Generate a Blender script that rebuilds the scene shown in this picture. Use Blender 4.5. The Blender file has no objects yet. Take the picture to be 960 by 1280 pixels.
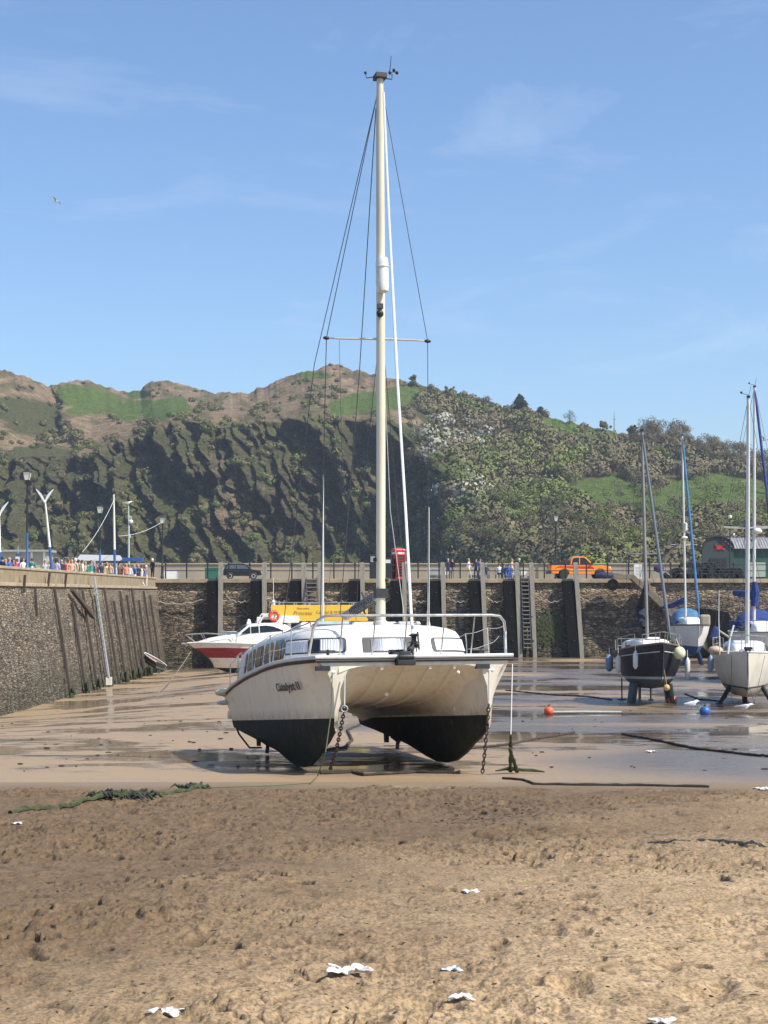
import bpy, bmesh, math, random
import numpy as np
from mathutils import Vector, Matrix, Euler
R = math.radians
random.seed(7)
rng = np.random.default_rng(11)
scene = bpy.context.scene
COL = scene.collection
F = 2000.0; HX = 480.0; HY = 741.0           # focal length and horizon of the picture, in its pixels
SUN_AZ = R(27); SUN_EL = R(49)
SUN = Vector((math.cos(SUN_AZ)*math.cos(SUN_EL), -math.sin(SUN_AZ)*math.cos(SUN_EL), math.sin(SUN_EL)))

def W(px, py, d):
    return Vector(((px-HX)/F*d, d, (HY-py)/F*d))
def smooth(t):
    t = min(1, max(0, t)); return t*t*(3-2*t)
# ---------------------------------------------------------------- noise
def _h(ix, iy, s=0):
    n = (ix.astype(np.int64)*374761393 + iy.astype(np.int64)*668265263 + s*974711) & 0xffffffff
    n = ((n ^ (n >> 13))*1274126177) & 0xffffffff
    n = ((n ^ (n >> 15))*668265263) & 0xffffffff
    return ((n >> 8) & 0xffff)/65535.0
def vn(x, y, s=0):
    x = np.asarray(x, float); y = np.asarray(y, float)
    ix = np.floor(x); iy = np.floor(y); fx = x-ix; fy = y-iy
    fx = fx*fx*(3-2*fx); fy = fy*fy*(3-2*fy)
    a = _h(ix, iy, s); b = _h(ix+1, iy, s); c = _h(ix, iy+1, s); d = _h(ix+1, iy+1, s)
    return (a*(1-fx)+b*fx)*(1-fy)+(c*(1-fx)+d*fx)*fy
def fbm(x, y, o=4, s=0, g=0.5):
    r = 0; a = 1; t = 0
    for k in range(o):
        r = r+a*vn(x*2**k+k*17.3, y*2**k-k*9.1, s+k); t += a; a *= g
    return r/t
def ridge(x, y, o=4, s=0):
    r = 0; a = 1; t = 0
    for k in range(o):
        r = r+a*(1-np.abs(2*vn(x*2**k+k*5.3, y*2**k-k*3.1, s+k)-1)); t += a; a *= 0.5
    return r/t
def worley(x, y, s=0):
    ix = np.floor(x); iy = np.floor(y); best = np.full(np.shape(x), 9.0); rid = np.zeros(np.shape(x))
    for i in (-1, 0, 1):
        for j in (-1, 0, 1):
            cx = ix+i; cy = iy+j
            px = cx+_h(cx, cy, s); py = cy+_h(cx, cy, s+1)
            d = np.hypot(x-px, y-py); m = d < best
            best = np.where(m, d, best); rid = np.where(m, _h(cx, cy, s+2), rid)
    return best, rid
# ---------------------------------------------------------------- ground height
def gza(x, d):
    hr = np.interp(d, [0, 8, 26, 31, 63, 135, 400], [1.6, 2.10, 3.20, 3.38, 4.45, 5.45, 6.0])
    hl = np.interp(d, [0, 8, 26, 40, 73, 134, 400], [1.6, 2.10, 3.20, 3.95, 5.6, 6.4, 6.9])
    w = np.clip((-np.asarray(x, float)-3)/15.0, 0, 1); w = w*w*(3-2*w)
    return -(hr*(1-w)+hl*w)
def gz(x, d):
    return float(gza(np.array([x]), np.array([d]))[0])
def G(px, py):
    """point of the ground seen at a pixel of the photograph"""
    lo, hi = 4.0, 134.0
    for _ in range(40):
        m = (lo+hi)/2
        if HY - F*gz((px-HX)/F*m, m)/m > py: lo = m
        else: hi = m
    x = (px-HX)/F*lo
    return Vector((x, lo, gz(x, lo)))
# ---------------------------------------------------------------- mesh builder
class MB:
    def __init__(s): s.v = []; s.f = []; s.m = []; s.s = []
    def add(s, vs, fs, mi=0, sm=False):
        o = len(s.v); s.v += [tuple(v) for v in vs]
        for k, f in enumerate(fs):
            s.f.append(tuple(i+o for i in f)); s.m.append(mi[k] if isinstance(mi, list) else mi); s.s.append(sm)
        return s
    def box(s, c, d, rot=None, mi=0, taper=1.0):
        hx, hy, hz = d[0]/2, d[1]/2, d[2]/2; vs = []
        for z in (-1, 1):
            t = taper if z > 0 else 1
            for x, y in ((-1, -1), (1, -1), (1, 1), (-1, 1)):
                p = Vector((x*hx*t, y*hy*t, z*hz))
                if rot is not None: p = rot @ p
                vs.append(p+Vector(c))
        return s.add(vs, [(3, 2, 1, 0), (4, 5, 6, 7), (0, 1, 5, 4), (1, 2, 6, 5), (2, 3, 7, 6), (3, 0, 4, 7)], mi)
    def beam(s, a, b, w, h, mi=0):
        a = Vector(a); b = Vector(b); d = (b-a); L = d.length; q = d.to_track_quat('Y', 'Z').to_matrix()
        return s.box((a+b)/2, (w, L, h), q, mi)
    def tube(s, pts, r, n=6, mi=0, cap=True, closed=False):
        pts = [Vector(p) for p in pts]; N = len(pts); rs = r if isinstance(r, (list, tuple)) else [r]*N
        vs = []; up = None
        for i, p in enumerate(pts):
            if closed: t = pts[(i+1) % N]-pts[i-1]
            else: t = pts[min(i+1, N-1)]-pts[max(i-1, 0)]
            if t.length < 1e-9: t = Vector((0, 0, 1))
            t.normalize()
            if up is None:
                up = Vector((0, 0, 1)) if abs(t.z) < .9 else Vector((1, 0, 0))
            u = (up-t*up.dot(t))
            if u.length < 1e-6: u = t.orthogonal()
            u.normalize(); up = u; w = t.cross(u)
            for k in range(n):
                a = 2*math.pi*k/n; vs.append(p+(u*math.cos(a)+w*math.sin(a))*rs[i])
        fs = []
        for i in range(N if closed else N-1):
            j = (i+1) % N
            for k in range(n):
                l = (k+1) % n; fs.append((i*n+k, i*n+l, j*n+l, j*n+k))
        if cap and not closed: fs += [tuple(range(n))[::-1], tuple(range((N-1)*n, N*n))]
        return s.add(vs, fs, mi, True)
    def lathe(s, prof, c=(0, 0, 0), n=16, mi=0, M=None, sm=True):
        vs = []
        for r_, z_ in prof:
            for k in range(n):
                a = 2*math.pi*k/n; p = Vector((r_*math.cos(a), r_*math.sin(a), z_))
                if M is not None: p = M @ p
                vs.append(p+Vector(c))
        fs = []
        for i in range(len(prof)-1):
            for k in range(n):
                l = (k+1) % n; fs.append((i*n+k, i*n+l, (i+1)*n+l, (i+1)*n+k))
        if prof[0][0] > 1e-4: fs.append(tuple(range(n))[::-1])
        if prof[-1][0] > 1e-4: fs.append(tuple(range((len(prof)-1)*n, len(prof)*n)))
        return s.add(vs, fs, mi, sm)
    def ball(s, c, r, n=12, mi=0, sc=(1, 1, 1), M=None):
        prof = [(max(1e-5, math.sin(math.pi*i/n)), -math.cos(math.pi*i/n)) for i in range(n+1)]
        S = Matrix.Diagonal((r*sc[0], r*sc[1], r*sc[2]))
        if M is not None: S = M @ S
        return s.lathe(prof, c, max(8, n), mi, S)
    def torus(s, c, r1, r2, M=None, n=20, mi=0):
        pts = []
        for k in range(n):
            a = 2*math.pi*k/n; p = Vector((math.cos(a)*r1, math.sin(a)*r1, 0))
            if M is not None: p = M @ p
            pts.append(p+Vector(c))
        return s.tube(pts, r2, 8, mi, closed=True)
    def loft(s, rings, closed=True, mi=0, cap=True, sm=True):
        n = len(rings[0]); vs = [p for r_ in rings for p in r_]; fs = []; ms = []
        for i in range(len(rings)-1):
            for k in range(n if closed else n-1):
                l = (k+1) % n; fs.append((i*n+k, i*n+l, (i+1)*n+l, (i+1)*n+k))
                ms.append(mi(i, k) if callable(mi) else mi)
        if cap and closed:
            fs += [tuple(range(n))[::-1], tuple(range((len(rings)-1)*n, len(rings)*n))]
            ms += [mi(0, 0) if callable(mi) else mi]*2
        return s.add(vs, fs, ms, sm)
    def prism(s, pts, axis, a, b, mi=0):
        """outline pts (2D) pushed along an axis from a to b; axis 'x','y','z'"""
        def mk(p, t):
            return (t, p[0], p[1]) if axis == 'x' else (p[0], t, p[1]) if axis == 'y' else (p[0], p[1], t)
        n = len(pts); vs = [mk(p, a) for p in pts]+[mk(p, b) for p in pts]
        fs = [tuple(range(n))[::-1], tuple(range(n, 2*n))]+[(i, (i+1) % n, n+(i+1) % n, n+i) for i in range(n)]
        return s.add(vs, fs, mi)
    def build(s, name, mats, parent=None, bev=0, label=None, sharp=40, loc=None):
        me = bpy.data.meshes.new(name); me.from_pydata(s.v, [], s.f)
        for i, p in enumerate(me.polygons):
            p.material_index = s.m[i]; p.use_smooth = s.s[i]
        if not isinstance(mats, (list, tuple)): mats = [mats]
        for m in mats: me.materials.append(m)
        bm = bmesh.new(); bm.from_mesh(me)
        bmesh.ops.recalc_face_normals(bm, faces=bm.faces)
        if bev:
            es = [e for e in bm.edges if len(e.link_faces) == 2 and e.calc_face_angle(0) > R(35)]
            bmesh.ops.bevel(bm, geom=es, offset=bev, segments=2, affect='EDGES', profile=.6, clamp_overlap=True)
        bm.to_mesh(me); bm.free()
        if any(s.s): me.set_sharp_from_angle(angle=R(sharp))
        o = bpy.data.objects.new(name, me); COL.objects.link(o)
        if parent is not None: o.parent = parent
        if loc is not None: o.location = loc
        if label: o['label'] = label
        return o
def tag(o, label=None, cat=None, group=None, kind=None):
    if label: o['label'] = label
    if cat: o['category'] = cat
    if group: o['group'] = group
    if kind: o['kind'] = kind
    return o
def thing(name, loc, label, cat, rz=0, group=None, M=None):
    o = bpy.data.objects.new(name, None); COL.objects.link(o); o.empty_display_size = .2
    if M is not None: o.matrix_world = M
    else: o.location = loc; o.rotation_euler = (0, 0, rz)
    return tag(o, label, cat, group)
def copy_tree(o, parent=None):
    c = o.copy(); COL.objects.link(c)
    if parent is not None: c.parent = parent
    for ch in list(o.children): copy_tree(ch, c)
    return c
def np_mesh(name, V_, Fq, mats, mi=None, smooth_=True, attrs=None, parent=None, nrm=None):
    me = bpy.data.meshes.new(name); V_ = np.ascontiguousarray(V_, np.float32); Fq = np.ascontiguousarray(Fq, np.int32)
    me.vertices.add(len(V_)); me.vertices.foreach_set('co', V_.ravel())
    nf, k = Fq.shape; me.loops.add(nf*k); me.loops.foreach_set('vertex_index', Fq.ravel())
    me.polygons.add(nf); me.polygons.foreach_set('loop_start', np.arange(0, nf*k, k, dtype=np.int32))
    for m in (mats if isinstance(mats, (list, tuple)) else [mats]): me.materials.append(m)
    if mi is not None: me.polygons.foreach_set('material_index', np.ascontiguousarray(mi, np.int32))
    me.update(calc_edges=True)
    me.polygons.foreach_set('use_smooth', np.full(nf, smooth_, bool))
    for an, av in (attrs or {}).items():
        a = me.color_attributes.new(an, 'FLOAT_COLOR', 'POINT')
        c = np.ones((len(V_), 4), np.float32); c[:, :av.shape[1]] = av; a.data.foreach_set('color', c.ravel())
    me.validate()
    if nrm is not None:
        me.polygons.foreach_set('use_smooth', np.full(nf, True, bool)); me.normals_split_custom_set_from_vertices(np.ascontiguousarray(nrm, np.float32))
    o = bpy.data.objects.new(name, me); COL.objects.link(o)
    if parent is not None: o.parent = parent
    return o
def grid_faces(nr, nc):
    i = np.arange(nr-1)[:, None]*nc+np.arange(nc-1)[None, :]
    return np.stack([i, i+1, i+nc+1, i+nc], -1).reshape(-1, 4)
# ---------------------------------------------------------------- materials
class NT:
    """small helper round a node tree"""
    def __init__(s, name):
        m = bpy.data.materials.new(name); m.use_nodes = True; s.m = m; s.t = m.node_tree
        s.b = s.t.nodes['Principled BSDF']; s.tc = s.n('ShaderNodeTexCoord'); s.geo = None
    def n(s, t, **k):
        x = s.t.nodes.new(t)
        for a, b in k.items(): setattr(x, a, b)
        return x
    def l(s, a, b): s.t.links.new(a, b)
    def inp(s, node, key, v):
        if hasattr(v, 'is_linked') or hasattr(v, 'links'): s.l(v, node.inputs[key])
        else: node.inputs[key].default_value = v
    def coord(s, scale=(1, 1, 1), rot=(0, 0, 0), src='Object'):
        mp = s.n('ShaderNodeMapping'); s.l(s.tc.outputs[src], mp.inputs[0]); mp.inputs['Scale'].default_value = scale
        mp.inputs['Rotation'].default_value = rot; return mp.outputs[0]
    def noise(s, sc=5, det=4, rough=.55, vec=None, dist=0):
        x = s.n('ShaderNodeTexNoise'); s.inp(x, 'Scale', sc); s.inp(x, 'Detail', det); s.inp(x, 'Roughness', rough); s.inp(x, 'Distortion', dist)
        s.l(vec if vec is not None else s.tc.outputs['Object'], x.inputs['Vector']); return x.outputs['Fac']
    def vor(s, sc=5, vec=None, feat='F1', out='Distance', rnd=1):
        x = s.n('ShaderNodeTexVoronoi'); x.feature = feat; s.inp(x, 'Scale', sc); s.inp(x, 'Randomness', rnd)
        s.l(vec if vec is not None else s.tc.outputs['Object'], x.inputs['Vector']); return x.outputs[out]
    def ramp(s, fac, stops, interp='LINEAR'):
        x = s.n('ShaderNodeValToRGB'); x.color_ramp.interpolation = interp; e = x.color_ramp.elements
        while len(e) > 1: e.remove(e[-1])
        for i, (p, c) in enumerate(stops):
            if i == 0: q = e[0]; q.position = p
            else: q = e.new(p)
            q.color = (c, c, c, 1) if not isinstance(c, tuple) else (*c[:3], 1)
        s.l(fac, x.inputs[0]); return x.outputs[0]
    def mix(s, fac, a, b, mode='MIX'):
        x = s.n('ShaderNodeMix'); x.data_type = 'RGBA'; x.blend_type = mode
        s.inp(x, 0, fac)
        for i, v in ((6, a), (7, b)):
            if isinstance(v, tuple): x.inputs[i].default_value = (*v[:3], 1)
            else: s.l(v, x.inputs[i])
        return x.outputs[2]
    def math(s, op, a, b=0.0, c=None, clamp=False):
        x = s.n('ShaderNodeMath'); x.operation = op; x.use_clamp = clamp; s.inp(x, 0, a); s.inp(x, 1, b)
        if c is not None: s.inp(x, 2, c)
        return x.outputs[0]
    def bump(s, h, strength=.3, dist=.02, prev=None):
        x = s.n('ShaderNodeBump'); x.inputs['Strength'].default_value = strength; x.inputs['Distance'].default_value = dist
        s.l(h, x.inputs['Height'])
        if prev is not None: s.l(prev, x.inputs['Normal'])
        return x.outputs[0]
    def sep(s, vec):
        x = s.n('ShaderNodeSeparateXYZ'); s.l(vec, x.inputs[0]); return x.outputs
    def pos(s):
        if s.geo is None: s.geo = s.n('ShaderNodeNewGeometry')
        return s.geo.outputs['Position']
    def done(s, col=None, rough=.6, nrm=None, metal=0.0, spec=None, coat=None):
        if col is not None:
            if isinstance(col, tuple): s.b.inputs['Base Color'].default_value = (*col[:3], 1)
            else: s.l(col, s.b.inputs['Base Color'])
        s.inp(s.b, 'Roughness', rough); s.inp(s.b, 'Metallic', metal)
        if spec is not None: s.inp(s.b, 'Specular IOR Level', spec)
        if coat is not None: s.inp(s.b, 'Coat Weight', coat)
        if nrm is not None: s.l(nrm, s.b.inputs['Normal'])
        return s.m
_mc = {}
def mat(name, col, rough=.55, var=.15, sc=6, bump=.15, metal=0.0, stain=None, stam=.35, ssc=2.5, stretch=(1, 1, 1)):
    """plain painted / plastic / metal surface with uneven tone, optional stains"""
    if name in _mc: return _mc[name]
    t = NT(name); v = t.coord(stretch); n1 = t.noise(sc, 5, .6, v); n2 = t.noise(sc*6, 3, .6, v)
    lo = tuple(max(0, c*(1-var)) for c in col); hi = tuple(min(1, c*(1+var*.6)) for c in col)
    c = t.mix(t.ramp(n1, [(.3, 0.0), (.7, 1.0)]), lo, hi)
    if stain is not None:
        s_ = t.noise(ssc, 7, .68, t.coord((stretch[0], stretch[1], stretch[2]*.45)))
        c = t.mix(t.ramp(s_, [(.52, 0.0), (.72, stam)]), c, stain)
    nr = t.bump(n2, bump, .01)
    m = t.done(c, t.ramp(n1, [(.2, max(0, rough-.08)), (.8, min(1, rough+.1))]), nr, metal)
    _mc[name] = m; return m
WHITE = mat('gelcoat_white', (.79, .77, .71), .4, .06, 3, .08, stain=(.36, .30, .22), stam=.42, ssc=3.5, stretch=(1, 1, .6))
def hull_mat(name, col, dirt, wl):
    t = NT(name); o = t.tc.outputs['Object']; x, y, z = t.sep(o); n1 = t.noise(2.2, 5, .6); drip = t.noise(1.0, 6, .65, t.coord((7, 7, .55))); bl = t.noise(4.5, 7, .7)
    c = t.mix(n1, tuple(k*.93 for k in col), col); c = t.mix(t.ramp(drip, [(.50, 0.0), (.72, .38)]), c, dirt)
    line = t.math('MULTIPLY_ADD', t.math('SUBTRACT', z, wl), -5.5, 1.15, clamp=True); line = t.math('MULTIPLY', line, t.ramp(bl, [(.35, .15), (.65, .75)])); c = t.mix(line, c, (.30, .25, .15))
    c = t.mix(t.ramp(bl, [(.64, 0.0), (.70, .5)]), c, dirt)
    return t.done(c, t.ramp(n1, [(.2, .34), (.8, .55)]), t.bump(bl, .05, .01))
CREAM = hull_mat('gelcoat_cream', (.80, .73, .60), (.40, .31, .20), .93)
def fouled(name, col):
    t = NT(name); n1 = t.noise(2.4, 7, .7); n2 = t.noise(9, 6, .7, t.coord((1, 1, .5))); x, y, z = t.sep(t.tc.outputs['Object'])
    c = t.mix(n1, col, tuple(k*2.2 for k in col)); c = t.mix(t.ramp(n2, [(.48, 0.0), (.70, .55)]), c, (.065, .055, .035)); low = t.math('MULTIPLY_ADD', z, -1.5, 1.15, clamp=True)
    c = t.mix(t.math('MULTIPLY', low, t.ramp(n1, [(.35, 0.0), (.6, .85)])), c, (.035, .048, .018)); c = t.mix(t.ramp(n2, [(.66, 0.0), (.72, .5)]), c, (.26, .24, .19))
    return t.done(c, .85, t.bump(n2, .7, .02), spec=.3)
BLACKP = fouled('antifoul_black', (.013, .014, .013))
NAVY = mat('navy_hull', (.008, .010, .018), .6, .25, 3, .05, stain=(.08, .08, .08), stam=.4)
RUBBER = mat('rubber_black', (.02, .02, .022), .6, .3, 8, .2)
STEEL = mat('stainless_tube', (.55, .54, .5), .32, .15, 9, .05, .85)
ALU = mat('mast_aluminium', (.62, .60, .54), .42, .1, 4, .08, .35, stretch=(1, 1, .2))
MASTC = mat('mast_cream', (.72, .66, .50), .38, .12, 3, .08, .1, stain=(.36, .29, .16), stam=.45, ssc=4, stretch=(1, 1, .25))
WIRE = mat('wire_dark', (.10, .10, .11), .45, .2, 10, .05, .6)
WIREL = mat('rope_white', (.62, .62, .58), .7, .15, 30, .3)
GLASSD = mat('glass_dark', (.012, .016, .022), .08, .3, 2, .0)
TEAK = mat('teak_wood', (.22, .13, .07), .6, .3, 7, .3, stretch=(1, 6, 6))
TIMBER = mat('weathered_timber', (.30, .27, .22), .85, .3, 5, .6, stain=(.10, .09, .07), stam=.6, ssc=2, stretch=(4, 4, .4))
SHADEBLK = mat('shade_black', (.010, .0095, .009), 1.0, .5, 4, .6, stain=(.018, .02, .012), stam=.5, stretch=(3, 3, .4)); SHADEBLK.node_tree.nodes['Principled BSDF'].inputs['Specular IOR Level'].default_value = .12  # near-black for the strips and block that stand in for shade
IRON = mat('black_iron', (.022, .022, .025), .5, .3, 7, .2)
RUST = mat('rusty_chain', (.060, .040, .030), .85, .5, 20, .5)
WEED = mat('green_weed', (.060, .075, .028), .95, .6, 14, .9, stain=(.02, .02, .012), stam=.9, ssc=6)
BLUEC = mat('blue_canvas', (.022, .05, .21), .85, .45, 5, 1.0, stain=(.09, .12, .26), stam=.6, ssc=3)
BRBLUE = mat('bright_blue_canvas', (.055, .17, .33), .8, .4, 5, .8, stain=(.12, .28, .48), stam=.6, ssc=3)
RED = mat('red_paint', (.55, .03, .025), .4, .12, 4, .05)
ORANGE = mat('orange_plastic', (.80, .13, .04), .45, .15, 6, .1)
ORPAINT = mat('orange_paint', (.85, .27, .03), .3, .06, 3, .02)
YELLOW = mat('yellow_board', (.85, .55, .06), .5, .06, 2, .05)
MAROON = mat('maroon_band', (.27, .012, .03), .3, .1, 3, .03)
FENDW = mat('fender_white', (.68, .68, .64), .5, .1, 5, .1, stain=(.3, .28, .22), stam=.5)
CURTAIN = mat('curtain_cloth', (.62, .63, .66), .85, .06, 9, .2)
GREYP = mat('grey_paint', (.33, .34, .35), .5, .12, 5, .1)
GREEN = mat('green_paint', (.03, .14, .09), .5, .15, 5, .1)
GALV = mat('galvanised', (.40, .41, .40), .5, .2, 6, .1, .5)
LBLUE = mat('lamp_blue', (.035, .11, .30), .4, .1, 5, .05)
PALEG = mat('pale_green_paint', (.45, .52, .44), .5, .1, 5, .05)
LAMPG = mat('lamp_glass', (.75, .72, .58), .25, .1, 5, .02)
SKINM = mat('skin', (.52, .31, .22), .55, .08, 8, .05)
# ---------------------------------------------------------------- camera, light, sky
cam = bpy.data.objects.new('camera', bpy.data.cameras.new('camera')); COL.objects.link(cam)
cam.data.lens = 56.25; cam.data.sensor_width = 36; cam.data.shift_y = 101/1280
cam.data.clip_end = 6000; cam.data.clip_start = .1
cam.rotation_euler = (R(90), 0, 0); cam.location = (0, 0, 0); scene.camera = cam
sl = bpy.data.lights.new('sun', 'SUN'); sl.energy = 5.0; sl.angle = R(.53); sl.color = (1, .935, .82)
so = bpy.data.objects.new('sun', sl); COL.objects.link(so); so.rotation_euler = SUN.to_track_quat('Z', 'Y').to_euler(); so.location = (60, -20, 80)
w = bpy.data.worlds.new('World'); scene.world = w; w.use_nodes = True; nt = w.node_tree
bg = nt.nodes['Background']; sky = nt.nodes.new('ShaderNodeTexSky'); sky.sky_type = 'NISHITA'; sky.sun_disc = False
sky.sun_elevation = SUN_EL; sky.sun_rotation = math.atan2(SUN.x, SUN.y); sky.altitude = 0; sky.air_density = 1.0; sky.dust_density = .9; sky.ozone_density = 2.6
tc = nt.nodes.new('ShaderNodeTexCoord'); mp = nt.nodes.new('ShaderNodeMapping'); nt.links.new(tc.outputs['Generated'], mp.inputs[0])
mp.inputs['Scale'].default_value = (2.2, 2.2, 9); mp.inputs['Rotation'].default_value = (0, R(-24), 0)
no = nt.nodes.new('ShaderNodeTexNoise'); no.inputs['Scale'].default_value = 2.3; no.inputs['Detail'].default_value = 8; no.inputs['Roughness'].default_value = .62; no.inputs['Distortion'].default_value = .5
nt.links.new(mp.outputs[0], no.inputs['Vector'])
rp = nt.nodes.new('ShaderNodeValToRGB'); rp.color_ramp.elements[0].position = .54; rp.color_ramp.elements[0].color = (0, 0, 0, 1)
rp.color_ramp.elements[1].position = .85; rp.color_ramp.elements[1].color = (.22, .22, .22, 1); nt.links.new(no.outputs['Fac'], rp.inputs[0])
mx = nt.nodes.new('ShaderNodeMix'); mx.data_type = 'RGBA'; mx.inputs[7].default_value = (7.0, 7.4, 8.0, 1)
nt.links.new(rp.outputs[0], mx.inputs[0]); ti = nt.nodes.new('ShaderNodeMix'); ti.data_type = 'RGBA'; ti.blend_type = 'MULTIPLY'; ti.inputs[0].default_value = 1; ti.inputs[7].default_value = (.86, .98, 1.10, 1); nt.links.new(sky.outputs[0], ti.inputs[6]); nt.links.new(ti.outputs[2], mx.inputs[6]); nt.links.new(mx.outputs[2], bg.inputs[0]); bg.inputs[1].default_value = .13
scene.view_settings.view_transform = 'Standard'; scene.view_settings.look = 'None'; scene.view_settings.exposure = .36; scene.view_settings.gamma = 1
scene.render.engine = 'CYCLES'

# ---------------------------------------------------------------- ground sheets
def sand_mat():
    t = NT('sand'); P = t.pos(); x, y, z = t.sep(P)
    n1 = t.noise(.35, 5, .6, P); n2 = t.noise(3.2, 6, .62, P); n3 = t.noise(38, 3, .6, P); n4 = t.noise(220, 2, .5, P)
    dry = t.mix(t.ramp(n2, [(.3, 0.0), (.7, 1.0)]), (.33, .228, .125), (.52, .375, .220))
    damp = t.mix(t.ramp(n2, [(.3, 0.0), (.7, 1.0)]), (.125, .080, .043), (.195, .130, .073))
    # dampness: more up the beach (far) and to the left
    a = t.math('MULTIPLY_ADD', y, .075, -.52); b = t.math('MULTIPLY_ADD', x, -.15, 0.0); a = t.math('ADD', a, b)
    a = t.math('ADD', a, t.math('MULTIPLY_ADD', n1, 1.3, -.62)); a = t.math('ADD', a, t.math('MULTIPLY_ADD', n2, .5, -.25))
    c = t.mix(t.ramp(a, [(0.0, 0.0), (.75, 1.0)]), dry, damp)
    c = t.mix(t.ramp(n3, [(.38, .6), (.56, 0.0)]), c, (.085, .055, .032))
    c = t.mix(t.ramp(n4, [(.62, 0.0), (.8, .35)]), c, (.55, .47, .36))
    at = t.n('ShaderNodeVertexColor'); at.layer_name = 'mark'; sp = t.n('ShaderNodeSeparateColor'); t.l(at.outputs[0], sp.inputs[0])
    c = t.mix(sp.outputs[0], c, (.058, .042, .027))
    # smooth wet strip beyond the churned sand
    wet = t.ramp(t.math('ADD', y, t.math('MULTIPLY_ADD', n1, 1.2, -.6)), [(0, 0.0)]) if False else None
    yy = t.math('ADD', y, t.math('MULTIPLY_ADD', n1, 1.4, -.7))
    wf = t.math('MULTIPLY_ADD', yy, .8, -20.6, clamp=True)
    c = t.mix(wf, c, t.mix(n1, (.20, .145, .088), (.27, .20, .13)))
    nr = t.bump(n3, .5, .02); nr = t.bump(n4, .25, .004, nr)
    return t.done(c, t.math('MULTIPLY_ADD', wf, -.32, .92), nr, spec=.3)
def mud_mat():
    t = NT('wet_mud'); P = t.pos(); x, y, z = t.sep(P)
    mp_ = t.n('ShaderNodeMapping'); t.l(P, mp_.inputs[0]); mp_.inputs['Scale'].default_value = (.11, .17, 0); mp_.inputs['Rotation'].default_value = (0, 0, R(8)); S = mp_.outputs[0]
    mr = t.n('ShaderNodeMapping'); t.l(P, mr.inputs[0]); mr.inputs['Scale'].default_value = (.55, 1.1, 0); mr.inputs['Rotation'].default_value = (0, 0, R(-6)); RP = mr.outputs[0]
    n1 = t.noise(1.0, 6, .58, S, .4); n2 = t.noise(.32, 4, .55, S, .8); rip = t.noise(1.6, 5, .62, RP); rip2 = t.noise(9, 4, .6, RP); fine = t.noise(30, 3, .6, P)
    sandc = t.mix(n1, (.30, .208, .122), (.40, .29, .18)); mudc = t.mix(rip, (.095, .072, .052), (.20, .155, .115))
    # right of the boat: grey mud, left: brown wet sand
    rt = t.math('MULTIPLY_ADD', x, .085, .45, clamp=True)
    k = t.math('ADD', n2, t.math('MULTIPLY', rt, -.16))
    sandy = t.ramp(k, [(.33, 0.0), (.45, 1.0)])
    near = t.ramp(t.math('MULTIPLY_ADD', y, .1, -2.55, clamp=True), [(0, 1.0), (.35, 0.0)]); sandy = t.math('MAXIMUM', sandy, near)
    c = t.mix(sandy, mudc, sandc)
    c = t.mix(t.ramp(rip2, [(.60, 0.0), (.74, .75)]), c, (.045, .038, .03))
    wetn = t.math('ADD', t.math('MULTIPLY', n1, .75), t.math('MULTIPLY', rip, .25))
    pud = t.ramp(wetn, [(.50, 0.0), (.53, 1.0)])
    pud = t.math('MULTIPLY', pud, t.ramp(t.math('MULTIPLY_ADD', y, .1, -2.8, clamp=True), [(0, 0.0), (.3, 1.0)]))
    c = t.mix(t.math('MULTIPLY', pud, .42), c, (.085, .066, .05))
    r0 = t.mix(sandy, t.ramp(rip, [(.35, .22), (.7, .42)]), t.ramp(n1, [(.3, .42), (.7, .62)]))
    rough = t.mix(pud, r0, (.085, .085, .085))
    h = t.math('MULTIPLY', t.math('ADD', rip, t.math('MULTIPLY', rip2, .35)), t.math('SUBTRACT', 1.0, t.math('MULTIPLY', pud, .97)))
    nr = t.bump(h, .55, .05); nr = t.bump(t.math('MULTIPLY', fine, t.math('SUBTRACT', 1.0, pud)), .2, .008, nr)
    m = t.done(c, rough, nr, spec=t.math('MULTIPLY_ADD', sandy, -.30, .55)); t.b.inputs['IOR'].default_value = 1.38; return m
def fan_axis(maxt, n, ext):
    t = np.linspace(-maxt, maxt, n); L = -np.geomspace(maxt*1.05, ext, 30)[::-1]; return np.concatenate([L, t, -L[::-1]])
# beach: fine near part
tt = fan_axis(.27, 760, 5.0)
rows = np.concatenate([np.linspace(.5, 6.8, 12), np.geomspace(7.0, 27.5, 640)])
X = tt[None, :]*rows[:, None]; Y = np.repeat(rows[:, None], len(tt), 1); Z = gza(X, Y)
fade = np.clip((26.2+(fbm(X*.5, Y*.5, 3, 91)-.5)*2.2-Y)/.7, 0, 1); fade = fade*fade*(3-2*fade); fade *= np.clip(Y/6.5, 0, 1)
wd, wr = worley(X*2.6+fbm(X*3, Y*3, 2, 3)*.7, Y*2.6, 5); wd2, wr2 = worley(X*6.5, Y*7.5+fbm(X*4, Y*4, 2, 8), 15); wd3, wr3 = worley(X*1.1, Y*1.1, 44)
zone = np.clip((fbm(X*.55, Y*.55, 4, 21)-.36)*3.6+np.clip((Y-14)/20, 0, .3)-np.clip((X+.5)/6, 0, .35), .06, 1.25)
foot = -np.clip(.36-wd, 0, 1)*(wr > .45)*.17+np.exp(-((wd-.42)/.10)**2)*(wr > .35)*.014
foot2 = -np.clip(.34-wd2, 0, 1)*(wr2 > .55)*.09+np.exp(-((wd2-.42)/.12)**2)*(wr2 > .55)*.010
heap = np.exp(-(((X-np.interp(Y, [0, 40], [1.5, 1.5]))/1.3)**2+((Y-22.2)/1.6)**2))
rough_ = (ridge(X*4.5, Y*4.5, 4, 60)-.5)*.045+(fbm(X*14, Y*14, 3, 70)-.5)*.034+(ridge(X*21, Y*17, 2, 75)-.5)*.022
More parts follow.
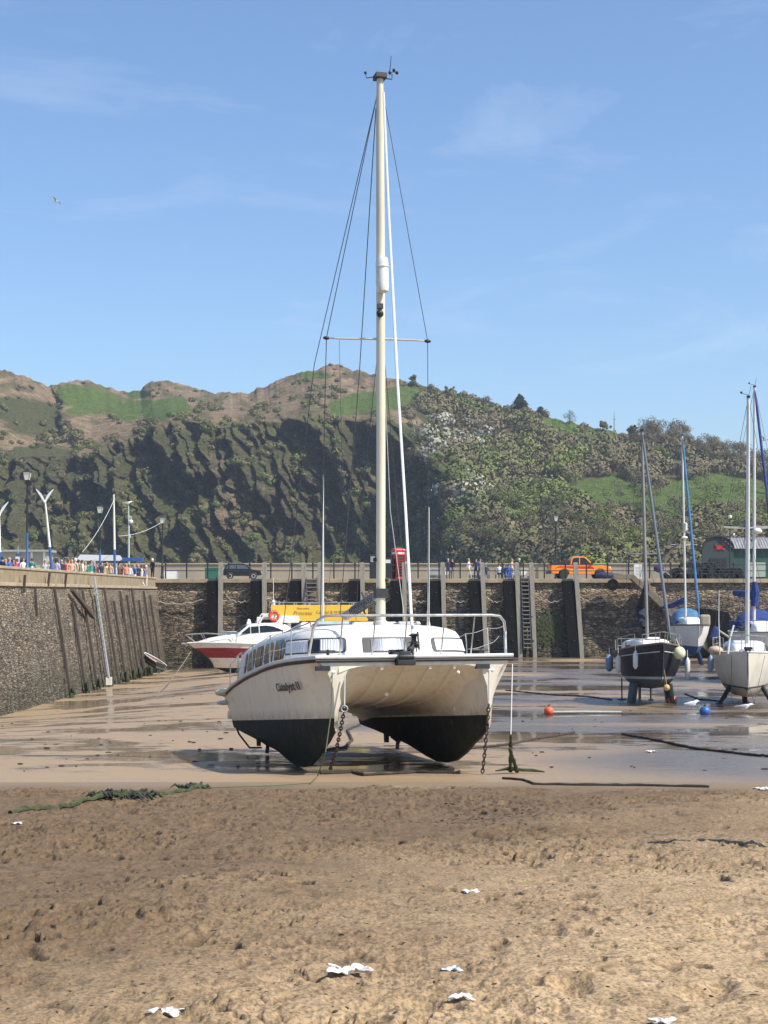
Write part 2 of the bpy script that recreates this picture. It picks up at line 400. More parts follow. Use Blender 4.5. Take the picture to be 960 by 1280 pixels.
clod = np.clip(ridge(X*7.5+fbm(X*3, Y*3, 2, 12)*2, Y*6.5, 3, 62)-.58, 0, 1)*.06-np.clip(fbm(X*6, Y*6, 3, 64)-.60, 0, 1)*.34
def lumps(sc, seed, thr, amp, r_, st=.13):
    wxx = X*sc+(fbm(X*sc*.9, Y*sc*.9, 2, seed+7)-.5)*1.5; wyy = Y*sc*.85+(fbm(X*sc*.9+9, Y*sc*.9, 2, seed+8)-.5)*1.5
    a_, b_ = worley(wxx, wyy, seed); c_ = _h(np.floor(b_*9999), np.floor(b_*7777), seed)
    return np.clip((r_-a_)/st, 0, 1)*(b_ > thr)*amp*(.4+c_)
clus = np.clip((fbm(X*1.3, Y*1.1, 4, 131)-.44)*5, 0, 1)*np.clip(.35+zone, 0, 1.2)
pits = -lumps(3.6, 201, .70, .050, .40, .20)-lumps(7.5, 211, .62, .030, .38, .18)
tops = lumps(6.5, 221, .66, .032, .34, .16)+lumps(12, 231, .55, .018, .36, .2)
clods = (pits*1.15+tops*.62)*(.34+1.0*clus)
mounds = (fbm(X*.9, Y*.9, 3, 31)-.5)*.16
Z = Z+fade*((zone*.7+.12)*(foot*.9+foot2*.7)+rough_*(.30+.55*zone)+clod*zone*.5+clods+mounds+heap*((ridge(X*7, Y*7, 3, 66)-.45)*.12+.03))
# a few deep scuffs
for px, py, rr, dd in ((715, 1240, .10, .07), (885, 1243, .15, .08), (900, 1232, .08, .08), (160, 1156, .10, .06), (532, 1250, .09, .06), (105, 1270, .12, .06), (380, 1130, .07, .05), (690, 1170, .1, .05), (40, 1157, .07, .06)):
    g = G(px, py); q = np.exp(-(((X-g.x)/rr)**2+((Y-g.y)/(rr*1.5))**2)**1.5); Z -= q*dd; Z += np.exp(-(((X-g.x-.05)/(rr*1.7))**2+((Y-g.y-rr*1.6)/(rr*.9))**2))*dd*.45
mark = np.clip(heap*1.3-.35, 0, 1)*np.clip((fbm(X*6, Y*6, 3, 77)-.47)*9, 0, 1)*.75
specks = np.clip((fbm(X*9, Y*9, 3, 79)-.72)*20, 0, 1)*.5
churn_and_shade = np.clip(np.abs(clods)/.03-.12, 0, 1)*.55  # turned-up damp sand, darkened further as small painted shadows on pits and clods
mark = np.maximum(np.maximum(mark, specks), churn_and_shade)*fade
BT, BR, BZ = tt, rows, Z.copy()
V_ = np.stack([X, Y, Z], -1).reshape(-1, 3)
beach = np_mesh('beach', V_, grid_faces(len(rows), len(tt)), sand_mat(), attrs={'mark': mark.reshape(-1, 1).repeat(3, 1)}); tag(beach, kind='structure')
rows2 = np.concatenate([np.linspace(27.5, 60, 120), np.linspace(61, 136.5, 110)])
X = tt[None, ::2]*rows2[:, None]; Y = np.repeat(rows2[:, None], X.shape[1], 1)
Z = gza(X, Y); lo = (fbm(X*.25, Y*.25, 3, 14)-.5)*.10*np.clip((Y-27.5)/3, 0, 1); Z = Z+lo
MT_, MR_, MZ_ = tt[::2], rows2, Z.copy()
def bz(x, d):
    """real height of the modelled sand or mud under a point"""
    T_, R_, Z_ = (BT, BR, BZ) if d < 27.5 else (MT_, MR_, MZ_)
    i = int(np.clip(np.searchsorted(R_, d), 1, len(R_)-1)); t_ = x/d; j = int(np.clip(np.searchsorted(T_, t_), 1, len(T_)-1))
    return float(max(Z_[i, j], Z_[i-1, j], Z_[i, j-1], Z_[i-1, j-1]))
V_ = np.stack([X, Y, Z], -1).reshape(-1, 3)
mud = np_mesh('harbour_mud', V_, grid_faces(*X.shape), mud_mat()); tag(mud, kind='structure')
# sea beyond the pier
def sea_mat():
    t = NT('sea'); n = t.noise(.25, 5, .6, t.pos()); n2 = t.noise(1.5, 3, .6, t.pos())
    return t.done((.02, .06, .075), .12, t.bump(t.math('ADD', n, n2), .3, .3))
MB().add([(-1400, 149, -5), (1400, 149, -5), (1400, 1500, -5), (-1400, 1500, -5)], [(0, 1, 2, 3)]).build('sea', sea_mat()); tag(bpy.data.objects['sea'], kind='structure')

# ---------------------------------------------------------------- harbour walls
def stone_mat(name, dark, light, buff, ax, seed=0, sx=2.0, sz=4.6, streak=.4, ztop=-.6):
    t = NT(name); P = t.pos()
    wob = t.noise(.9, 3, .6, P); vm = t.n('ShaderNodeVectorMath'); vm.operation = 'MULTIPLY_ADD'; t.l(wob, vm.inputs[0]); vm.inputs[1].default_value = (.5, .5, .25); t.l(P, vm.inputs[2])
    mp_ = t.n('ShaderNodeMapping'); t.l(vm.outputs[0], mp_.inputs[0]); mp_.inputs['Scale'].default_value = (sx, sx, sz); mp_.inputs['Location'].default_value = (seed, seed, 0)
    e = t.vor(1.0, mp_.outputs[0], 'DISTANCE_TO_EDGE'); col = t.vor(1.0, mp_.outputs[0], 'F1', 'Color'); cs = t.n('ShaderNodeSeparateColor'); t.l(col, cs.inputs[0])
    big = t.noise(.23, 5, .6, P); mid = t.noise(2.2, 5, .65, P); x, y, z = t.sep(P)
    zz = t.math('ADD', z, t.math('MULTIPLY_ADD', big, 3.0, -1.5)); upper = t.ramp(t.math('MULTIPLY_ADD', zz, .2, .6, clamp=True), [(.38, 0.0), (.62, 1.0)])
    c = t.mix(t.ramp(cs.outputs[0], [(.15, 0.0), (.85, 1.0)]), dark, light)
    c2 = t.mix(t.ramp(cs.outputs[1], [(.2, 0.0), (.9, 1.0)]), light, buff); c = t.mix(upper, c, c2)
    c = t.mix(t.ramp(cs.outputs[2], [(.84, 0.0), (.92, .45)]), c, tuple(min(1, b*1.3) for b in buff))
    st = t.noise(1.0, 5, .62, t.coord((1.4, 1.4, .16), src='Object')); c = t.mix(t.ramp(st, [(.48, 0.0), (.68, streak)]), c, (.30, .265, .21))
    st2 = t.noise(1.3, 5, .65, t.coord((1.1, 1.1, .13), src='Object')); c = t.mix(t.ramp(st2, [(.52, 0.0), (.70, .5)]), c, (.045, .038, .028))
    low = t.ramp(t.math('MULTIPLY_ADD', zz, -.2, 0.0, clamp=True), [(.72, 0.0), (1.0, .7)]); c = t.mix(t.math('MULTIPLY', low, t.ramp(mid, [(.35, 0.0), (.6, 1.0)])), c, (.035, .045, .02))
    c = t.mix(t.ramp(e, [(.0, .8), (.09, 0.0)]), c, (.022, .019, .015))
    c = t.mix(t.ramp(mid, [(.3, .5), (.55, 0.0)]), c, (.05, .043, .034))
    h = t.math('ADD', t.ramp(e, [(0, 0.0), (.16, 1.0)]), t.math('MULTIPLY', mid, .9)); h = t.math('ADD', h, t.math('MULTIPLY', cs.outputs[0], .8))
    nr = t.bump(h, .9, .10); return t.done(c, .88, nr, spec=.25)
STONE_F = stone_mat('rubble_stone', (.090, .070, .052), (.25, .195, .14), (.46, .35, .22), 'x', 3.1, sx=2.3, sz=5.6, streak=.3)
STONE_L = stone_mat('pier_stone', (.125, .098, .072), (.28, .225, .16), (.42, .33, .22), 'y', 8.7, sx=2.6, sz=9.0, streak=.95)
COPING = mat('coping_stone', (.40, .32, .21), .85, .25, 1.3, .4, stain=(.16, .13, .09), stam=.6, ssc=.9)
DECKC = mat('quay_concrete', (.36, .33, .28), .85, .15, .8, .3)
PARAP = mat('parapet_render', (.36, .30, .22), .85, .15, .7, .3, stain=(.17, .14, .11), stam=.5, ssc=.6, stretch=(1, 1, .5))
XL, XR = -60.0, 70.0
ZD = 1.18
def noisy_wall(x0, x1, y0, y1, z0, z1, batter, nx, nz, nvec, amp=.12, sd=0):
    """a rubble wall face from (x0,y0) to (x1,y1), leaning back as it rises, with real relief"""
    u = np.linspace(0, 1, nx)[None, :]; v = np.linspace(0, 1, nz)[:, None]; U = u+v*0; Vv = v+u*0
    L = math.hypot(x1-x0, y1-y0); S = U*L; H = Vv*(z1-z0)+z0
    wx, wy = worley(S*1.1+fbm(S*.7, H*.7, 2, sd), H*2.6, sd+4)
    off = (np.clip(.55-wx, 0, 1)*(.4+wy))*amp+(fbm(S*.25, H*.3, 3, sd+9)-.5)*.35+(1-Vv)*batter
    off = off*np.clip((1-Vv)*12, 0, 1)
    Xw = x0+(x1-x0)*U+nvec[0]*off; Yw = y0+(y1-y0)*U+nvec[1]*off
    return np.stack([Xw, Yw, H], -1).reshape(-1, 3), grid_faces(nz, nx)
# far quay wall
qw = thing('quay_wall', (0, 135, -6), 'long rubble stone quay wall with buff coping across the far side of the harbour', 'wall')
Vw, Fw = noisy_wall(-20.2, XR, 135, 135, -7.2, ZD-.35, .75, 1100, 120, (0, -1), sd=2); Vw[:, 1] -= 135; Vw[:, 2] += 6
np_mesh('stone_face', Vw, Fw, STONE_F, parent=qw)
b = MB(); b.box((25, .15, ZD-.17+6), (90.4, 1.0, .34)); b.build('coping', COPING, qw, bev=.03)
# ring of dark recesses
dk = MB()
MB().box((5, 6.9, ZD-.15-.0), (130, 13.0, .3)).build('quay_road', DECKC, loc=(0, 135, 0)); tag(bpy.data.objects['quay_road'], kind='structure')
# left pier: wall, ledge, parapet band, deck
lw = thing('pier_wall', (-19, 100, -6), 'tall stained stone pier wall running away along the left with pale ledge', 'wall')
A0 = (-17.4, 30.0); A1 = (-19.2, 135.2)
Vw, Fw = noisy_wall(A0[0], A1[0], A0[1], A1[1], -7.4, .32, 1.05, 1500, 130, (1, .017), amp=.09, sd=31)
Vw -= np.array([[-19, 100, -6]]); np_mesh('stone_face', Vw, Fw, STONE_L, parent=lw)
UPB = mat('upper_band_stone', (.30, .235, .145), .9, .3, 1.6, .6, stain=(.11, .09, .06), stam=.7, ssc=1.4)
def along(t_, off, z):   # a point along the pier wall's top line
    return Vector((A0[0]+(A1[0]-A0[0])*t_-off, A0[1]+(A1[1]-A0[1])*t_, z))-Vector((-19, 100, -6))
def strip(b, o0, o1, z0, z1, mi=0, t0=0, t1=1):
    q = [along(t0, o0, z0), along(t0, o1, z0), along(t0, o1, z1), along(t0, o0, z1)]; r_ = [along(t1, o0, z0), along(t1, o1, z0), along(t1, o1, z1), along(t1, o0, z1)]
    b.add(q+r_, [(0, 1, 2, 3), (4, 7, 6, 5), (0, 4, 5, 1), (1, 5, 6, 2), (2, 6, 7, 3), (3, 7, 4, 0)], mi)
b = MB(); strip(b, -.10, 1.2, .325, .50); b.build('ledge', COPING, lw, bev=.03)
b = MB(); strip(b, .06, .62, .505, 1.16); b.build('parapet', UPB, lw)
b = MB(); strip(b, 0.0, .68, 1.165, 1.30); b.build('coping', COPING, lw, bev=.03)
b = MB(); strip(b, .63, 45, .30, .45); b.build('pier_deck', DECKC); o = bpy.data.objects['pier_deck']; o.location = (-19, 100, -6); tag(o, kind='structure')
# end of the left pier parapet where it meets the far quay
# back parapet of the far quay
bw = thing('promenade_parapet', (0, 147.5, ZD), 'low buff stone parapet along the back of the far quay', 'wall')
b = MB(); b.box((5, 0, .69), (130, .5, 1.38)); b.build('wall_body', PARAP, bw, bev=.02)
b = MB(); b.box((5, 0, 1.385+.08), (130.4, .7, .16)); b.build('coping', COPING, bw, bev=.03)
# ---------------------------------------------------------------- headland
crest = np.array([(-400, 470), (-200, 430), (-60, 448), (0, 461), (30, 470), (50, 479), (62, 481), (80, 478), (110, 474), (130, 484), (160, 490), (178, 489), (190, 478), (215, 477), (245, 484), (275, 490), (310, 491), (330, 483), (345, 476), (370, 467), (400, 461), (410, 456), (425, 455), (440, 461), (460, 466), (480, 471), (500, 474), (520, 480), (545, 485), (570, 490), (600, 498), (625, 508), (650, 512), (680, 516), (690, 524), (720, 529), (745, 535), (780, 543), (800, 545), (850, 548), (880, 556), (910, 565), (935, 575), (960, 583), (1100, 600), (1300, 640), (1500, 660)], float)
cliff = np.array([(-400, 620), (-100, 600), (0, 580), (60, 560), (110, 572), (130, 558), (150, 549), (190, 538), (230, 527), (300, 535), (340, 527), (400, 518), (450, 523), (480, 521), (520, 535), (560, 585), (600, 640), (640, 688), (680, 703), (1500, 705)], float)
U = np.linspace(-380, 1480, 1500); NV = 420
v = np.linspace(0, 1.0, NV)
yc = np.interp(U, crest[:, 0], crest[:, 1]); yt = np.interp(U, cliff[:, 0], cliff[:, 1])+(fbm(U/30, U*0, 2, 6)-.5)*8
yb = 742.0
vt = np.clip((yb-yt)/(yb-yc), .05, .97)
D0 = np.interp(U, [-400, 480, 720, 1500], [430, 430, 300, 260]); Dc = np.interp(U, [-400, 0, 150, 420, 700, 1500], [560, 600, 700, 640, 560, 460])
vv = v[:, None]+0*U[None, :]; UU = U[None, :]+0*vv
yimg = yb+(yc-yb)[None, :]*vv+((fbm(U/7, U*0, 4, 5)-.5)*6)[None, :]*vv**14
rel = vv/vt[None, :]
Dcl = D0+np.interp(U, [480, 700], [62, 20])
D = np.where(rel < 1, D0[None, :]+(Dcl-D0)[None, :]*np.clip(rel, 0, 1), Dcl[None, :]+(Dc-Dcl)[None, :]*np.clip((vv-vt[None, :])/(1-vt[None, :]+1e-6), 0, 1)**.9)
X = (UU-HX)/F*D; Z = (HY-yimg)/F*D
# cliffs: buttresses whose right faces ease back and whose left faces drop sharply
cm = np.clip((1.03-rel)*9, 0, 1)*np.clip(rel*6+.3, 0, 1)*np.clip((650-UU)/120, 0, 1)
wz = fbm(X/38, Z/38, 4, 41)
q = X/27+Z/42+wz*2.6
saw = q-np.floor(q); saw = np.where(saw < .80, saw/.80, (1-saw)/.20)
q2 = X/8.0+Z/19+fbm(X/11, Z/22, 3, 42)*2.0; s2 = q2-np.floor(q2); s2 = np.where(s2 < .72, s2/.72, (1-s2)/.28)
q3 = X/3.4+Z/6.0+fbm(X/5, Z/9, 3, 43)*1.8; s3 = q3-np.floor(q3); s3 = np.where(s3 < .7, s3/.7, (1-s3)/.3)
amp = fbm(X/60, Z/60, 2, 47)
disp = (saw-.5)*18*(.5+amp)+(s2-.5)*10*(.35+wz)+(s3-.5)*4.2+(ridge(X/7, Z/7, 4, 50)-.5)*9+(ridge((X+Z*.35)/3.0, (Z-X*.3)/10, 3, 54)-.5)*4.5+(fbm(X/2.2, Z/2.2, 3, 52)-.5)*3.4+(ridge((X+Z)/1.9, (Z-X*.6)/5, 2, 56)-.5)*2.2
D2 = D+disp*cm
# upper slopes and the wooded side: rolling relief
up = 1-cm; roll = (fbm(X/45, D/45, 4, 71)-.5)*26+(ridge(X/14, D/22, 3, 72)-.5)*5+(fbm(X/5, D/7, 3, 73)-.5)*1.6
edge = np.clip((1-vv)*10, 0, 1)
# knolls with steep left faces on the skyline and a dark headland cliff at far left
D2 = D2+roll*up*edge*np.clip(vv*5, 0, 1)*.8
for (cx, cy, rx, ry, a) in ((225, 485, 48, 9, 10), (30, 515, 34, 30, 26), (45, 565, 40, 22, 20), (15, 540, 20, 22, 15), (505, 545, 22, 22, 16), (420, 462, 20, 7, 8)):
    g = np.exp(-(np.clip(((UU-cx)/rx), -9, 9)**4+((yimg-cy)/ry)**4))
    fx = (UU-cx)/rx; D2 = D2+g*a*np.clip(fx+.4, -1, 1)
X2 = (UU-HX)/F*D+(D2-D)*.10; Z2 = (HY-yimg)/F*D
P = np.stack([X2, D2, Z2], -1)
# back of the hill
back = []
for k, (dd, f) in enumerate(((15, .985), (60, .93), (160, .7), (320, -.02))):
    p = P[-1].copy(); p[:, 1] += dd; p[:, 2] = np.where(f > 0, p[:, 2]*f, -6); back.append(p)
PF = np.concatenate([P, np.array(back)], 0)
def blobs(L, soft=1.0, n=.5, sd=0):
    m = np.zeros(UU.shape); wob = (fbm(UU/22, yimg/11, 4, 81+sd)-.5)*n*2
    for (cx, cy, rx, ry) in L:
        d = np.hypot((UU-cx)/rx, (yimg-cy)/ry)+wob; m = np.maximum(m, np.clip((1.0-d)/.18*soft, 0, 1))
    return m
grass = blobs([(120, 502, 55, 17), (165, 512, 50, 13), (215, 508, 26, 12), (95, 490, 36, 9), (172, 494, 22, 6), (392, 469, 22, 5), (462, 503, 46, 15), (500, 490, 25, 7), (440, 510, 26, 10), (620, 548, 48, 5), (570, 540, 30, 6), (700, 532, 36, 11), (745, 546, 48, 10), (790, 555, 26, 7), (760, 620, 55, 26), (830, 640, 50, 26), (890, 620, 70, 28), (960, 630, 60, 30), (715, 615, 20, 14), (690, 605, 22, 6), (600, 510, 12, 4), (840, 578, 24, 5)], n=.55)
brack = np.clip((rel-.96)*12, 0, 1)*np.clip((520-UU)/30, 0, 1)*(1-grass); brack = np.maximum(brack, blobs([(600, 525, 30, 14), (575, 518, 20, 9), (640, 535, 18, 6), (500, 520, 26, 10), (545, 700, 50, 14), (525, 690, 30, 16), (455, 598, 26, 14), (300, 640, 22, 30)], n=.6, sd=3)*(1-grass))
scrubm = np.clip((fbm(UU/16, yimg/7, 4, 88)-.50)*6, 0, 1)
brack = brack*(1-.75*scrubm)
rock = cm*np.clip((fbm(UU/16+yimg/20, yimg/12-UU/25, 4, 95)-.36)*5, 0, 1)
rock = np.maximum(rock, blobs([(30, 515, 30, 26), (45, 568, 34, 14), (505, 545, 22, 18)], n=.6, sd=5)*.9)
nb = len(back); zc = np.stack([grass, brack, rock], -1)
zc = np.concatenate([zc, np.repeat(zc[-1:], nb, 0)], 0)
# light warm stain patches (lichen, bare scree)
scree = blobs([(275, 590, 14, 26), (290, 610, 14, 22), (262, 640, 12, 16), (285, 655, 26, 26), (350, 625, 12, 8), (130, 560, 20, 12), (60, 690, 12, 14)], n=.5, sd=9)*cm
ex = np.concatenate([scree, np.repeat(scree[-1:], nb, 0)], 0)
def hill_mat():
    t = NT('headland_ground'); P_ = t.pos(); geo = t.geo
    at = t.n('ShaderNodeVertexColor'); at.layer_name = 'zone'; sp = t.n('ShaderNodeSeparateColor'); t.l(at.outputs[0], sp.inputs[0])
    ae = t.n('ShaderNodeVertexColor'); ae.layer_name = 'scree'; se = t.n('ShaderNodeSeparateColor'); t.l(ae.outputs[0], se.inputs[0])
    n1 = t.noise(.045, 6, .65, P_); n2 = t.noise(.22, 6, .68, P_); n3 = t.noise(1.1, 4, .7, P_)
    scr = t.mix(t.ramp(n2, [(.3, 0.0), (.7, 1.0)]), (.075, .080, .030), (.185, .175, .080)); scr = t.mix(t.ramp(n1, [(.45, 0.0), (.65, .7)]), scr, (.10, .078, .048))
    gr = t.mix(t.ramp(n2, [(.3, 0.0), (.7, 1.0)]), (.075, .125, .026), (.165, .220, .055))
    br = t.mix(t.ramp(n2, [(.32, 0.0), (.66, 1.0)]), (.19, .135, .085), (.46, .33, .21)); br = t.mix(t.ramp(n3, [(.5, 0.0), (.68, .55)]), br, (.05, .055, .025))
    st = t.noise(.55, 8, .75, t.coord((1.0, .6, 2.4), (0, R(42), 0)))
    rk = t.mix(t.ramp(st, [(.40, 0.0), (.60, 1.0)]), (.045, .040, .036), (.38, .31, .23)); rk = t.mix(t.ramp(n1, [(.48, 0.0), (.66, .5)]), rk, (.15, .10, .085))
    moss = t.mix(t.ramp(n3, [(.3, 0.0), (.7, 1.0)]), (.085, .095, .036), (.215, .220, .095))
    sx, sy, sz = t.sep(geo.outputs['Normal']); mf = t.ramp(t.math('ADD', sz, t.math('MULTIPLY_ADD', n2, .9, -.45)), [(.22, 0.0), (.62, 1.0)]); rk = t.mix(mf, rk, moss)
    c = t.mix(sp.outputs[0], scr, gr); c = t.mix(sp.outputs[1], c, br); c = t.mix(sp.outputs[2], c, rk)
    c = t.mix(t.math('MULTIPLY', se.outputs[0], t.ramp(n2, [(.35, 0.0), (.6, .85)])), c, t.mix(n3, (.20, .125, .10), (.30, .24, .16)))
    c = t.mix(t.ramp(n3, [(.34, .6), (.48, 0.0)]), c, (.022, .026, .014))
    h = t.math('ADD', t.math('MULTIPLY', n2, 1.2), t.math('MULTIPLY', n3, .6)); h = t.math('ADD', h, t.math('MULTIPLY', st, t.math('MULTIPLY', sp.outputs[2], 1.6)))
    return t.done(c, .95, t.bump(h, 1.0, 2.6), spec=.1)
hill = np_mesh('headland', PF.reshape(-1, 3), grid_faces(NV+nb, len(U)), hill_mat(), attrs={'zone': zc.reshape(-1, 3), 'scree': ex.reshape(-1, 1).repeat(3, 1)}, smooth_=False); tag(hill, kind='structure')
# ---------------------------------------------------------------- vegetation
def leaf_mat(name, dark, light, sc=.8):
    t = NT(name); at = t.n('ShaderNodeVertexColor'); at.layer_name = 'tone'; sp = t.n('ShaderNodeSeparateColor'); t.l(at.outputs[0], sp.inputs[0])
    n = t.noise(sc, 3, .6, t.pos()); c = t.mix(t.math('MULTIPLY', t.math('ADD', sp.outputs[0], n), .5), dark, light)
    m = t.done(c, .8, None, spec=.15); return m
LM = {'green': leaf_mat('leaf_green', (.060, .078, .024), (.165, .190, .062)), 'bright': leaf_mat('leaf_spring', (.085, .115, .025), (.24, .27, .075)),
      'olive': leaf_mat('leaf_olive', (.085, .080, .036), (.21, .19, .095)), 'bare': leaf_mat('twig_brown', (.085, .070, .040), (.225, .185, .105)),
      'blossom': leaf_mat('blossom_white', (.13, .13, .09), (.50, .48, .40)), 'pine': leaf_mat('leaf_pine', (.008, .018, .010), (.025, .045, .02))}
LK = list(LM); LML = [LM[k] for k in LK]
BARK = mat('bark_grey', (.10, .085, .065), .9, .3, 4, .6, stretch=(2, 2, .4))
def foliage(cs, rs, n_each, leaf, sd, flat=.8):
    """cs centres (n,3), rs radii (n,3): leaf-sized triangles-pairs spread through each lobe's outer volume"""
    g = np.random.default_rng(sd); n = len(cs); k = n_each
    d = g.normal(size=(n, k, 3)); d /= np.linalg.norm(d, axis=-1, keepdims=True)
    r_ = g.uniform(.55, 1.08, (n, k, 1))**.6; lump = 1+.28*np.sin(d[..., :1]*5+g.uniform(0, 6, (n, 1, 1)))*np.cos(d[..., 2:]*6+g.uniform(0, 6, (n, 1, 1)))
    c = cs[:, None, :]+d*r_*lump*rs[:, None, :]
    nn = d+g.normal(size=d.shape)*.42; nn /= np.linalg.norm(nn, axis=-1, keepdims=True)
    t1 = np.cross(nn, g.normal(size=d.shape)); t1 /= np.linalg.norm(t1, axis=-1, keepdims=True); t2 = np.cross(nn, t1)
    s_ = leaf*g.uniform(.6, 1.3, (n, k, 1))*(rs.mean(1)[:, None, None]**.5)
    q = np.stack([c-t1*s_, c-t2*s_*flat, c+t1*s_, c+t2*s_*flat], 2).reshape(-1, 3)
    tone = np.repeat(np.clip(g.normal(.5, .12, (n, k))+g.normal(0, .22, (n, 1)), 0, 1)[..., None], 4, 2).reshape(-1)
    fn = d*.75+nn*.35+np.array([0, 0, .12]); fn /= np.linalg.norm(fn, axis=-1, keepdims=True); fl = np.sum(fn*np.cross(t1, t2), -1, keepdims=True) < 0
    global FNRM; FNRM = np.repeat(fn[:, :, None, :], 4, 2).reshape(-1, 3)
    q = q.reshape(n, k, 4, 3); q = np.where(fl[..., None], q[:, :, ::-1, :], q).reshape(-1, 3)
    return q, np.arange(len(q)).reshape(-1, 4), tone
def surf(px, py):
    """indices into the hill grid for picture places"""
    j = np.clip(np.searchsorted(U, px), 0, len(U)-1); fr = (yb-py)/(yb-yc[j]); i = np.clip((fr*(NV-1)).astype(int), 0, NV-1); return i, j
g = np.random.default_rng(5)
N = 15000
px = g.uniform(-300, 1400, N); j = np.clip(np.searchsorted(U, px), 0, len(U)-1); fr = g.uniform(.0, .995, N); i = (fr*(NV-1)).astype(int)
py = yimg[i, j]
gm = grass[i, j]; rk = rock[i, j]; bk = brack[i, j]
clump = fbm(px/13, py/8, 3, 120)
wood = np.clip((px-500)/60, 0, 1)
keep = (gm < .25)*(clump > np.where(wood > .5, .36, .56))*(rk < .5)
keep |= (rk >= .5)*(g.uniform(size=N) < .09)
keep &= ~((gm >= .25) & (g.uniform(size=N) > .04))
px, py, i, j, clump = px[keep], py[keep], i[keep], j[keep], clump[keep]; n = len(px)
size = np.where(px > 520, g.uniform(1.6, 4.2, n), g.uniform(.6, 1.8, n)); size = np.where(fr[keep] > .93, size*.5, size)
c0 = P[i, j]+np.stack([0*size, -size*.2, size*.45], -1); rad = np.stack([size, size, size*.72], -1)
def inell(L):
    m = np.zeros(n, bool)
    for (cx, cy, rx, ry) in L: m |= ((px-cx)/rx)**2+((py-cy)/ry)**2 < 1
    return m
kind = np.where(px > 500, 2, 0)
rn = g.uniform(size=n)
patch = fbm(px/34, py/20, 3, 140)
kind = np.where((px > 500) & (patch > .57), 3, kind); kind = np.where((px > 500) & (patch < .40), 0, kind); kind = np.where((patch < .36) & (px > 640), 1, kind)
kind = np.where((px <= 500) & (rn > .6), 2, kind); kind = np.where((px <= 500) & (rn < .2), 3, kind)
kind = np.where(inell([(570, 553, 42, 24), (560, 600, 56, 18), (530, 625, 30, 16), (545, 575, 30, 14), (590, 625, 26, 10)]) & (rn < .28), 4, kind)
kind = np.where(inell([(840, 548, 70, 26), (900, 562, 40, 16)]), 3, kind)
kind = np.where(inell([(690, 585, 34, 12), (620, 590, 30, 10), (655, 570, 20, 6)]) & (rn < .7), 1, kind)
q, f, tone = foliage(c0, rad, 120, .27, 9)
mi = np.repeat(kind, 120)
o = np_mesh('scrub', q, f, LML, mi=mi, smooth_=False, attrs={'tone': tone[:, None].repeat(3, 1)}, nrm=FNRM); tag(o, kind='stuff')
# wood at the foot of the hill: bare and budding trees, too many and too merged to count
tl = []; kl = []
gg = np.random.default_rng(21); tv = MB()
spots = []
for k in range(300):
    px_ = gg.uniform(545, 1350); t_ = gg.uniform(0, 1); py_ = 706-t_*(88 if px_ > 620 else 40); spots.append((px_, py_))
for k in range(110): spots.append((gg.uniform(795, 1000), 0))
for (px_, py_) in spots:
    jj = int(np.clip(np.searchsorted(U, px_), 0, len(U)-1))
    if py_ == 0: ii = int((NV-1)*gg.uniform(.88, .995)); h = gg.uniform(3.5, 6.5)*(1.25 if 800 < px_ < 850 else 1)
    else: ii = int(np.clip((yb-py_)/(yb-yc[jj])*(NV-1), 0, NV-1)); h = gg.uniform(4.5, 8.5)
    if grass[ii, jj] > .6 and gg.uniform() > .5 and py_ != 0: continue
    b_ = P[ii, jj]; r_ = h*.36
    kd = 3 if (py_ == 0 or gg.uniform() < .40) else (1 if gg.uniform() < .45 else 0 if gg.uniform() < .5 else 2)
    for m_ in range(4):
        tl.append((b_[0]+gg.normal()*r_*.45, b_[1]+gg.normal()*r_*.4, b_[2]+h*gg.uniform(.5, .9), r_*gg.uniform(.5, .8), kd))
    tv.tube([b_-np.array([0, 0, 1]), b_+np.array([gg.normal()*.3, 0, h*.8])], [.16, .04], 4)
    for m_ in range(4):
        a_ = gg.uniform(0, 6.28); z_ = h*gg.uniform(.3, .6); tv.tube([b_+np.array([0, 0, z_]), b_+np.array([math.cos(a_)*r_, math.sin(a_)*r_*.5, z_+h*gg.uniform(.2, .45)])], [.08, .02], 3)
tl = np.array(tl); cs = tl[:, :3]; rs = np.stack([tl[:, 3], tl[:, 3], tl[:, 3]*.85], -1); kd = tl[:, 4].astype(int)
q, f, tone = foliage(cs, rs, 150, .135, 31)
nq = len(q); tvv = np.array(tv.v); tq = [fc for fc in tv.f if len(fc) == 4]
q2_ = np.concatenate([q, tvv]); f2_ = np.concatenate([f, np.array(tq)+nq]); mi = np.concatenate([np.repeat(kd, 150), np.full(len(tq), len(LML))])
o = np_mesh('hillside_wood', q2_, f2_, LML+[BARK], mi=mi, smooth_=False, attrs={'tone': np.concatenate([tone, np.full(len(tvv), .5)])[:, None].repeat(3, 1)}, nrm=np.concatenate([FNRM, np.tile([[.5, -.7, .5]], (len(tvv), 1))])); tag(o, kind='stuff')
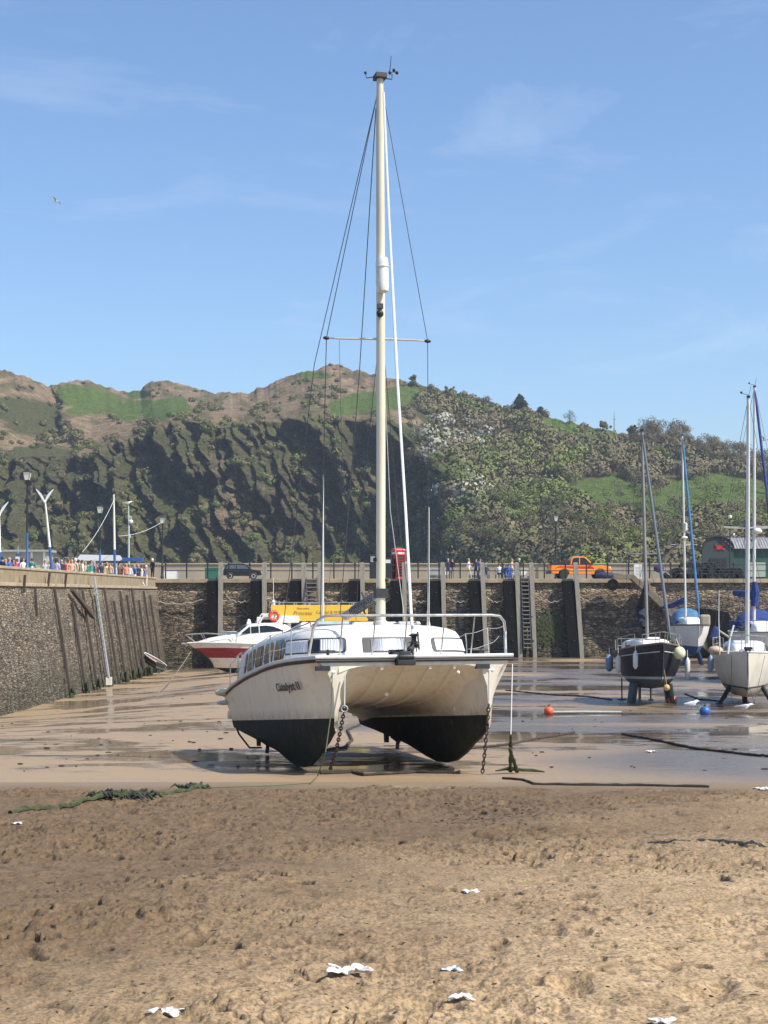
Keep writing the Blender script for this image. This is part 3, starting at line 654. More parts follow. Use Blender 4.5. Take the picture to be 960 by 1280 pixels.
# skyline trees one can tell apart
def tree(name, px_, h, wdt, kd, label, lobes, cone=False, dens=260, leaf=.26, dv=0, py_=None):
    jj = int(np.searchsorted(U, px_)); ii = NV-6 if py_ is None else int((yb-py_)/(yb-yc[jj])*(NV-1)); b_ = P[ii, jj]
    t_ = thing(name, b_, label, 'tree'); gq = np.random.default_rng(int(px_)+dv)
    m_ = MB(); m_.tube([(0, 0, -1), (.1, 0, h*.5), (0, 0, h*.85)], [h*.035, h*.022, h*.01], 6)
    c_ = []
    for k in range(lobes):
        fz = gq.uniform(.15, .95); rr = (wdt*(1-fz)*.9+.25 if cone else wdt*math.sin(math.pi*(.25+.65*fz))*.5); a_ = gq.uniform(0, 6.28)
        c_.append((math.cos(a_)*rr*.5, math.sin(a_)*rr*.5, h*fz, max(.4, rr*.62))); m_.tube([(0, 0, h*fz*.6), (math.cos(a_)*rr*.6, math.sin(a_)*rr*.6, h*fz)], [h*.012, h*.004], 4)
    m_.build('trunk', BARK, t_); c_ = np.array(c_); q_, f_, tn = foliage(c_[:, :3], np.stack([c_[:, 3]]*2+[c_[:, 3]*.75], -1), dens, leaf, int(px_)+3)
    np_mesh('crown', q_, f_, [LM[kd]], smooth_=False, attrs={'tone': tn[:, None].repeat(3, 1)}, parent=t_, nrm=FNRM); return t_
tree('conifer_tree', 649, 6.6, 4.6, 'pine', 'dark dense evergreen tree, tallest on the skyline right of the tall mast', 16, cone=True)
tree('conifer_tree', 674, 3.2, 3.0, 'pine', 'small dark evergreen on the skyline just right of the tallest evergreen', 7)
tree('round_tree', 516, 4.2, 4.4, 'green', 'round dark tree on the skyline nearest the tall mast', 8, dens=150)
tree('bare_tree', 711, 4.4, 5.0, 'bare', 'pale leafless tree standing alone on the green skyline field', 9, dens=70, leaf=.12)
tree('round_tree', 752, 3.4, 3.6, 'green', 'small round green tree on the skyline field below the radio mast', 6)
tree('round_tree', 790, 3.6, 4.2, 'green', 'dark round tree at left edge of the brown skyline wood', 7)
tree('round_tree', 556, 2.4, 2.6, 'olive', 'small olive bush on the skyline right of the round dark tree, left one of two', 4)
tree('round_tree', 566, 2.6, 3.0, 'green', 'small green bush on the skyline right of the round dark tree, right one of two', 4)
tree('round_tree', 145, 5.5, 7.0, 'green', 'bright round bush at the cliff foot behind the blue and white pole', 8, py_=700)
tree('shrub', 822, 5, 9, 'green', 'dark green shrub in the hedge line beneath the brown skyline wood', 7, py_=578)
# skyline radio mast
b_ = P[NV-3, int(np.searchsorted(U, 767))]; t_ = thing('radio_mast', b_, 'thin grey lattice radio mast on the skyline', 'mast'); m_ = MB(); m_.tube([(-.25, 0, -1), (0, 0, 7.2)], [.10, .05], 4); m_.tube([(.25, 0, -1), (0, 0, 7.2)], [.10, .05], 4)
for k in range(6): m_.tube([(-.25+.04*k, 0, k), (.25-.04*k, 0, k+1)], .05, 3)
m_.build('lattice', GALV, t_)
m_ = MB(); m_.box((0, 0, 4.5), (1.0, .15, .25)); m_.build('crossbar', GALV, t_)
# small stone hut on the slope
b_ = P[int((yb-518)/(yb-yc[int(np.searchsorted(U, 534))])*(NV-1)), int(np.searchsorted(U, 534))]; t_ = thing('stone_shelter', b_, 'small dark stone shelter on the slope below the skyline', 'shelter')
m_ = MB(); m_.box((0, 0, .9), (5.2, 3, 2.6)); m_.build('wall', STONE_F, t_); m_ = MB(); m_.box((0, -.1, 2.35), (5.8, 3.6, .3)); m_.build('roof', GREYP, t_, bev=.04)
m_ = MB(); m_.box((.3, -1.53, .9), (1.6, .1, 1.5)); m_.build('opening', RUBBER, t_)
# ---------------------------------------------------------------- the catamaran
CATG = -3.40
YAW = R(16.4)
MC = Matrix.Translation((.62, 28.8, CATG)) @ Matrix.Rotation(YAW, 4, 'Z') @ Matrix.Translation((0, 3, 0)) @ Matrix.Rotation(R(-4.6), 4, 'X') @ Matrix.Translation((0, -3, 0))
MCI = MC.inverted()
def L(px, py, d): return MCI @ W(px, py, d)
def LW(p): return MCI @ Vector(p)
cat = thing('catamaran', None, 'large white twin-hulled sailing catamaran with black hull bottoms aground on the wet sand', 'catamaran', M=MC)
DZ = 1.82; WLZ = .93; LEN = 7.7; HC = 1.46
def ip(t, xs, ys): return float(np.interp(t, xs, ys))
YS = [0, .12, .3, .6, 1.0, 1.5, 2.1, 2.7, 3.3, 4.0, 4.8, 5.6, 6.4, 7.1, 7.7]
def cat_section(y, side):
    """outline of one hull at station y, from outer deck edge round the keel to the inner edge; side +1 outer is +x"""
    bd = ip(y, [0, .3, 1, 2, 3.5, 6, 7.7], [.40, .47, .56, .63, .67, .67, .60])      # deck half width
    bw = ip(y, [0, .3, 1, 2, 3.5, 6, 7.7], [.035, .10, .27, .43, .52, .52, .44])
    bk = ip(y, [0, .3, 1, 2, 3.5, 6, 7.7], [.03, .08, .22, .38, .47, .48, .40])
    zk = ip(y, [.0, .25, .6, 1.0, 1.5, 2.3, 3.2, 4.2, 5.0, 7.7], [.70, .60, .50, .40, .22, 0.0, 0.0, .14, .30, .74])
    zc = ip(y, [0, 1.2, 3, 5, 7.7], [.86, .72, .54, .55, .78])
    zt = ip(y, [0, 1, 4, 7.7], [DZ, DZ, DZ-.01, DZ-.04])
    rk = lambda z: max(0, (DZ-z))*.20*max(0, 1-y/1.2)
    pts = []
    for z, b_ in ((zt, bd), (zt-.16, bd*.985 if y > .5 else bd*.45+bw*.55), ((zt+WLZ)/2, (bd*.45+bw*.55) if y > .5 else bw*1.25+.02), (WLZ+.12, bw*1.03), (WLZ, bw), ((WLZ+zc)/2, (bw+bk)/2*1.005), (zc, bk), ((zc+zk)/2, (bk*.56+.02)), (zk+.06, .055 if y > .3 else .02), (zk, .03 if y > .3 else .012)):
        pts.append((b_, z))
    out = [(side*b_, z) for b_, z in pts]+[(-side*b_, z) for b_, z in pts[::-1]]
    return [(side*HC+x, y+rk(z), z) for x, z in out]
for side, lab in ((-1, None), (1, None)):
    b = MB(); rings = [cat_section(y, side) for y in YS]
    n = len(rings[0])
    b.loft(rings, True, lambda i, k: 1 if 4 <= k < n-5 else 0, True)
    b.m[-2:] = [0, 0]
    h = b.build('hull', [CREAM, BLACKP], cat, sharp=32)
    # underside band at the transom keeps the paint line
# step and rubbing strip at the stern of each hull
for side in (-1, 1):
    b = MB(); b.box((side*HC, LEN+.22, WLZ+.20), (.95, .44, .30), mi=0, taper=.95); b.build('stern_step', [CREAM], cat, bev=.05)
# bridge deck: one curved underside and front beam
def zun(y): return ip(y, [0, .25, .6, 1.1, 1.8, 2.6, 7.4], [DZ-.10, DZ-.18, DZ-.34, DZ-.52, DZ-.63, DZ-.67, DZ-.70])
rings = []
for y in [.02, .15, .35, .6, .9, 1.3, 1.8, 2.6, 4, 5.5, 7.4]:
    r_ = []; zu = zun(y)
    xe = HC-ip(y, [0, .3, 1, 2, 3.5], [.02, .06, .20, .36, .45])
    for k in range(15):
        x = -xe+2*xe*k/14; a_ = abs(x)/xe; r_.append((x, y, zu-(.10+.16*min(1, y))*max(0, (a_-.6)/.4)**2))
    for k in range(14, -1, -1):
        x = -xe+2*xe*k/14; r_.append((x, y, DZ-.02))
    rings.append(r_)
b = MB(); b.loft(rings, True, 0, True); b.build('bridge_deck', CREAM, cat, sharp=50)
for x in (-.62, -.16, .30, .76):      # raised strakes under the bridge deck
    b = MB(); pts = []
    rr = []
    for y in [.06, .3, .6, 1.0, 1.5, 2.2, 3.4]:
        z = zun(y); xx = x-.02*y; rr.append([(xx-.045, y, z+.02), (xx-.025, y, z-.045), (xx+.025, y, z-.045), (xx+.045, y, z+.02)])
    b.loft(rr, True); b.build('strake', CREAM, cat)
# deck
outl = []
for y in YS: outl.append((-HC-ip(y, [0, .3, 1, 2, 3.5, 6, 7.7], [.40, .47, .56, .63, .67, .67, .60])+.012, y))
outl += [(-p[0], p[1]) for p in outl[::-1]]
b = MB(); b.prism([(p[0], max(.012, min(LEN-.012, p[1]))) for p in outl], 'z', DZ-.006, DZ+.052); b.build('deck', WHITE, cat, bev=.014)
# rubbing strake: black band with pale edge above, round bow and sides
edge = []
for y in YS[::-1]: edge.append((-HC-ip(y, [0, .3, 1, 2, 3.5, 6, 7.7], [.40, .47, .56, .63, .67, .67, .60])-.012, y, ip(y, [0, 1, 4, 7.7], [DZ, DZ, DZ-.01, DZ-.04])-.03))
edge += [(-x, y, z) for x, y, z in edge[::-1]]
edge = [(x, y-(.015 if y == 0 else 0), z) for x, y, z in edge]
b = MB(); b.tube(edge, .024, 8); b.build('rubbing_strake', RUBBER, cat)
e2 = [(x*1.002, y, z+.062) for x, y, z in edge]; b = MB(); b.tube(e2, .036, 8); b.build('toe_rail', mat('gunwale_pale', (.66, .65, .63), .5, .15, 5, .1), cat)
# cabin
def plan(sc, y0, y1, hw, n=56, pw=5.0):
    """rounded outline, front at y0, from right-rear round the front to left-rear"""
    o = []; cy = y1
    for k in range(n+1):
        a = math.pi*k/n; c_, s_ = math.cos(a), math.sin(a)
        x = hw*(abs(c_)**(2/pw))*(1 if c_ >= 0 else -1); y = cy-(y1-y0)*(abs(s_)**(2/pw)); o.append((x*sc, y))
    return o
CB = DZ+.045
lev = [(CB-.01, 1.42, 1.95, 1.0), (CB+.12, 1.45, 1.94, 1.0), (CB+.50, 1.60, 1.87, 1.0), (CB+.60, 1.68, 1.81, 1.0), (CB+.66, 1.82, 1.68, 1.0), (CB+.71, 2.05, 1.46, 1.0), (CB+.75, 2.4, 1.14, 1.0), (CB+.78, 2.85, .78, 1.0), (CB+.79, 3.3, .35, 1.0)]
YR = 6.7
def cabin_ring(k): z, y0, hw, s_ = lev[k]; return [(x, y, z+.05*max(0, (y-2.5))/4*(k > 3)) for x, y in plan(1, y0, YR, hw)]
rings = [cabin_ring(k) for k in range(len(lev))]
b = MB(); b.loft(rings, True, 0, True); b.build('cabin', WHITE, cat, sharp=50)
def cabin_pt(u, z, off=0.0):
    """surface point of the cabin side: u in 0..1 from right rear round the front to left rear"""
    zs = [l_[0] for l_ in lev]; y0 = ip(z, zs, [l_[1] for l_ in lev]); hw = ip(z, zs, [l_[2] for l_ in lev])
    def pt(uu):
        a = math.pi*uu; c_, s_ = math.cos(a), math.sin(a); pw = 5.0
        return Vector((hw*(abs(c_)**(2/pw))*(1 if c_ >= 0 else -1), YR-(YR-y0)*(abs(s_)**(2/pw)), z))
    p = pt(u); t_ = pt(min(1, u+.004))-pt(max(0, u-.004)); t_.normalize(); nn = Vector((0, 0, 1)).cross(t_); nn = -nn if nn.dot(Vector((p.x, p.y-YR, 0))) < 0 else nn
    return p+nn*off
def find_u(x, front=True):
    lo_, hi_ = (.12, .88)
    best = min((abs(cabin_pt(lo_+(hi_-lo_)*k/400, CB+.25).x-x), lo_+(hi_-lo_)*k/400) for k in range(401)); return best[1]
def win_patch(u0, u1, z0, z1, off, wav=0, n=26, rows=9, rc=.25, m=0):
    b = MB(); R_ = []
    for i in range(rows):
        f_ = i/(rows-1); z = z0+(z1-z0)*f_; e = abs(f_*2-1); ins = rc*(1-math.sqrt(max(0, 1-max(0, (e-.45)/.55)**2)))*.35
        row = []
        for k in range(n):
            g_ = ins/ (n/9)+(k/(n-1))*(1-2*ins/(n/9)); u = u0+(u1-u0)*g_
            row.append(cabin_pt(u, z, off+wav*math.sin(k*2.1+math.sin(k*.7)*1.4+i*.08)))
        R_.append(row)
    b.loft(R_, False, 0, False); return b
def cabin_window(u0, u1, z0, z1, dark=None, label=None):
    w_ = win_patch(u0, u1, z0, z1, .012, 0, 40).build('window', mat('window_gasket', (.05, .05, .05), .6, .2, 8, .1), cat, label=label)
    du = .0085*(1 if u1 > u0 else -1)
    win_patch(u0+du, u1-du, z0+.028, z1-.028, .022, .008, 120, 9).build('curtain', CURTAIN, w_)
    if dark: win_patch(dark[0], dark[1], z0+.03, z1-.03, .037, 0, 6, 5, 0).build('curtain_gap', GLASSD, w_)
    return w_
u_ = find_u
cabin_window(u_(-1.80), u_(-.88), CB+.18, CB+.47, dark=(u_(-1.52), u_(-1.34)))
cabin_window(u_(-.56), u_(.50), CB+.18, CB+.47)
cabin_window(u_(.82), u_(1.74), CB+.18, CB+.46)
# side windows: dark slatted panes, both sides
for sgn in (1, -1):
    for (y0_, y1_) in ((2.75, 3.3), (3.45, 4.1), (4.25, 4.9), (5.05, 5.7), (5.85, 6.35)):
        def uy(yy):
            cand = [(abs(cabin_pt(q/600, CB+.25).y-yy), q/600) for q in (range(380, 601) if sgn > 0 else range(0, 221))]; return min(cand)[1]
        wn = win_patch(uy(y0_), uy(y1_), CB+.08, CB+.50, .012, 0, 8, 7).build('side_window', GLASSD, cat)
        win_patch(uy(y0_)*.7+uy(y1_)*.3, uy(y0_)*.62+uy(y1_)*.38, CB+.11, CB+.44, .020, 0, 3, 3, 0).build('blind_slat', GREYP, wn)
# raised hatch and sliding coach roof
b = MB(); b.box((.0, 5.4, CB+.93), (2.2, 1.9, .12), taper=.93); b.build('coach_roof', WHITE, cat, bev=.04)
b = MB(); b.box((-.55, 3.9, CB+.885), (.75, .62, .07), taper=.9); hq = b.build('deck_hatch', mat('hatch_blue', (.30, .40, .52), .2, .1, 4, .02), cat, bev=.02)
b = MB(); b.box((.95, 3.6, CB+.85), (.5, .5, .07), taper=.9); b.build('deck_hatch', GREYP, cat, bev=.02)
# grab rails
for x in (-1.15, 1.05):
    b = MB(); b.tube([(x, 3.2, CB+.76), (x, 3.25, CB+.86), (x, 5.6, CB+.90), (x, 5.65, CB+.8)], .014); b.build('grab_rail', TEAK, cat)
# bow roller and chain locker at the centre
b = MB(); b.box((0-.22, -.02, DZ-.05), (.34, .30, .12)); b.box((-.22, .12, DZ+.06), (.20, .5, .12)); b.tube([(-.36, -.15, DZ+.02), (-.08, -.15, DZ+.02)], .05, 8); b.build('bow_roller', IRON, cat, bev=.012)
b = MB(); b.box((-.2, .5, DZ+.10), (.24, .24, .14)); b.tube([(-.36, .5, DZ+.13), (-.04, .5, DZ+.13)], .05, 10); b.build('windlass', IRON, cat, bev=.02)
for side in (-1, 1):
    b = MB(); b.ball((side*(HC+.05)-.02, .10, DZ-.19), .075, 8, sc=(1.6, 1, .8)); b.build('bow_light', WHITE, cat)
    b = MB(); b.box((side*(HC+.05)-.22, .03, DZ-.14), (.26, .10, .07)); b.tube([(side*(HC+.05)-.22, .06, DZ-.14), (side*HC-.1, .3, DZ+.05), (side*HC-.1, .3, DZ+.18)], .03, 8); b.tube([(side*HC-.24, .3, DZ+.15), (side*HC+.04, .3, DZ+.15)], .022, 8); b.build('mooring_cleat', IRON, cat)
# pulpit and guard rails
ZR = DZ+.78
def arc(p, q, r_, n=5): return [Vector(p).lerp(Vector(q), k/n) for k in range(n+1)]
b = MB(); xr = 1.80
b.tube([(-xr-.02, .75, DZ+.03), (-xr, .55, DZ+.35), (-xr, .40, ZR-.22), (-xr+.03, .20, ZR-.08), (-xr+.14, .09, ZR-.01), (-xr+.3, .06, ZR), (xr-.3, .06, ZR), (xr-.12, .09, ZR-.02), (xr-.02, .14, ZR-.12), (xr+.02, .2, ZR-.3), (xr, .16, DZ+.40), (xr-.02, .10, DZ+.03)], .026, 8); b.build('pulpit_rail', STEEL, cat)
for x in (-1.33, -.72, -.12, .60, 1.18):
    b = MB(); b.tube([(x-.02, .30, DZ+.03), (x, .06, ZR-.01)], .0135, 6); b.lathe([(.035, 0), (.035, .02), (.018, .05)], (x-.02, .30, DZ+.045), 8); b.build('rail_stanchion', STEEL, cat)
for sgn in (-1, 1):
    ys = [1.5, 3.0, 4.6, 6.2, 7.4]; top = [(sgn*xr, .40 if sgn < 0 else .2, ZR-.2)]; mid = [(sgn*xr, .5, DZ+.40)]
    for y in ys:
        x = sgn*(HC+ip(y, [0, 2, 3.5, 6, 7.7], [.38, .55, .60, .60, .52])); h = .62
        b = MB(); b.tube([(x, y, DZ+.02), (x-sgn*.02, y, DZ+h)], .0125, 6); b.build('rail_stanchion', STEEL, cat); top.append((x-sgn*.02, y, DZ+h)); mid.append((x, y, DZ+h*.5))
    for l_, nm in ((top, 'guard_wire'), (mid, 'guard_wire')):
        l2 = []
        for p_, q_ in zip(l_[:-1], l_[1:]):
            for k in range(4):
                f_ = k/4; r_ = Vector(p_).lerp(Vector(q_), f_); r_.z -= .03*math.sin(math.pi*f_); l2.append(r_)
        l2.append(l_[-1]); b = MB(); b.tube(l2, .006, 5); b.build(nm, WIREL, cat)
# stern rails (pushpit) and gear
for sgn in (-1, 1):
    b = MB(); x = sgn*(HC+.35)
    b.tube([(x, 6.9, DZ), (x, 6.9, DZ+.72), (x, 7.0, DZ+.80), (x, 7.5, DZ+.80), (x-sgn*.1, 7.62, DZ+.7), (x-sgn*.1, 7.62, DZ)], .018, 7); b.tube([(x, 6.9, DZ+.4), (x, 7.5, DZ+.4)], .012); b.tube([(x-sgn*.1, 7.6, DZ+.75), (x-sgn*.9, 7.6, DZ+.75), (x-sgn*.9, 7.6, DZ)], .018, 7)
    b.build('stern_rail', STEEL, cat)
b = MB(); b.ball((-HC-.68, 7.4, DZ-.02), .13, 10, sc=(1.5, 1, .8)); b.build('stern_fender', mat('fender_cream', (.72, .68, .42), .5, .1, 5, .1), cat)
b = MB(); b.ball((-HC-.62, 7.62, DZ-.30), .11, 8, sc=(1.7, 1, .7)); b.build('stern_fender', FENDW, cat)
b = MB(); b.box((-HC-.35, 7.72, DZ-.18), (.30, .22, .55)); b.ball((-HC-.35, 7.75, DZ+.12), .16, 8, sc=(1, 1, .8)); b.build('rope_bundle', BLUEC, cat, bev=.05)
b = MB(); b.ball((-HC+.15, 6.3, DZ+.62), .13, 8, sc=(1, 1.2, .8)); b.tube([(-HC+.15, 6.3, DZ+.6), (-HC+.28, 6.3, DZ+.15)], .05); b.build('sheet_winch', IRON, cat)
# rudders, props, skeg
for side in (-1, 1):
    b = MB(); b.loft([[(side*HC-.03, 6.75, .82), (side*HC+.03, 6.75, .82), (side*HC+.03, 7.1, .82), (side*HC-.03, 7.1, .82)], [(side*HC-.02, 6.8, .06+.30), (side*HC+.02, 6.8, .06+.30), (side*HC+.02, 7.08, .06+.30), (side*HC-.02, 7.08, .06+.30)]]); b.build('rudder', BLACKP, cat, bev=.01)
    b = MB(); b.tube([(side*HC+.05, 5.6, .50), (side*HC+.05, 6.2, .40)], .035, 8); b.lathe([(.0, -.03), (.05, 0), (.05, .06), (0, .09)], (side*HC+.05, 6.2, .36), 8)
    for k in range(3):
        a_ = k*2.1+.4; b.box((side*HC+.05+math.cos(a_)*.11, 6.22, .40+math.sin(a_)*.11), (.16, .02, .08), Matrix.Rotation(-a_, 3, 'Y'))
    b.build('propeller', IRON, cat)
b = MB(); b.tube([(-HC-.42, 7.65, .95), (-HC-.30, 7.6, .62), (-HC-.12, 7.35, .32), (.12-HC, 7.2, .32)], .022); b.build('hanging_line', RUBBER, cat)
# the sheer: decks droop towards the stern
bpy.context.view_layer.update()
KEEP = {'cabin', 'window', 'curtain', 'curtain_gap', 'side_window', 'blind_slat', 'coach_roof', 'deck_hatch', 'grab_rail'}
def sheer_warp(o):
    for v_ in o.data.vertices:
        y, z = v_.co.y, v_.co.z
        if o.name.split('.')[0] not in KEEP and z > WLZ: v_.co.z += ip(y, [0, 2, 4, 6, 7.7], [.165, .12, .05, .0, .0])*min(1, (z-WLZ)/(DZ-WLZ))
        if o.name.split('.')[0] in KEEP and z > CB+.06: v_.co.z += .075
        if z > WLZ: v_.co.z += ip(y, [0, 1.5, 3, 5, 6.5, 7.7], [0, .04, .05, -.02, -.14, -.30])*min(1, (z-WLZ)/(DZ-WLZ))
def _walk(o):
    for c_ in o.children:
        if c_.type == 'MESH': sheer_warp(c_)
        _walk(c_)
_walk(cat)
# mast, spreaders, rig
dm = 31.35
up = lambda px, py, d=dm: L(px, py, d)
zr = [ (476.0, 781), (476.0, 700), (476.2, 560), (475.8, 420), (475.5, 260), (475.0, 150), (475.0, 97)]
b = MB(); pts = [up(a_, c_) for a_, c_ in zr]; rr = [.092, .092, .090, .088, .086, .080, .066]
b.tube(pts, rr, 14); mast = b.build('mast', MASTC, cat)
mm = lambda: None
def sub(nm, b_, mt, **k): return b_.build(nm, mt, mast, **k)
b = MB(); b.tube([up(474.6, 420), up(474.6, 330)], .012, 5); b.tube([up(471.0, 700), up(470.8, 470), up(471.5, 110)], .010, 5); b.tube([up(480.6, 770), up(480.4, 500), up(479.6, 120)], .009, 5); sub('halyard', b, WIRE)
b = MB(); b.tube([up(407.5, 422.5), up(430, 423.5), up(476, 423.8), up(520, 425.5), up(535, 426.5)], [.016, .02, .026, .02, .016], 8); sub('spreader', b, ALU)
for p_ in ((408, 422.5), (534.5, 426.5)):
    b = MB(); b.ball(up(*p_), .045, 6, sc=(1.6, 1, .8)); sub('spreader_end', b, IRON)
b = MB(); b.lathe([(.03, -.36), (.11, -.33), (.125, -.25), (.125, .25), (.11, .33), (.03, .36)], up(477.8, 343.5, dm-.17), 14); b.torus(up(477.8, 352, dm-.17), .127, .008); b.torus(up(477.8, 334, dm-.17), .127, .008); sub('radar_reflector', b, WHITE)
b = MB(); b.ball(up(475, 392, dm-.14), .075, 8); b.box(up(475.2, 383, dm-.12), (.1, .1, .1)); sub('steaming_light', b, IRON)
b = MB(); b.box(up(475, 96), (.22, .26, .09)); b.tube([up(475, 95), up(458, 97.5), up(457, 91)], .011, 6); b.ball(up(456.8, 91), .03, 6); b.tube([up(478, 98), up(490, 99), up(490, 93)], .012, 6); b.tube([up(487, 92), up(489, 70)], [.010, .006], 6)
sub('masthead_fitting', b, IRON)
b = MB()
for a_ in range(3):
    q_ = Vector((math.cos(a_*2.1+.3)*.08, math.sin(a_*2.1+.3)*.08, 0)); b.ball(up(492, 90)+q_, .035, 6); b.tube([up(492, 90), up(492, 90)+q_], .006, 4)
sub('anemometer', b, IRON)
# greenery of rust and gaiter at the foot of the mast
b = MB(); b.lathe([(.17, -.05), (.16, .02), (.10, .05), (.10, .35)], up(476, 779, dm), 12); sub('mast_step', b, ALU)
b = MB(); b.ball(up(483, 725), .05, 6); b.ball(up(469, 700), .05, 6); b.box(up(476, 742), (.24, .22, .18)); sub('mast_winch', b, IRON)
# boom, lashed low to the left rear
b = MB(); b.tube([up(477, 742, 31.5), up(432, 770, 34.6)], [.075, .095], 10); b.build('boom', mat('boom_grey', (.30, .30, .29), .5, .15, 5, .1, .2), cat)
b = MB()
pa, pb = up(477, 742, 31.5), up(432, 770, 34.6)
for k in range(14):
    f_ = .15+.6*k/13; p_ = pa.lerp(pb, f_); b.torus(p_, .10, .012, (pb-pa).to_track_quat('Z', 'Y').to_matrix(), 10)
pts = [up(452, 740, 32), up(457, 752, 32), up(455, 765, 32), up(460, 772, 31.8)]; b.tube(pts, .02); b.build('reefing_line', WIRE, cat)
# standing rigging
def wire(nm, pts, r_, mt): b_ = MB(); b_.tube(pts, r_, 5); return b_.build(nm, mt, cat)
mh = up(471.5, 118)
wire('shroud', [mh, up(408, 422.5), L(404, 600, 32.6), L(400, 790, 33.2)], .009, WIRE)
wire('shroud', [up(470, 125), L(393, 455, 34.0), L(352, 800, 35.5)], .009, WIRE)
wire('shroud', [up(470, 135), L(449, 470, 34), L(425, 770, 36.0)], .010, WIRE)
wire('shroud', [up(479, 118), up(534.5, 426.5), L(535.5, 600, 32.6), L(536, 782, 33)], .007, WIRE)
wire('shroud', [up(473, 430), L(452, 640, 32.5), L(445, 775, 33.5)], .007, WIRE)
wire('shroud', [up(479, 430), L(497, 640, 32.5), L(515, 780, 33.2)], .007, WIRE)
wire('shroud', [up(479, 440), L(488, 640, 32), L(506, 775, 32.4)], .007, WIREL)
wire('shroud', [up(473, 430), L(471, 780, 33.2)], .006, WIRE)
wire('flag_halyard', [L(424, 424, 31.3), L(428, 600, 32), L(404, 785, 33)], .004, WIRE)
wire('forestay', [up(479.5, 115, 31.2), L(486, 270, 30.9), L(497, 480, 30.3), L(507, 640, 29.8), L(514, 768, 29.3), L(518, 818, 29.1)], [.022, .026, .028, .028, .03, .03], mat('furled_sail_white', (.78, .77, .73), .7, .1, 12, .3))
b = MB(); b.lathe([(.04, -.09), (.13, -.08), (.05, -.05), (.05, .03), (.12, .06), (.04, .09)], L(517.5, 798, 29.15), 12); b.build('furling_drum', IRON, cat)
b = MB(); b.tube([L(517, 800, 29.1), L(512, 810, 29.05), L(519, 822, 28.95)], .022); b.tube([L(522, 790, 29.1), L(524, 812, 29.0)], .02); b.ball(L(513, 812, 29), .07, 6); b.ball(L(521, 806, 29), .06, 6); b.build('stay_shackles', IRON, cat)
for (px0, py0, py1, d_) in ((404, 593, 782, 34.2), (536, 634, 782, 33.6)):
    b = MB(); b.tube([L(px0-.5, py1, d_), L(px0, py0, d_)], [.026, .014], 6); b.lathe([(.05, -.04), (.03, .1), (.028, .3)], L(px0-.5, py1, d_), 8); b.build('whip_aerial', WIREL, cat)
# name on the left-hand hull side
cu = bpy.data.curves.new('t', 'FONT'); cu.body = 'Catalyst II'; cu.size = .21; cu.shear = .25; cu.extrude = .004; cu.space_character = 1.05; cu.offset = .004
to = bpy.data.objects.new('t', cu); COL.objects.link(to); bpy.context.view_layer.update(); tm = bpy.data.meshes.new_from_object(to); bpy.data.objects.remove(to)
def hull_out(y, z):
    s_ = cat_section(y, -1); zs = [p[2] for p in s_[:5]][::-1]; xs = [p[0] for p in s_[:5]][::-1]; return ip(z, zs, xs)
ws = max(v_.co.x for v_ in tm.vertices)
for v_ in tm.vertices:      # text runs forward along the hull side: letters read from stern side (left) to bow (right)
    y = 2.42-(v_.co.x/ws)*1.50; z = 1.47+v_.co.y; x = hull_out(y, z)-.006-v_.co.z; v_.co = (x, y, z)
tm.materials.append(mat('lettering_black', (.05, .05, .06), .5, .1, 5, 0)); no_ = bpy.data.objects.new('name_lettering', tm); COL.objects.link(no_); no_.parent = cat
bpy.context.view_layer.update()
# small through-hull fittings on the inner face of the far hull
b = MB()
for (y, z) in ((6.9, 1.12), (6.6, 1.06)):
    s_ = cat_section(y, 1); x = s_[-4][0]; b.lathe([(.0, -.01), (.05, -.01), (.05, .01), (0, .012)], (x-.03, y, z), 10, M=Matrix.Rotation(R(90), 3, 'Y'))
b.build('skin_fitting', IRON, cat)
b = MB(); b.ball((HC-.30, 1.25, WLZ+.12), .04, 6); b.ball((HC-.62, .1, zun(.1)+.03), .035, 6); b.ball((-.3, .9, zun(.9)-.02), .04, 6); b.build('eye_bolt', WHITE, cat)
# ---------------------------------------------------------------- ropes and chains
def sag(p, q_, s_, n=16):
    p = Vector(p); q_ = Vector(q_); o = []
    for k in range(n+1):
        f_ = k/n; r_ = p.lerp(q_, f_); r_.z -= s_*4*f_*(1-f_); o.append(r_)
    return o
def chain(name, pts, link, r_, label, cat_='chain', top=None):
    """separate links along a path"""
    P_ = [Vector(p) for p in pts]; dl = [0]
    for a_, c_ in zip(P_[:-1], P_[1:]): dl.append(dl[-1]+(c_-a_).length)
    n = int(dl[-1]/(link*.72)); b_ = MB()
    for k in range(n):
        s_ = (k+.5)/n*dl[-1]; i = max(0, np.searchsorted(dl, s_)-1); i = min(i, len(P_)-2); f_ = (s_-dl[i])/max(1e-6, dl[i+1]-dl[i]); c_ = P_[i].lerp(P_[i+1], f_); t_ = (P_[i+1]-P_[i]).normalized()
        q_ = t_.to_track_quat('X', 'Z').to_matrix() @ Matrix.Rotation(R(90)*(k % 2)+.3, 3, 'X'); ring = []
        for m in range(10):
            a_ = 2*math.pi*m/10; ring.append(c_+q_ @ Vector((math.cos(a_)*link*.5, math.sin(a_)*link*.30, 0)))
        b_.tube(ring, r_, 5, closed=True)
    o = b_.build(name, RUST); return tag(o, label, cat_)
def gp(px, py, dz=.03): p = G(px, py); p.z = bz(p.x, p.y)+min(dz, .03); return p
p0 = W(431, 845, 28.55); p1 = W(430.5, 886, 28.5); p2 = gp(412, 966)
t_ = thing('mooring_chain', p2, 'rusty chain hanging from the left bow down to the sand', 'chain'); o = chain('chain_links', [p-p2 for p in sag(p1, p2, .12)], .095, .012, None); del o['category']; o.parent = t_
b = MB(); b.tube([p0-p2, p1-p2], .012); b.build('rope_tail', WIREL, t_)
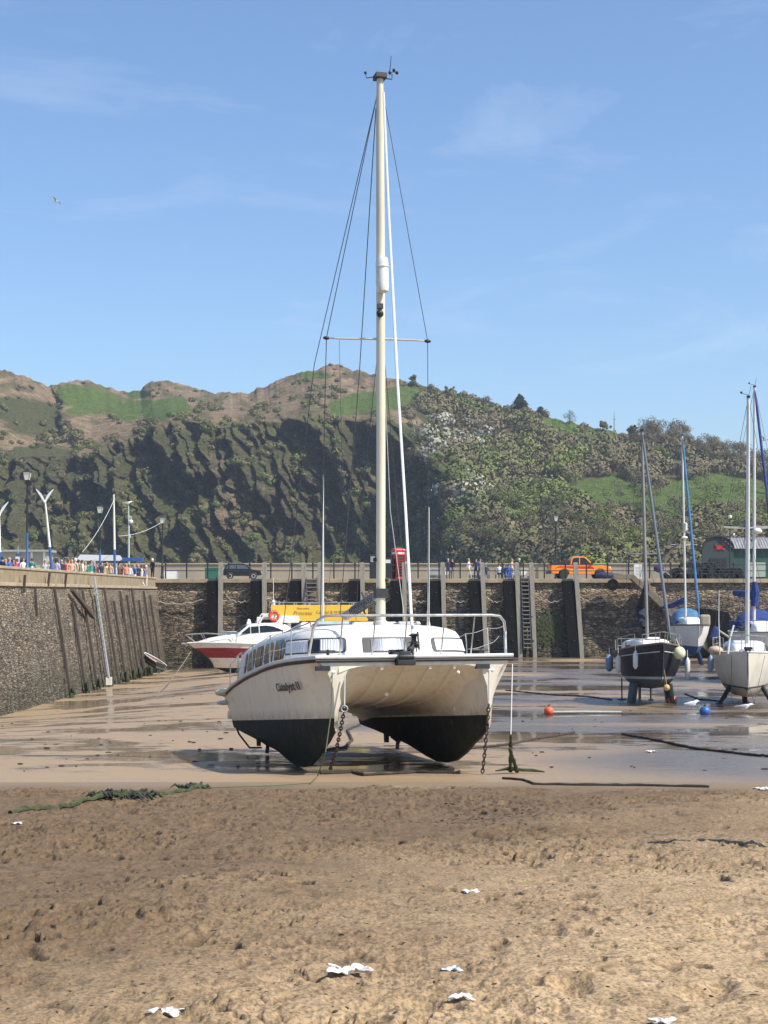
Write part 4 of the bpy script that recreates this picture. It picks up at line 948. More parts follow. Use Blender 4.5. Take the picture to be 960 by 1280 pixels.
b = MB(); b.torus(p1-p2, .055, .016, Matrix.Rotation(R(90), 3, 'X')); b.build('shackle', GALV, t_)
p0 = W(611.5, 838, 29.2); p1 = W(611, 880, 29.2); p2 = gp(603, 968)
t_ = thing('mooring_chain', p2, 'rusty chain hanging from the right bow down to the sand', 'chain'); o = chain('chain_links', [p-p2 for p in sag(p1, p2, .10)], .095, .012, None); del o['category']; o.parent = t_
b = MB(); b.tube([p0-p2, p1-p2], .014); b.build('rope_tail', WIREL, t_)
def rope(name, pts, r_, mt, label, cat_='rope', lump=0, sd=0, n=7):
    """a rope lying along points; lumps make it weedy"""
    P_ = [Vector(p) for p in pts]; fine = []
    for a_, c_ in zip(P_[:-1], P_[1:]):
        m = max(2, int((c_-a_).length/.12)) if lump else max(2, int((c_-a_).length/.4))
        for k in range(m): fine.append(a_.lerp(c_, k/m))
    fine.append(P_[-1])
    if lump: fine = [Vector((p.x, p.y, bz(p.x, p.y)+r_*.5)) for p in fine]
    g_ = random.Random(sd); rs = [r_*(1+lump*g_.uniform(-.3, 1)) for _ in fine]
    if lump: fine = [p+Vector((g_.gauss(0, r_*.3), g_.gauss(0, r_*.5), g_.uniform(0, r_*.5))) for p in fine]
    b_ = MB(); b_.tube(fine, rs, n); o_ = b_.build(name, mt); return tag(o_, label, cat_)
GREENR = mat('green_rope', (.10, .13, .06), .8, .3, 20, .5)
rope('mooring_rope', [W(415.5, 836, 28.6), W(414, 890, 28.2), W(407, 940, 27.8), gp(397, 973), gp(388, 981), gp(340, 984.5), gp(262, 988)], .010, GREENR, 'thin green rope from the left bow to the sand and away left')
pr = W(640.5, 830, 29.4); pg = gp(638, 966)
t_ = thing('mooring_rope', pg, 'taut vertical rope at the right bow with green weedy lower end', 'rope')
b = MB(); b.tube([pr-pg, W(638.5, 918, 28.9)-pg], .011); b.build('clean_rope', WIREL, t_)
b = MB(); g_ = random.Random(4); ps = [(W(638.5, 918, 28.9)-pg).lerp(Vector((0, 0, 0)), k/24) for k in range(25)]; b.tube(ps, [.022+.02*g_.random() for _ in ps], 7)
ps = [(W(637, 935, 28.9)-pg).lerp(Vector((.12, -.05, 0)), k/14) for k in range(15)]; b.tube(ps, [.02+.025*g_.random() for _ in ps], 6); b.tube([(-.28, 0, 0), (-.1, .02, .03), (0, 0, .05), (.2, -.1, .03), (.4, -.06, .02), (.62, -.14, .0)], [.012, .025, .045, .03, .03, .012], 7); b.tube([(0, 0, .03), (.15, .1, .03), (.35, .08, 0)], [.03, .02, .01], 6); b.build('weedy_end', WEED, t_)
DKR = mat('dark_rope', (.035, .03, .022), .9, .4, 15, .5)
rope('ground_chain', [gp(628, 974), gp(655, 976), gp(668, 981), gp(720, 982), gp(800, 982.5), gp(886, 984.5)], .020, DKR, 'dark weedy line lying on the sand right of the boats bows', 'chain', .5, 3)
rope('ground_rope', [gp(400, 968), gp(440, 966), gp(455, 970), gp(520, 966), gp(575, 967)], .025, DKR, 'dark rope lying across the sand beneath the twin bows', 'rope', .9, 5)
rope('ground_chain', [gp(404, 940), gp(432, 936), gp(440, 925), (gp(434, 913)), gp(450, 907)], .028, RUST, 'rusty chain curling on the mud between the two hulls', 'chain', .3, 6)
rope('ground_chain', [gp(588, 938), gp(640, 931), gp(680, 924), gp(718, 916)], .028, RUST, 'rusty chain running over the mud right of the right hull', 'chain', .4, 7)
rope('ground_rope', [gp(778, 918), gp(800, 924), gp(870, 937), gp(958, 946), gp(1010, 951)], .028, DKR, 'dark rope running diagonally over the mud to the right edge', 'rope', .3, 8)
rope('ground_chain', [gp(632, 863), gp(690, 869), gp(735, 872), gp(765, 876)], .03, DKR, 'dark chain over the mud leading to the black-hulled boat', 'chain', .4, 9)
rope('ground_rope', [gp(856, 868), gp(874, 876), gp(900, 878), gp(908, 872)], .03, DKR, 'dark looped rope between the black boat and the white boat at right', 'rope', .3, 10)
# weed-covered rope on the left
t_ = thing('weedy_rope', G(150, 1001), 'thick rope overgrown with green weed lying across the sand at left', 'rope'); o_ = G(150, 1001)
b = MB(); g_ = random.Random(9)
def lumpy(b_, pts, r_, l_, mi=0):
    r_ = r_*.55
    P_ = [Vector(p) for p in pts]; fine = []
    for a_, c_ in zip(P_[:-1], P_[1:]):
        m = max(2, int((c_-a_).length/.10))
        for k in range(m): fine.append(a_.lerp(c_, k/m))
    fine.append(P_[-1]); rs = [r_*(1+l_*g_.uniform(-.4, 1)) for _ in fine]; fine = [p+Vector((g_.gauss(0, r_*.25), g_.gauss(0, r_*.4), 0)) for p in fine]; fine = [Vector((p.x, p.y, bz(p.x+o_.x, p.y+o_.y)-o_.z+r_*.5+g_.uniform(0, r_*.4))) for p in fine]; b_.tube(fine, rs, 7, mi)
lumpy(b, [gp(12, 1014, .07)-o_, gp(60, 1009, .07)-o_, gp(115, 1004, .08)-o_, gp(150, 1000.5, .08)-o_], .065, .6); lumpy(b, [gp(120, 1001, .08)-o_, gp(165, 995, .06)-o_, gp(200, 993, .06)-o_, gp(236, 990)-o_, gp(262, 987.5)-o_], .055, .6)
b.build('weed_strand', WEED, t_)
b = MB()
for (cx, cy, n_, s_) in ((158, 1000, 46, .30), (238, 988.5, 16, .18), (136, 1003, 14, .16)):
    for k in range(int(n_*1.6)):
        c_ = gp(cx, cy, .05)-o_+Vector((g_.gauss(0, s_*.7), g_.gauss(0, s_*.5), g_.uniform(0, .035))); a_ = g_.uniform(0, 6.28); c2 = c_+Vector((math.cos(a_)*.09, math.sin(a_)*.07, .025)); b.tube([c_-Vector((0, 0, .04)), c2, c2+Vector((math.cos(a_+.9)*.1, math.sin(a_+.9)*.08, -.05))], [.016, .022, .006], 5, mi=k % 2)
        if True: continue; b.ball(c_, g_.uniform(.02, .055), 5, mi=0 if g_.random() < .6 else 1, sc=(g_.uniform(1, 2.2), 1, .8), M=Matrix.Rotation(g_.uniform(0, 3), 3, 'Z'))
b.build('weed_clump', [WEED, mat('dark_mussels', (.03, .03, .03), .7, .5, 20, .6)], t_)
# ---------------------------------------------------------------- other boats
def hull(L_, B_, zs, zk, zwl, boot, rake=.5, stern=.75, pw=(.9, .42), nrow=(7, 6), mats=None, fine=.10, band=None, tum=.96):
    """one-hulled boat, bow at y=0 pointing -y; returns builder, sheer points; material bands 0 topside 1 boot line 2 bottom 3 band"""
    ts = [0, .015, .04, .08, .14, .22, .32, .44, .56, .68, .8, .9, 1.0]; rings = []; sheer = []
    zmin = min(zk(t) for t in ts)
    for t in ts:
        bs = B_/2*float(np.interp(t, [0, .02, .06, .14, .25, .4, .55, .7, .85, 1], [.015, .09, .26, .52, .77, .96, 1, .98, .90, stern])); a = zs(t); c_ = min(zk(t), zwl-.03)
        p_ = pw[0]+(pw[1]-pw[0])*min(1, t/.35); lv = []
        topn = nrow[0]
        for k in range(topn+1): lv.append((a+(zwl+boot-a)*k/topn))
        lv += [zwl]
        for k in range(1, nrow[1]+1): lv.append(zwl+(c_-zwl)*k/nrow[1])
        half = []
        for z in lv:
            w_ = max(0, (z-c_)/(a-c_)); hb = bs*(w_**p_)*(1-(1-tum)*max(0, (w_-.7)/.3)) if w_ > 0 else .0
            hb = max(hb, .012); yy = t*L_+rake*(1-w_)*max(0, 1-t/.3)**2; half.append((hb, yy, z))
        sheer.append(half[0]); rings.append([(-x, y, z) for x, y, z in half]+[(x, y, z) for x, y, z in half[::-1]])
    n = len(lv); tn = nrow[0]
    def mi(i, k):
        k2 = k if k < n-1 else 2*n-2-k
        if k2 < tn: return 3 if band and band[0] <= k2 < band[1] else 0
        if k2 == tn: return 1
        return 2
    b = MB(); b.loft(rings, False, mi, False)
    # transom
    q = rings[-1]; o_ = len(b.v); b.v += q
    for k in range(n-1):
        b.f.append((o_+k, o_+k+1, o_+2*n-2-k, o_+2*n-1-k)); b.m.append(mi(0, k)); b.s.append(False)
    return b, sheer, rings
def deck_of(sheer, dz=-.04, camber=.05):
    b = MB(); vs = []; n = 7
    for hb, y, z in sheer:
        for k in range(n):
            f_ = k/(n-1)*2-1; vs.append((hb*.985*f_, y, z+dz+camber*(1-f_*f_)))
    b.add(vs, [tuple(q) for q in grid_faces(len(sheer), n)], 0, True); return b
def rail_of(sheer, r_, off=.0, dz=0):
    return [(-(hb+off), y, z+dz) for hb, y, z in sheer[::-1]]+[(hb+off, y, z+dz) for hb, y, z in sheer]
def coachroof(b, y0, y1, w0, w1, z0, h, nseg=8, slope=.25, mi=0):
    """low rounded cabin: y0 front"""
    rings = []
    for f_, hf in ((0, .05), (.06, .62), (.16, .88), (.35, 1), (.7, 1), (.97, 1.02), (1, 1.0)):
        y = y0+(y1-y0)*f_; w_ = w0+(w1-w0)*min(1, f_*1.6); hh = h*hf; r_ = [(-w_, y, z0-.05)]
        for k in range(nseg+1):
            a = math.pi*k/nseg; r_.append((-w_*.93*math.copysign(abs(math.cos(a))**.5, math.cos(a)), y, z0+hh*(.62+.38*math.sin(a)**.8)))
        r_.append((w_, y, z0-.05)); rings.append(r_)
    b.loft(rings, False, mi, False); q = rings[-1]; b.add(q, [tuple(range(len(q)))], mi); return rings
def fender(parent, p, r_=.10, l_=.5, mt=None, tilt=0):
    b = MB(); b.lathe([(.01, -l_/2-.05), (r_*.5, -l_/2-.02), (r_, -l_/2+.08), (r_, l_/2-.08), (r_*.5, l_/2+.01), (.02, l_/2+.07)], p, 12); b.tube([Vector(p)+Vector((0, 0, l_/2)), Vector(p)+Vector((0, .05, l_/2+.35))], .012); return b.build('fender', mt or FENDW, parent)
def mast_rig(boat, base, h, r_, mt=ALU, spr=.9, spr_h=.5, top=True, lean=(0, 0), bowp=None, sternp=None, sides=None, furl=None, furl_r=.05):
    base = Vector(base); tp = base+Vector((lean[0], lean[1], h))
    b = MB(); b.tube([base, base.lerp(tp, .5), tp], [r_, r_*.95, r_*.75], 10); m_ = b.build('mast', mt, boat)
    c_ = base.lerp(tp, spr_h); b = MB(); b.tube([c_-Vector((spr, -.1, -.05)), c_, c_+Vector((spr, .1, .05))], .022, 6); b.build('spreader', mt, m_)
    if top:
        b = MB(); b.tube([tp, tp+Vector((0, .1, .12)), tp+Vector((-.25, .1, .18))], .012, 5); b.tube([tp, tp+Vector((.1, 0, .45))], .009, 5); b.ball(tp+Vector((-.27, .1, .22)), .05, 6); b.box(tp+Vector((0, 0, .03)), (.14, .22, .08)); b.build('masthead_fitting', IRON, m_)
    b = MB()
    for sg in (-1, 1):
        e_ = c_+Vector((sg*spr, sg*.1, sg*.05)); s_ = Vector((sg*sides[0], sides[1], sides[2])); b.tube([tp, e_, s_], .009, 4)
        b.tube([c_, s_+Vector((0, .3, 0))], .008, 4)
    b.build('shrouds', WIRE, boat)
    if sternp: b = MB(); b.tube([tp, Vector(sternp)], .009, 4); b.build('backstay', WIRE, boat)
    if bowp:
        b = MB(); ps = [tp.lerp(Vector(bowp), k/12) for k in range(13)]
        if furl: b.tube(ps, [.015]+[furl_r*(.75+.25*k/11) for k in range(11)]+[.02], 8); b.build('furled_headsail', furl, boat)
        else: b.tube(ps, .009, 4); b.build('forestay', WIRE, boat)
    return m_, tp, c_
def pulpit(boat, sheer, h=.6, mt=STEEL):
    s3 = [s_ for s_ in sheer if s_[1] < 1.3]; top = [(-hb*.95-.02, y-.05, z+h) for hb, y, z in s3[::-1]]+[(hb*.95+.02, y-.05, z+h) for hb, y, z in s3]
    b = MB(); b.tube(top, .018, 6)
    for s_ in (s3[-1], s3[len(s3)//2], s3[1]):
        for sg in (-1, 1): b.tube([(sg*s_[0]*.95, s_[1]+.05, s_[2]), (sg*(s_[0]*.95+.02), s_[1]-.05, s_[2]+h)], .014, 5)
    return b.build('pulpit', mt, boat)
def guard(boat, sheer, ys, h=.55):
    for sg in (-1, 1):
        pts = []
        for yv in ys:
            i = min(range(len(sheer)), key=lambda k: abs(sheer[k][1]-yv)); hb, y, z = sheer[i]; b = MB(); b.tube([(sg*hb*.95, y, z), (sg*hb*.96, y, z+h)], .011, 5); b.build('stanchion', STEEL, boat); pts.append((sg*hb*.96, y, z+h))
        for zz in (0, -h*.48): b = MB(); b.tube([(p[0], p[1], p[2]+zz) for p in pts], .006, 4); b.build('guard_wire', WIREL, boat)
def gmat(px, py, d, th, lower=0):
    x = (px-HX)/F*d; return Vector((x, d, gz(x, d)-lower))
# --- black bilge-keeled sloop
loc = gmat(829, 0, 61.5, 0); loc.z = -(882-741)/F*62.2
bb = thing('sailing_yacht', loc, 'small black-hulled sailing yacht with white fenders and twin keels, bow towards us', 'yacht', R(-1)); bb.rotation_euler = (R(-2.5), 0, R(-1)); bb.location.z += .12
LB = 6.6; zs = lambda t: .62+1.42+.30*(1-t)**2-.05*t; zk = lambda t: float(np.interp(t, [0, .08, .25, .5, .8, 1], [1.0, .78, .58, .52, .66, .9]))
b, sh, rg = hull(LB, 2.72, zs, zk, .93, .10, .30, .78, (.75, .30), mats=None, band=None, nrow=(8, 6))
b.build('hull', [NAVY, mat('boot_pale', (.38, .44, .44), .5, .15, 5, .05), mat('antifoul_slate', (.055, .08, .085), .75, .35, 4, .5, stain=(.11, .11, .09), stam=.5)], bb, sharp=50)
deck_of(sh).build('deck', CREAM, bb); b = MB(); b.tube(rail_of(sh, .02, .0, .0), .035, 6); b.build('toe_rail', TEAK, bb)
b = MB(); st = []
for sg in (-1, 1): b.tube([(sg*(r_[2][0]*-1+.006), r_[2][1], r_[2][2]) for r_ in rg[1:]], .016, 4)
b.build('hull_stripe', WHITE, bb)
b = MB(); coachroof(b, 1.5, 5.2, .55, .95, 1.96, .58); b.build('coachroof', WHITE, bb, sharp=50)
b = MB(); b.box((0, 2.6, 2.56), (.55, .6, .08), taper=.9); b.build('deck_hatch', WHITE, bb, bev=.02)
for sg in (-1, 1):
    for y, w_ in ((2.5, .5), (3.3, .62)):
        b = MB(); b.box((sg*.945, y, 2.20), (.03, w_, .17)); f_ = b.build('window', IRON, bb, bev=.01)
        b = MB(); b.box((sg*.96, y, 2.20), (.02, w_-.08, .11)); b.build('pane', GLASSD, f_, bev=.008)
for sg in (-1, 1):
    b = MB(); b.loft([[(sg*.60, 2.4, .75), (sg*.76, 2.4, .75), (sg*.76, 4.0, .75), (sg*.60, 4.0, .75)], [(sg*.68, 2.6, -.03), (sg*.88, 2.6, -.03), (sg*.88, 3.8, -.03), (sg*.68, 3.8, -.03)]]); b.build('bilge_keel', mat('antifoul_slate', (.055, .08, .085)), bb, bev=.03)
b = MB(); b.box((0, 6.35, .52), (.06, .42, 1.1)); b.build('rudder', NAVY, bb, bev=.01)
b = MB(); b.tube([(-.85, 5.6, .95), (-.85, 5.6, .04)], .03, 6); b.box((-.85, 5.6, .03), (.35, .35, .06)); b.build('mud_leg', IRON, bb)
b = MB(); b.tube([(.30, 5.2, .7), (.30, 5.2, .03)], .035, 6); b.box((.3, 5.2, .03), (.2, .2, .06)); b.build('skeg_post', IRON, bb)
m_, tp, cc = mast_rig(bb, (-.25, 2.35, 2.6), 8.3, .065, mat('mast_grey', (.24, .235, .23), .5, .1, 4, .05), .75, .40, lean=(-.15, .1), bowp=(.30, .05, 2.5), sternp=(0, 6.5, 2.1), sides=(1.05, 2.9, 2.0), furl=mat('furled_slate', (.12, .14, .17), .75, .2, 20, .5), furl_r=.07)
b = MB(); b.tube([(-.25, 2.6, 2.75), (-.30, 3.4, 3.2), (-.26, 3.9, 3.9), (-.25, 2.55, 4.6), (-.25, 2.5, 5.0)], [.10, .17, .20, .12, .04], 8)
b.tube([(-.25, 2.7, 3.15), (-.75, 4.6, 3.05)], [.16, .10], 8); b.build('furled_mainsail', mat('sail_cover_black', (.02, .022, .035), .8, .3, 8, .6), bb)
pulpit(bb, sh, .42); guard(bb, sh, (1.6, 2.9, 4.2, 5.6, 6.5), .5)
b = MB(); b.tube([(-.9, 6.5, 2.0), (-.9, 6.5, 2.6), (.9, 6.5, 2.6), (.9, 6.5, 2.0)], .018, 6); b.tube([(-.9, 6.5, 2.3), (.9, 6.5, 2.3)], .012, 5); b.build('pushpit', STEEL, bb)
fender(bb, (-1.38, 2.6, 1.52), .11, .62); fender(bb, (-.92, .95, 1.68), .10, .62); fender(bb, (1.22, 1.6, 1.35), .10, .75); fender(bb, (-1.42, 5.2, 1.55), .16, .6, mat('fender_blue_white', (.25, .33, .48), .5, .3, 2, .1)).name = 'fender'
b = MB(); b.ball((.72, .5, 1.95), .24, 12, sc=(1, 1, 1.05)); b.tube([(.72, .5, 2.2), (.6, .5, 2.5)], .015); b.build('round_fender', mat('fender_cream', (.72, .68, .42)), bb)
b = MB(); b.tube([(.0, -.05, 1.9), (.05, -.1, .3), (.1, -.15, .02)], .012, 5); b.build('bow_line', WIRE, bb)
b = MB(); b.ball((.12, -.1, .62), .13, 8); b.tube([(.12, -.1, .75), (.05, .0, 1.3)], .01); b.build('hanging_float', mat('float_tan', (.55, .36, .12), .6, .2, 6, .2), bb)
# --- pale cream yacht on legs, right edge
loc = gmat(935, 0, 60.5, 0); loc.z = -(884-741)/F*61.5
wb = thing('sailing_yacht', loc, 'large cream-hulled sailing yacht propped on black legs at right edge, bow towards us', 'yacht', R(-11))
zs = lambda t: 1.95+.22*(1-t)**2; zk = lambda t: float(np.interp(t, [0, .08, .25, .5, .8, 1], [.75, .50, .30, .28, .5, .8]))
b, sh, rg = hull(8.6, 2.75, zs, zk, .72, .07, .45, .7, (.62, .30), nrow=(8, 7)); CR2 = mat('hull_ivory', (.70, .65, .54), .4, .06, 2, .05, stain=(.40, .32, .22), stam=.4, ssc=1.5)
b.build('hull', [CR2, mat('boot_dark', (.05, .06, .08), .5, .2, 4, 0), mat('antifoul_ivory', (.50, .44, .33), .7, .25, 4, .4, stain=(.13, .11, .07), stam=.7, ssc=1.5)], wb, sharp=55)
deck_of(sh).build('deck', mat('deck_pale_blue', (.70, .76, .80), .5, .06, 4, .1), wb); b = MB(); b.tube(rail_of(sh, .02, 0, .0), .03, 6); b.build('toe_rail', WHITE, wb)
b = MB(); coachroof(b, 1.7, 5.4, .45, .86, 1.98, .46); b.build('coachroof', WHITE, wb, sharp=50)
for sg in (-1, 1):
    for y, w_ in ((2.9, .5), (3.8, .7), (4.7, .5)):
        b = MB(); b.box((sg*.855, y, 2.18), (.03, w_, .17)); f_ = b.build('window', IRON, wb, bev=.01)
        b = MB(); b.box((sg*.868, y, 2.18), (.02, w_-.08, .11)); b.build('pane', GLASSD, f_, bev=.008)
b = MB(); b.box((0, 1.15, 2.17), (.62, .6, .10), taper=.85); b.build('deck_hatch', GREYP, wb, bev=.03)
b = MB(); b.box((.0, .25, 2.24), (.22, .5, .12)); b.tube([(-.15, .1, 2.3), (.18, .1, 2.3)], .05, 8); b.build('anchor_roller', IRON, wb, bev=.02)
for sg in (-1, 1):
    b = MB(); b.tube([(sg*.60, 2.3, .75), (sg*1.02, 2.4, .02)], [.10, .07], 8); b.box((sg*1.03, 2.4, .03), (.28, .28, .06)); b.build('support_leg', IRON, wb)
b = MB(); b.loft([[(-.07, 3.1, .45), (.07, 3.1, .45), (.07, 5.2, .45), (-.07, 5.2, .45)], [(-.09, 3.3, .0), (.09, 3.3, .0), (.09, 4.9, .0), (-.09, 4.9, .0)]]); b.build('keel', IRON, wb, bev=.02)
b = MB(); b.ball((0, .75, .72), .08, 6, sc=(1, 2, 1)); b.build('bow_fitting', IRON, wb)
m_, tp, cc = mast_rig(wb, (0.05, 2.6, 2.4), 9.7, .085, mat('mast_white', (.66, .64, .60), .35, .08, 3, .05, .2), .95, .47, lean=(.05, .1), bowp=(0, .1, 2.25), sternp=(0, 8.5, 2.1), sides=(1.25, 3.2, 2.0))
pulpit(wb, sh, .62); guard(wb, sh, (2.0, 3.8, 5.6, 7.4, 8.5), .55)
b = MB(); b.tube([(0.05, 2.8, 3.2), (0, 5.8, 3.15)], [.14, .12], 8); b.build('boom', BLUEC, wb)
b = MB(); b.tube([(-1.02, 1.6, 2.0), (-1.06, 1.6, 3.4), (-1.05, 1.6, 4.5)], [.022, .018, .012], 6); b.build('flag_staff', WIREL, wb)
b = MB(); b.tube([(-.72, .9, 2.05), (-.66, 1.0, 2.6), (-.50, 1.1, 3.15)], .035, 6); b.build('fender_board', WHITE, wb)
b = MB(); b.ball((-1.18, 1.9, 2.15), .22, 10, sc=(1.3, 1, .8)); b.build('round_fender', mat('fender_tan', (.55, .40, .27), .5, .2, 5, .1), wb)
fender(wb, (-1.36, 2.5, 1.6), .12, .55, mat('fender_blue_white', (.25, .33, .48)))
b = MB(); b.tube([(0, -.02, 2.1), (.02, -.2, .9), (.3, -.5, .03)], .012, 5); b.tube([(.65, .7, 2.0), (.2, -.2, .1)], .01, 5); b.tube([(-.6, .6, 2.0), (-.6, .3, .03)], .012, 5); b.build('mooring_lines', WIRE, wb)
# --- white and blue yacht behind
loc = gmat(874, 0, G(868, 833).y, 0)
cb = thing('sailing_yacht', loc, 'white sailing yacht with blue keel and bright blue sprayhood against the far wall', 'yacht', R(-2))
zs = lambda t: 2.75+.15*(1-t)**2; zk = lambda t: float(np.interp(t, [0, .08, .25, .5, .8, 1], [1.3, .95, .70, .66, .8, 1.1]))
b, sh, rg = hull(8.6, 2.9, zs, zk, 1.32, .05, .7, .75, (.9, .45)); b.build('hull', [WHITE, BRBLUE, mat('antifoul_blue', (.03, .09, .22), .6, .3, 4, .2)], cb, sharp=55)
deck_of(sh).build('deck', WHITE, cb); b = MB(); b.tube(rail_of(sh, .02, 0, .0), .05, 6); b.build('toe_rail', mat('rail_brown', (.06, .04, .03), .6, .3, 5, .1), cb)
b = MB(); coachroof(b, 2.2, 6.0, .55, .95, 2.75, .62); b.build('coachroof', mat('deck_pale_blue', (.70, .76, .80)), cb, sharp=50)
for sg in (-1, 1):
    for y in (3.4, 4.6):
        b = MB(); b.box((sg*.95, y, 3.05), (.04, .8, .2)); b.build('window', GLASSD, cb, bev=.02)
b = MB(); rr = []
for y, h_ in ((4.3, .05), (4.5, .55), (5.0, .95), (5.6, 1.12), (6.3, 1.15), (6.6, .9)):
    rr.append([(math.cos(math.pi*k/10)*1.05, y, 2.85+h_*math.sin(math.pi*k/10)**.7+.02) for k in range(11)])
b.loft(rr, False, 0, False); b.build('sprayhood', BRBLUE, cb)
b = MB(); b.loft([[(.25, 2.2, .95), (.42, 2.2, .95), (.42, 3.6, .95), (.25, 3.6, .95)], [(.55, 2.4, .0), (.75, 2.4, .0), (.75, 3.4, .0), (.55, 3.4, .0)]]); b.loft([[(-.25, 2.2, .95), (-.42, 2.2, .95), (-.42, 3.6, .95), (-.25, 3.6, .95)], [(-.55, 2.4, .0), (-.75, 2.4, .0), (-.75, 3.4, .0), (-.55, 3.4, .0)]]); b.build('keel', mat('antifoul_blue', (.03, .09, .22)), cb, bev=.03)
m_, tp, cc = mast_rig(cb, (-.45, 3.2, 3.3), 13.1, .085, mat('mast_white', (.66, .64, .60)), .95, .40, lean=(-.20, .3), bowp=(.05, .25, 3.3), sternp=(0, 8.4, 2.8), sides=(1.3, 3.7, 2.8), furl=BRBLUE, furl_r=.11)
b = MB(); b.lathe([(.03, -.3), (.12, -.25), (.12, .25), (.03, .3)], tp.lerp(Vector((-.45, 3.2, 3.3)), .50)+Vector((.1, -.18, 0)), 10); b.ball(tp.lerp(Vector((-.45, 3.2, 3.3)), .56)+Vector((0, -.2, 0)), .16, 8, sc=(1.5, 1, .7)); b.build('radar_reflector', WHITE, m_)
b = MB(); b.tube([(-.45, 3.3, 4.6), (-1.2, 4.6, 4.2), (-1.9, 5.8, 4.0)], [.24, .20, .10], 8); b.build('sail_cover', BLUEC, cb)
pulpit(cb, sh, .6); guard(cb, sh, (2.0, 4.0, 6.0, 8.3), .55)
b = MB(); b.box((.45, .3, 3.2), (.7, .5, .8)); b.build('stowed_bag', mat('canvas_tan', (.42, .35, .27), .85, .2, 6, .4), cb, bev=.15)
b = MB(); b.box((1.1, .15, 2.3), (.5, .4, .95), Matrix.Rotation(.3, 3, 'Y')); b.build('blue_bundle', BLUEC, cb, bev=.16)
b = MB(); b.tube([(1.2, .2, 2.6), (3.6, -.5, 1.0)], .07, 6); b.build('bow_pole', mat('bleached_wood', (.45, .42, .36)), cb)
# --- blue-covered yacht, right edge, behind
loc = gmat(966, 0, G(960, 856).y, 0)
db = thing('sailing_yacht', loc, 'white sailing yacht with royal blue covers half hidden behind the cream yacht', 'yacht', R(-6))
zs = lambda t: 2.55+.15*(1-t)**2
zk = lambda t: float(np.interp(t, [0, .08, .25, .5, .8, 1], [1.0, .70, .45, .4, .6, 1.0]))
b, sh, rg = hull(8.6, 3.4, zs, zk, 1.0, .08, .8, .8, (.95, .46)); b.build('hull', [WHITE, BLUEC, IRON], db, sharp=55)
deck_of(sh).build('deck', mat('deck_pale_blue', (.70, .76, .80)), db); b = MB(); b.tube(rail_of(sh, .02, 0, 0), .04, 6); b.build('toe_rail', GREYP, db)
b = MB(); coachroof(b, 1.8, 5.8, .6, 1.15, 2.6, .6); b.build('coachroof', WHITE, db, sharp=50)
b = MB(); b.box((0, 3.6, 2.95), (2.34, 1.6, .2)); b.build('window', GLASSD, db, bev=.02)
b = MB(); rr = []
for y, h_ in ((3.9, .35), (4.3, .75), (4.9, 1.0), (5.6, 1.05), (5.9, .9)):
    rr.append([(math.cos(math.pi*k/10)*1.15-.15, y, 2.75+h_*math.sin(math.pi*k/10)**.7+.02) for k in range(11)])
b.loft(rr, False, 0, False); b.build('sprayhood', BLUEC, db)
b = MB(); b.box((-1.55, 4.6, 2.95), (.08, 2.0, .5)); b.build('dodger', BLUEC, db, bev=.08)
m_, tp, cc = mast_rig(db, (-.55, 3.2, 3.1), 12.6, .085, mat('mast_white', (.66, .64, .60)), 1.55, .40, lean=(.05, .2), bowp=(.55, .15, 2.7), sternp=(0, 8.4, 2.7), sides=(1.5, 3.7, 2.6), furl=BLUEC, furl_r=.09)
b = MB(); b.tube([(-.55, 3.0, 5.3), (-.5, 3.05, 4.7), (-.55, 3.05, 4.0)], [.12, .24, .20], 8); b.tube([(-.5, 3.3, 4.6), (-1.3, 5.5, 4.7)], [.26, .16], 8); b.build('sail_cover', BLUEC, db)
b = MB(); b.ball(cc+Vector((.15, -.2, -.15)), .2, 8, sc=(1.2, 1, .8)); b.box(cc+Vector((-.3, -.15, -1.5)), (.12, .1, .3)); b.build('steaming_light', WHITE, m_)
pulpit(db, sh, .6); guard(db, sh, (2.0, 4.0, 6.0, 8.3), .6)
b = MB(); b.loft([[(-.1, 3.2, .5), (.1, 3.2, .5), (.1, 5.4, .5), (-.1, 5.4, .5)], [(-.1, 3.4, .0), (.1, 3.4, .0), (.1, 5.0, .0), (-.1, 5.0, .0)]]); b.build('keel', IRON, db, bev=.02)
# --- red and white motor cruiser, side on, bow to the left
DR = G(290, 842).y
loc = W(234, 842, DR); loc.z = gz(W(290, 842, DR).x, DR)-.05
rb = thing('motor_cruiser', loc, 'white motor cruiser with a broad maroon band and raked windscreen, bow to the left', 'motor boat', R(-78))
SC = DR/F   # metres per picture pixel there
zs = lambda t: float(np.interp(t, [0, .1, .3, .6, 1], [2.15, 2.20, 2.22, 2.12, 2.05])); zk = lambda t: float(np.interp(t, [0, .06, .14, .25, .4, 1], [1.62, 1.25, .75, .25, .02, .0]))
b, sh, rg = hull(8.4, 2.8, zs, zk, .42, .02, 2.6, .92, (1.1, .42), nrow=(10, 6), band=(2, 6), tum=1.0)
b.build('hull', [WHITE, BLACKP, mat('antifoul_navy', (.012, .015, .03), .7, .3, 4, .2), MAROON], rb, sharp=50)
deck_of(sh, -.03, .10).build('deck', WHITE, rb); b = MB(); b.tube(rail_of(sh, .02, .01, .0), .04, 6); b.build('rubbing_strake', WHITE, rb)
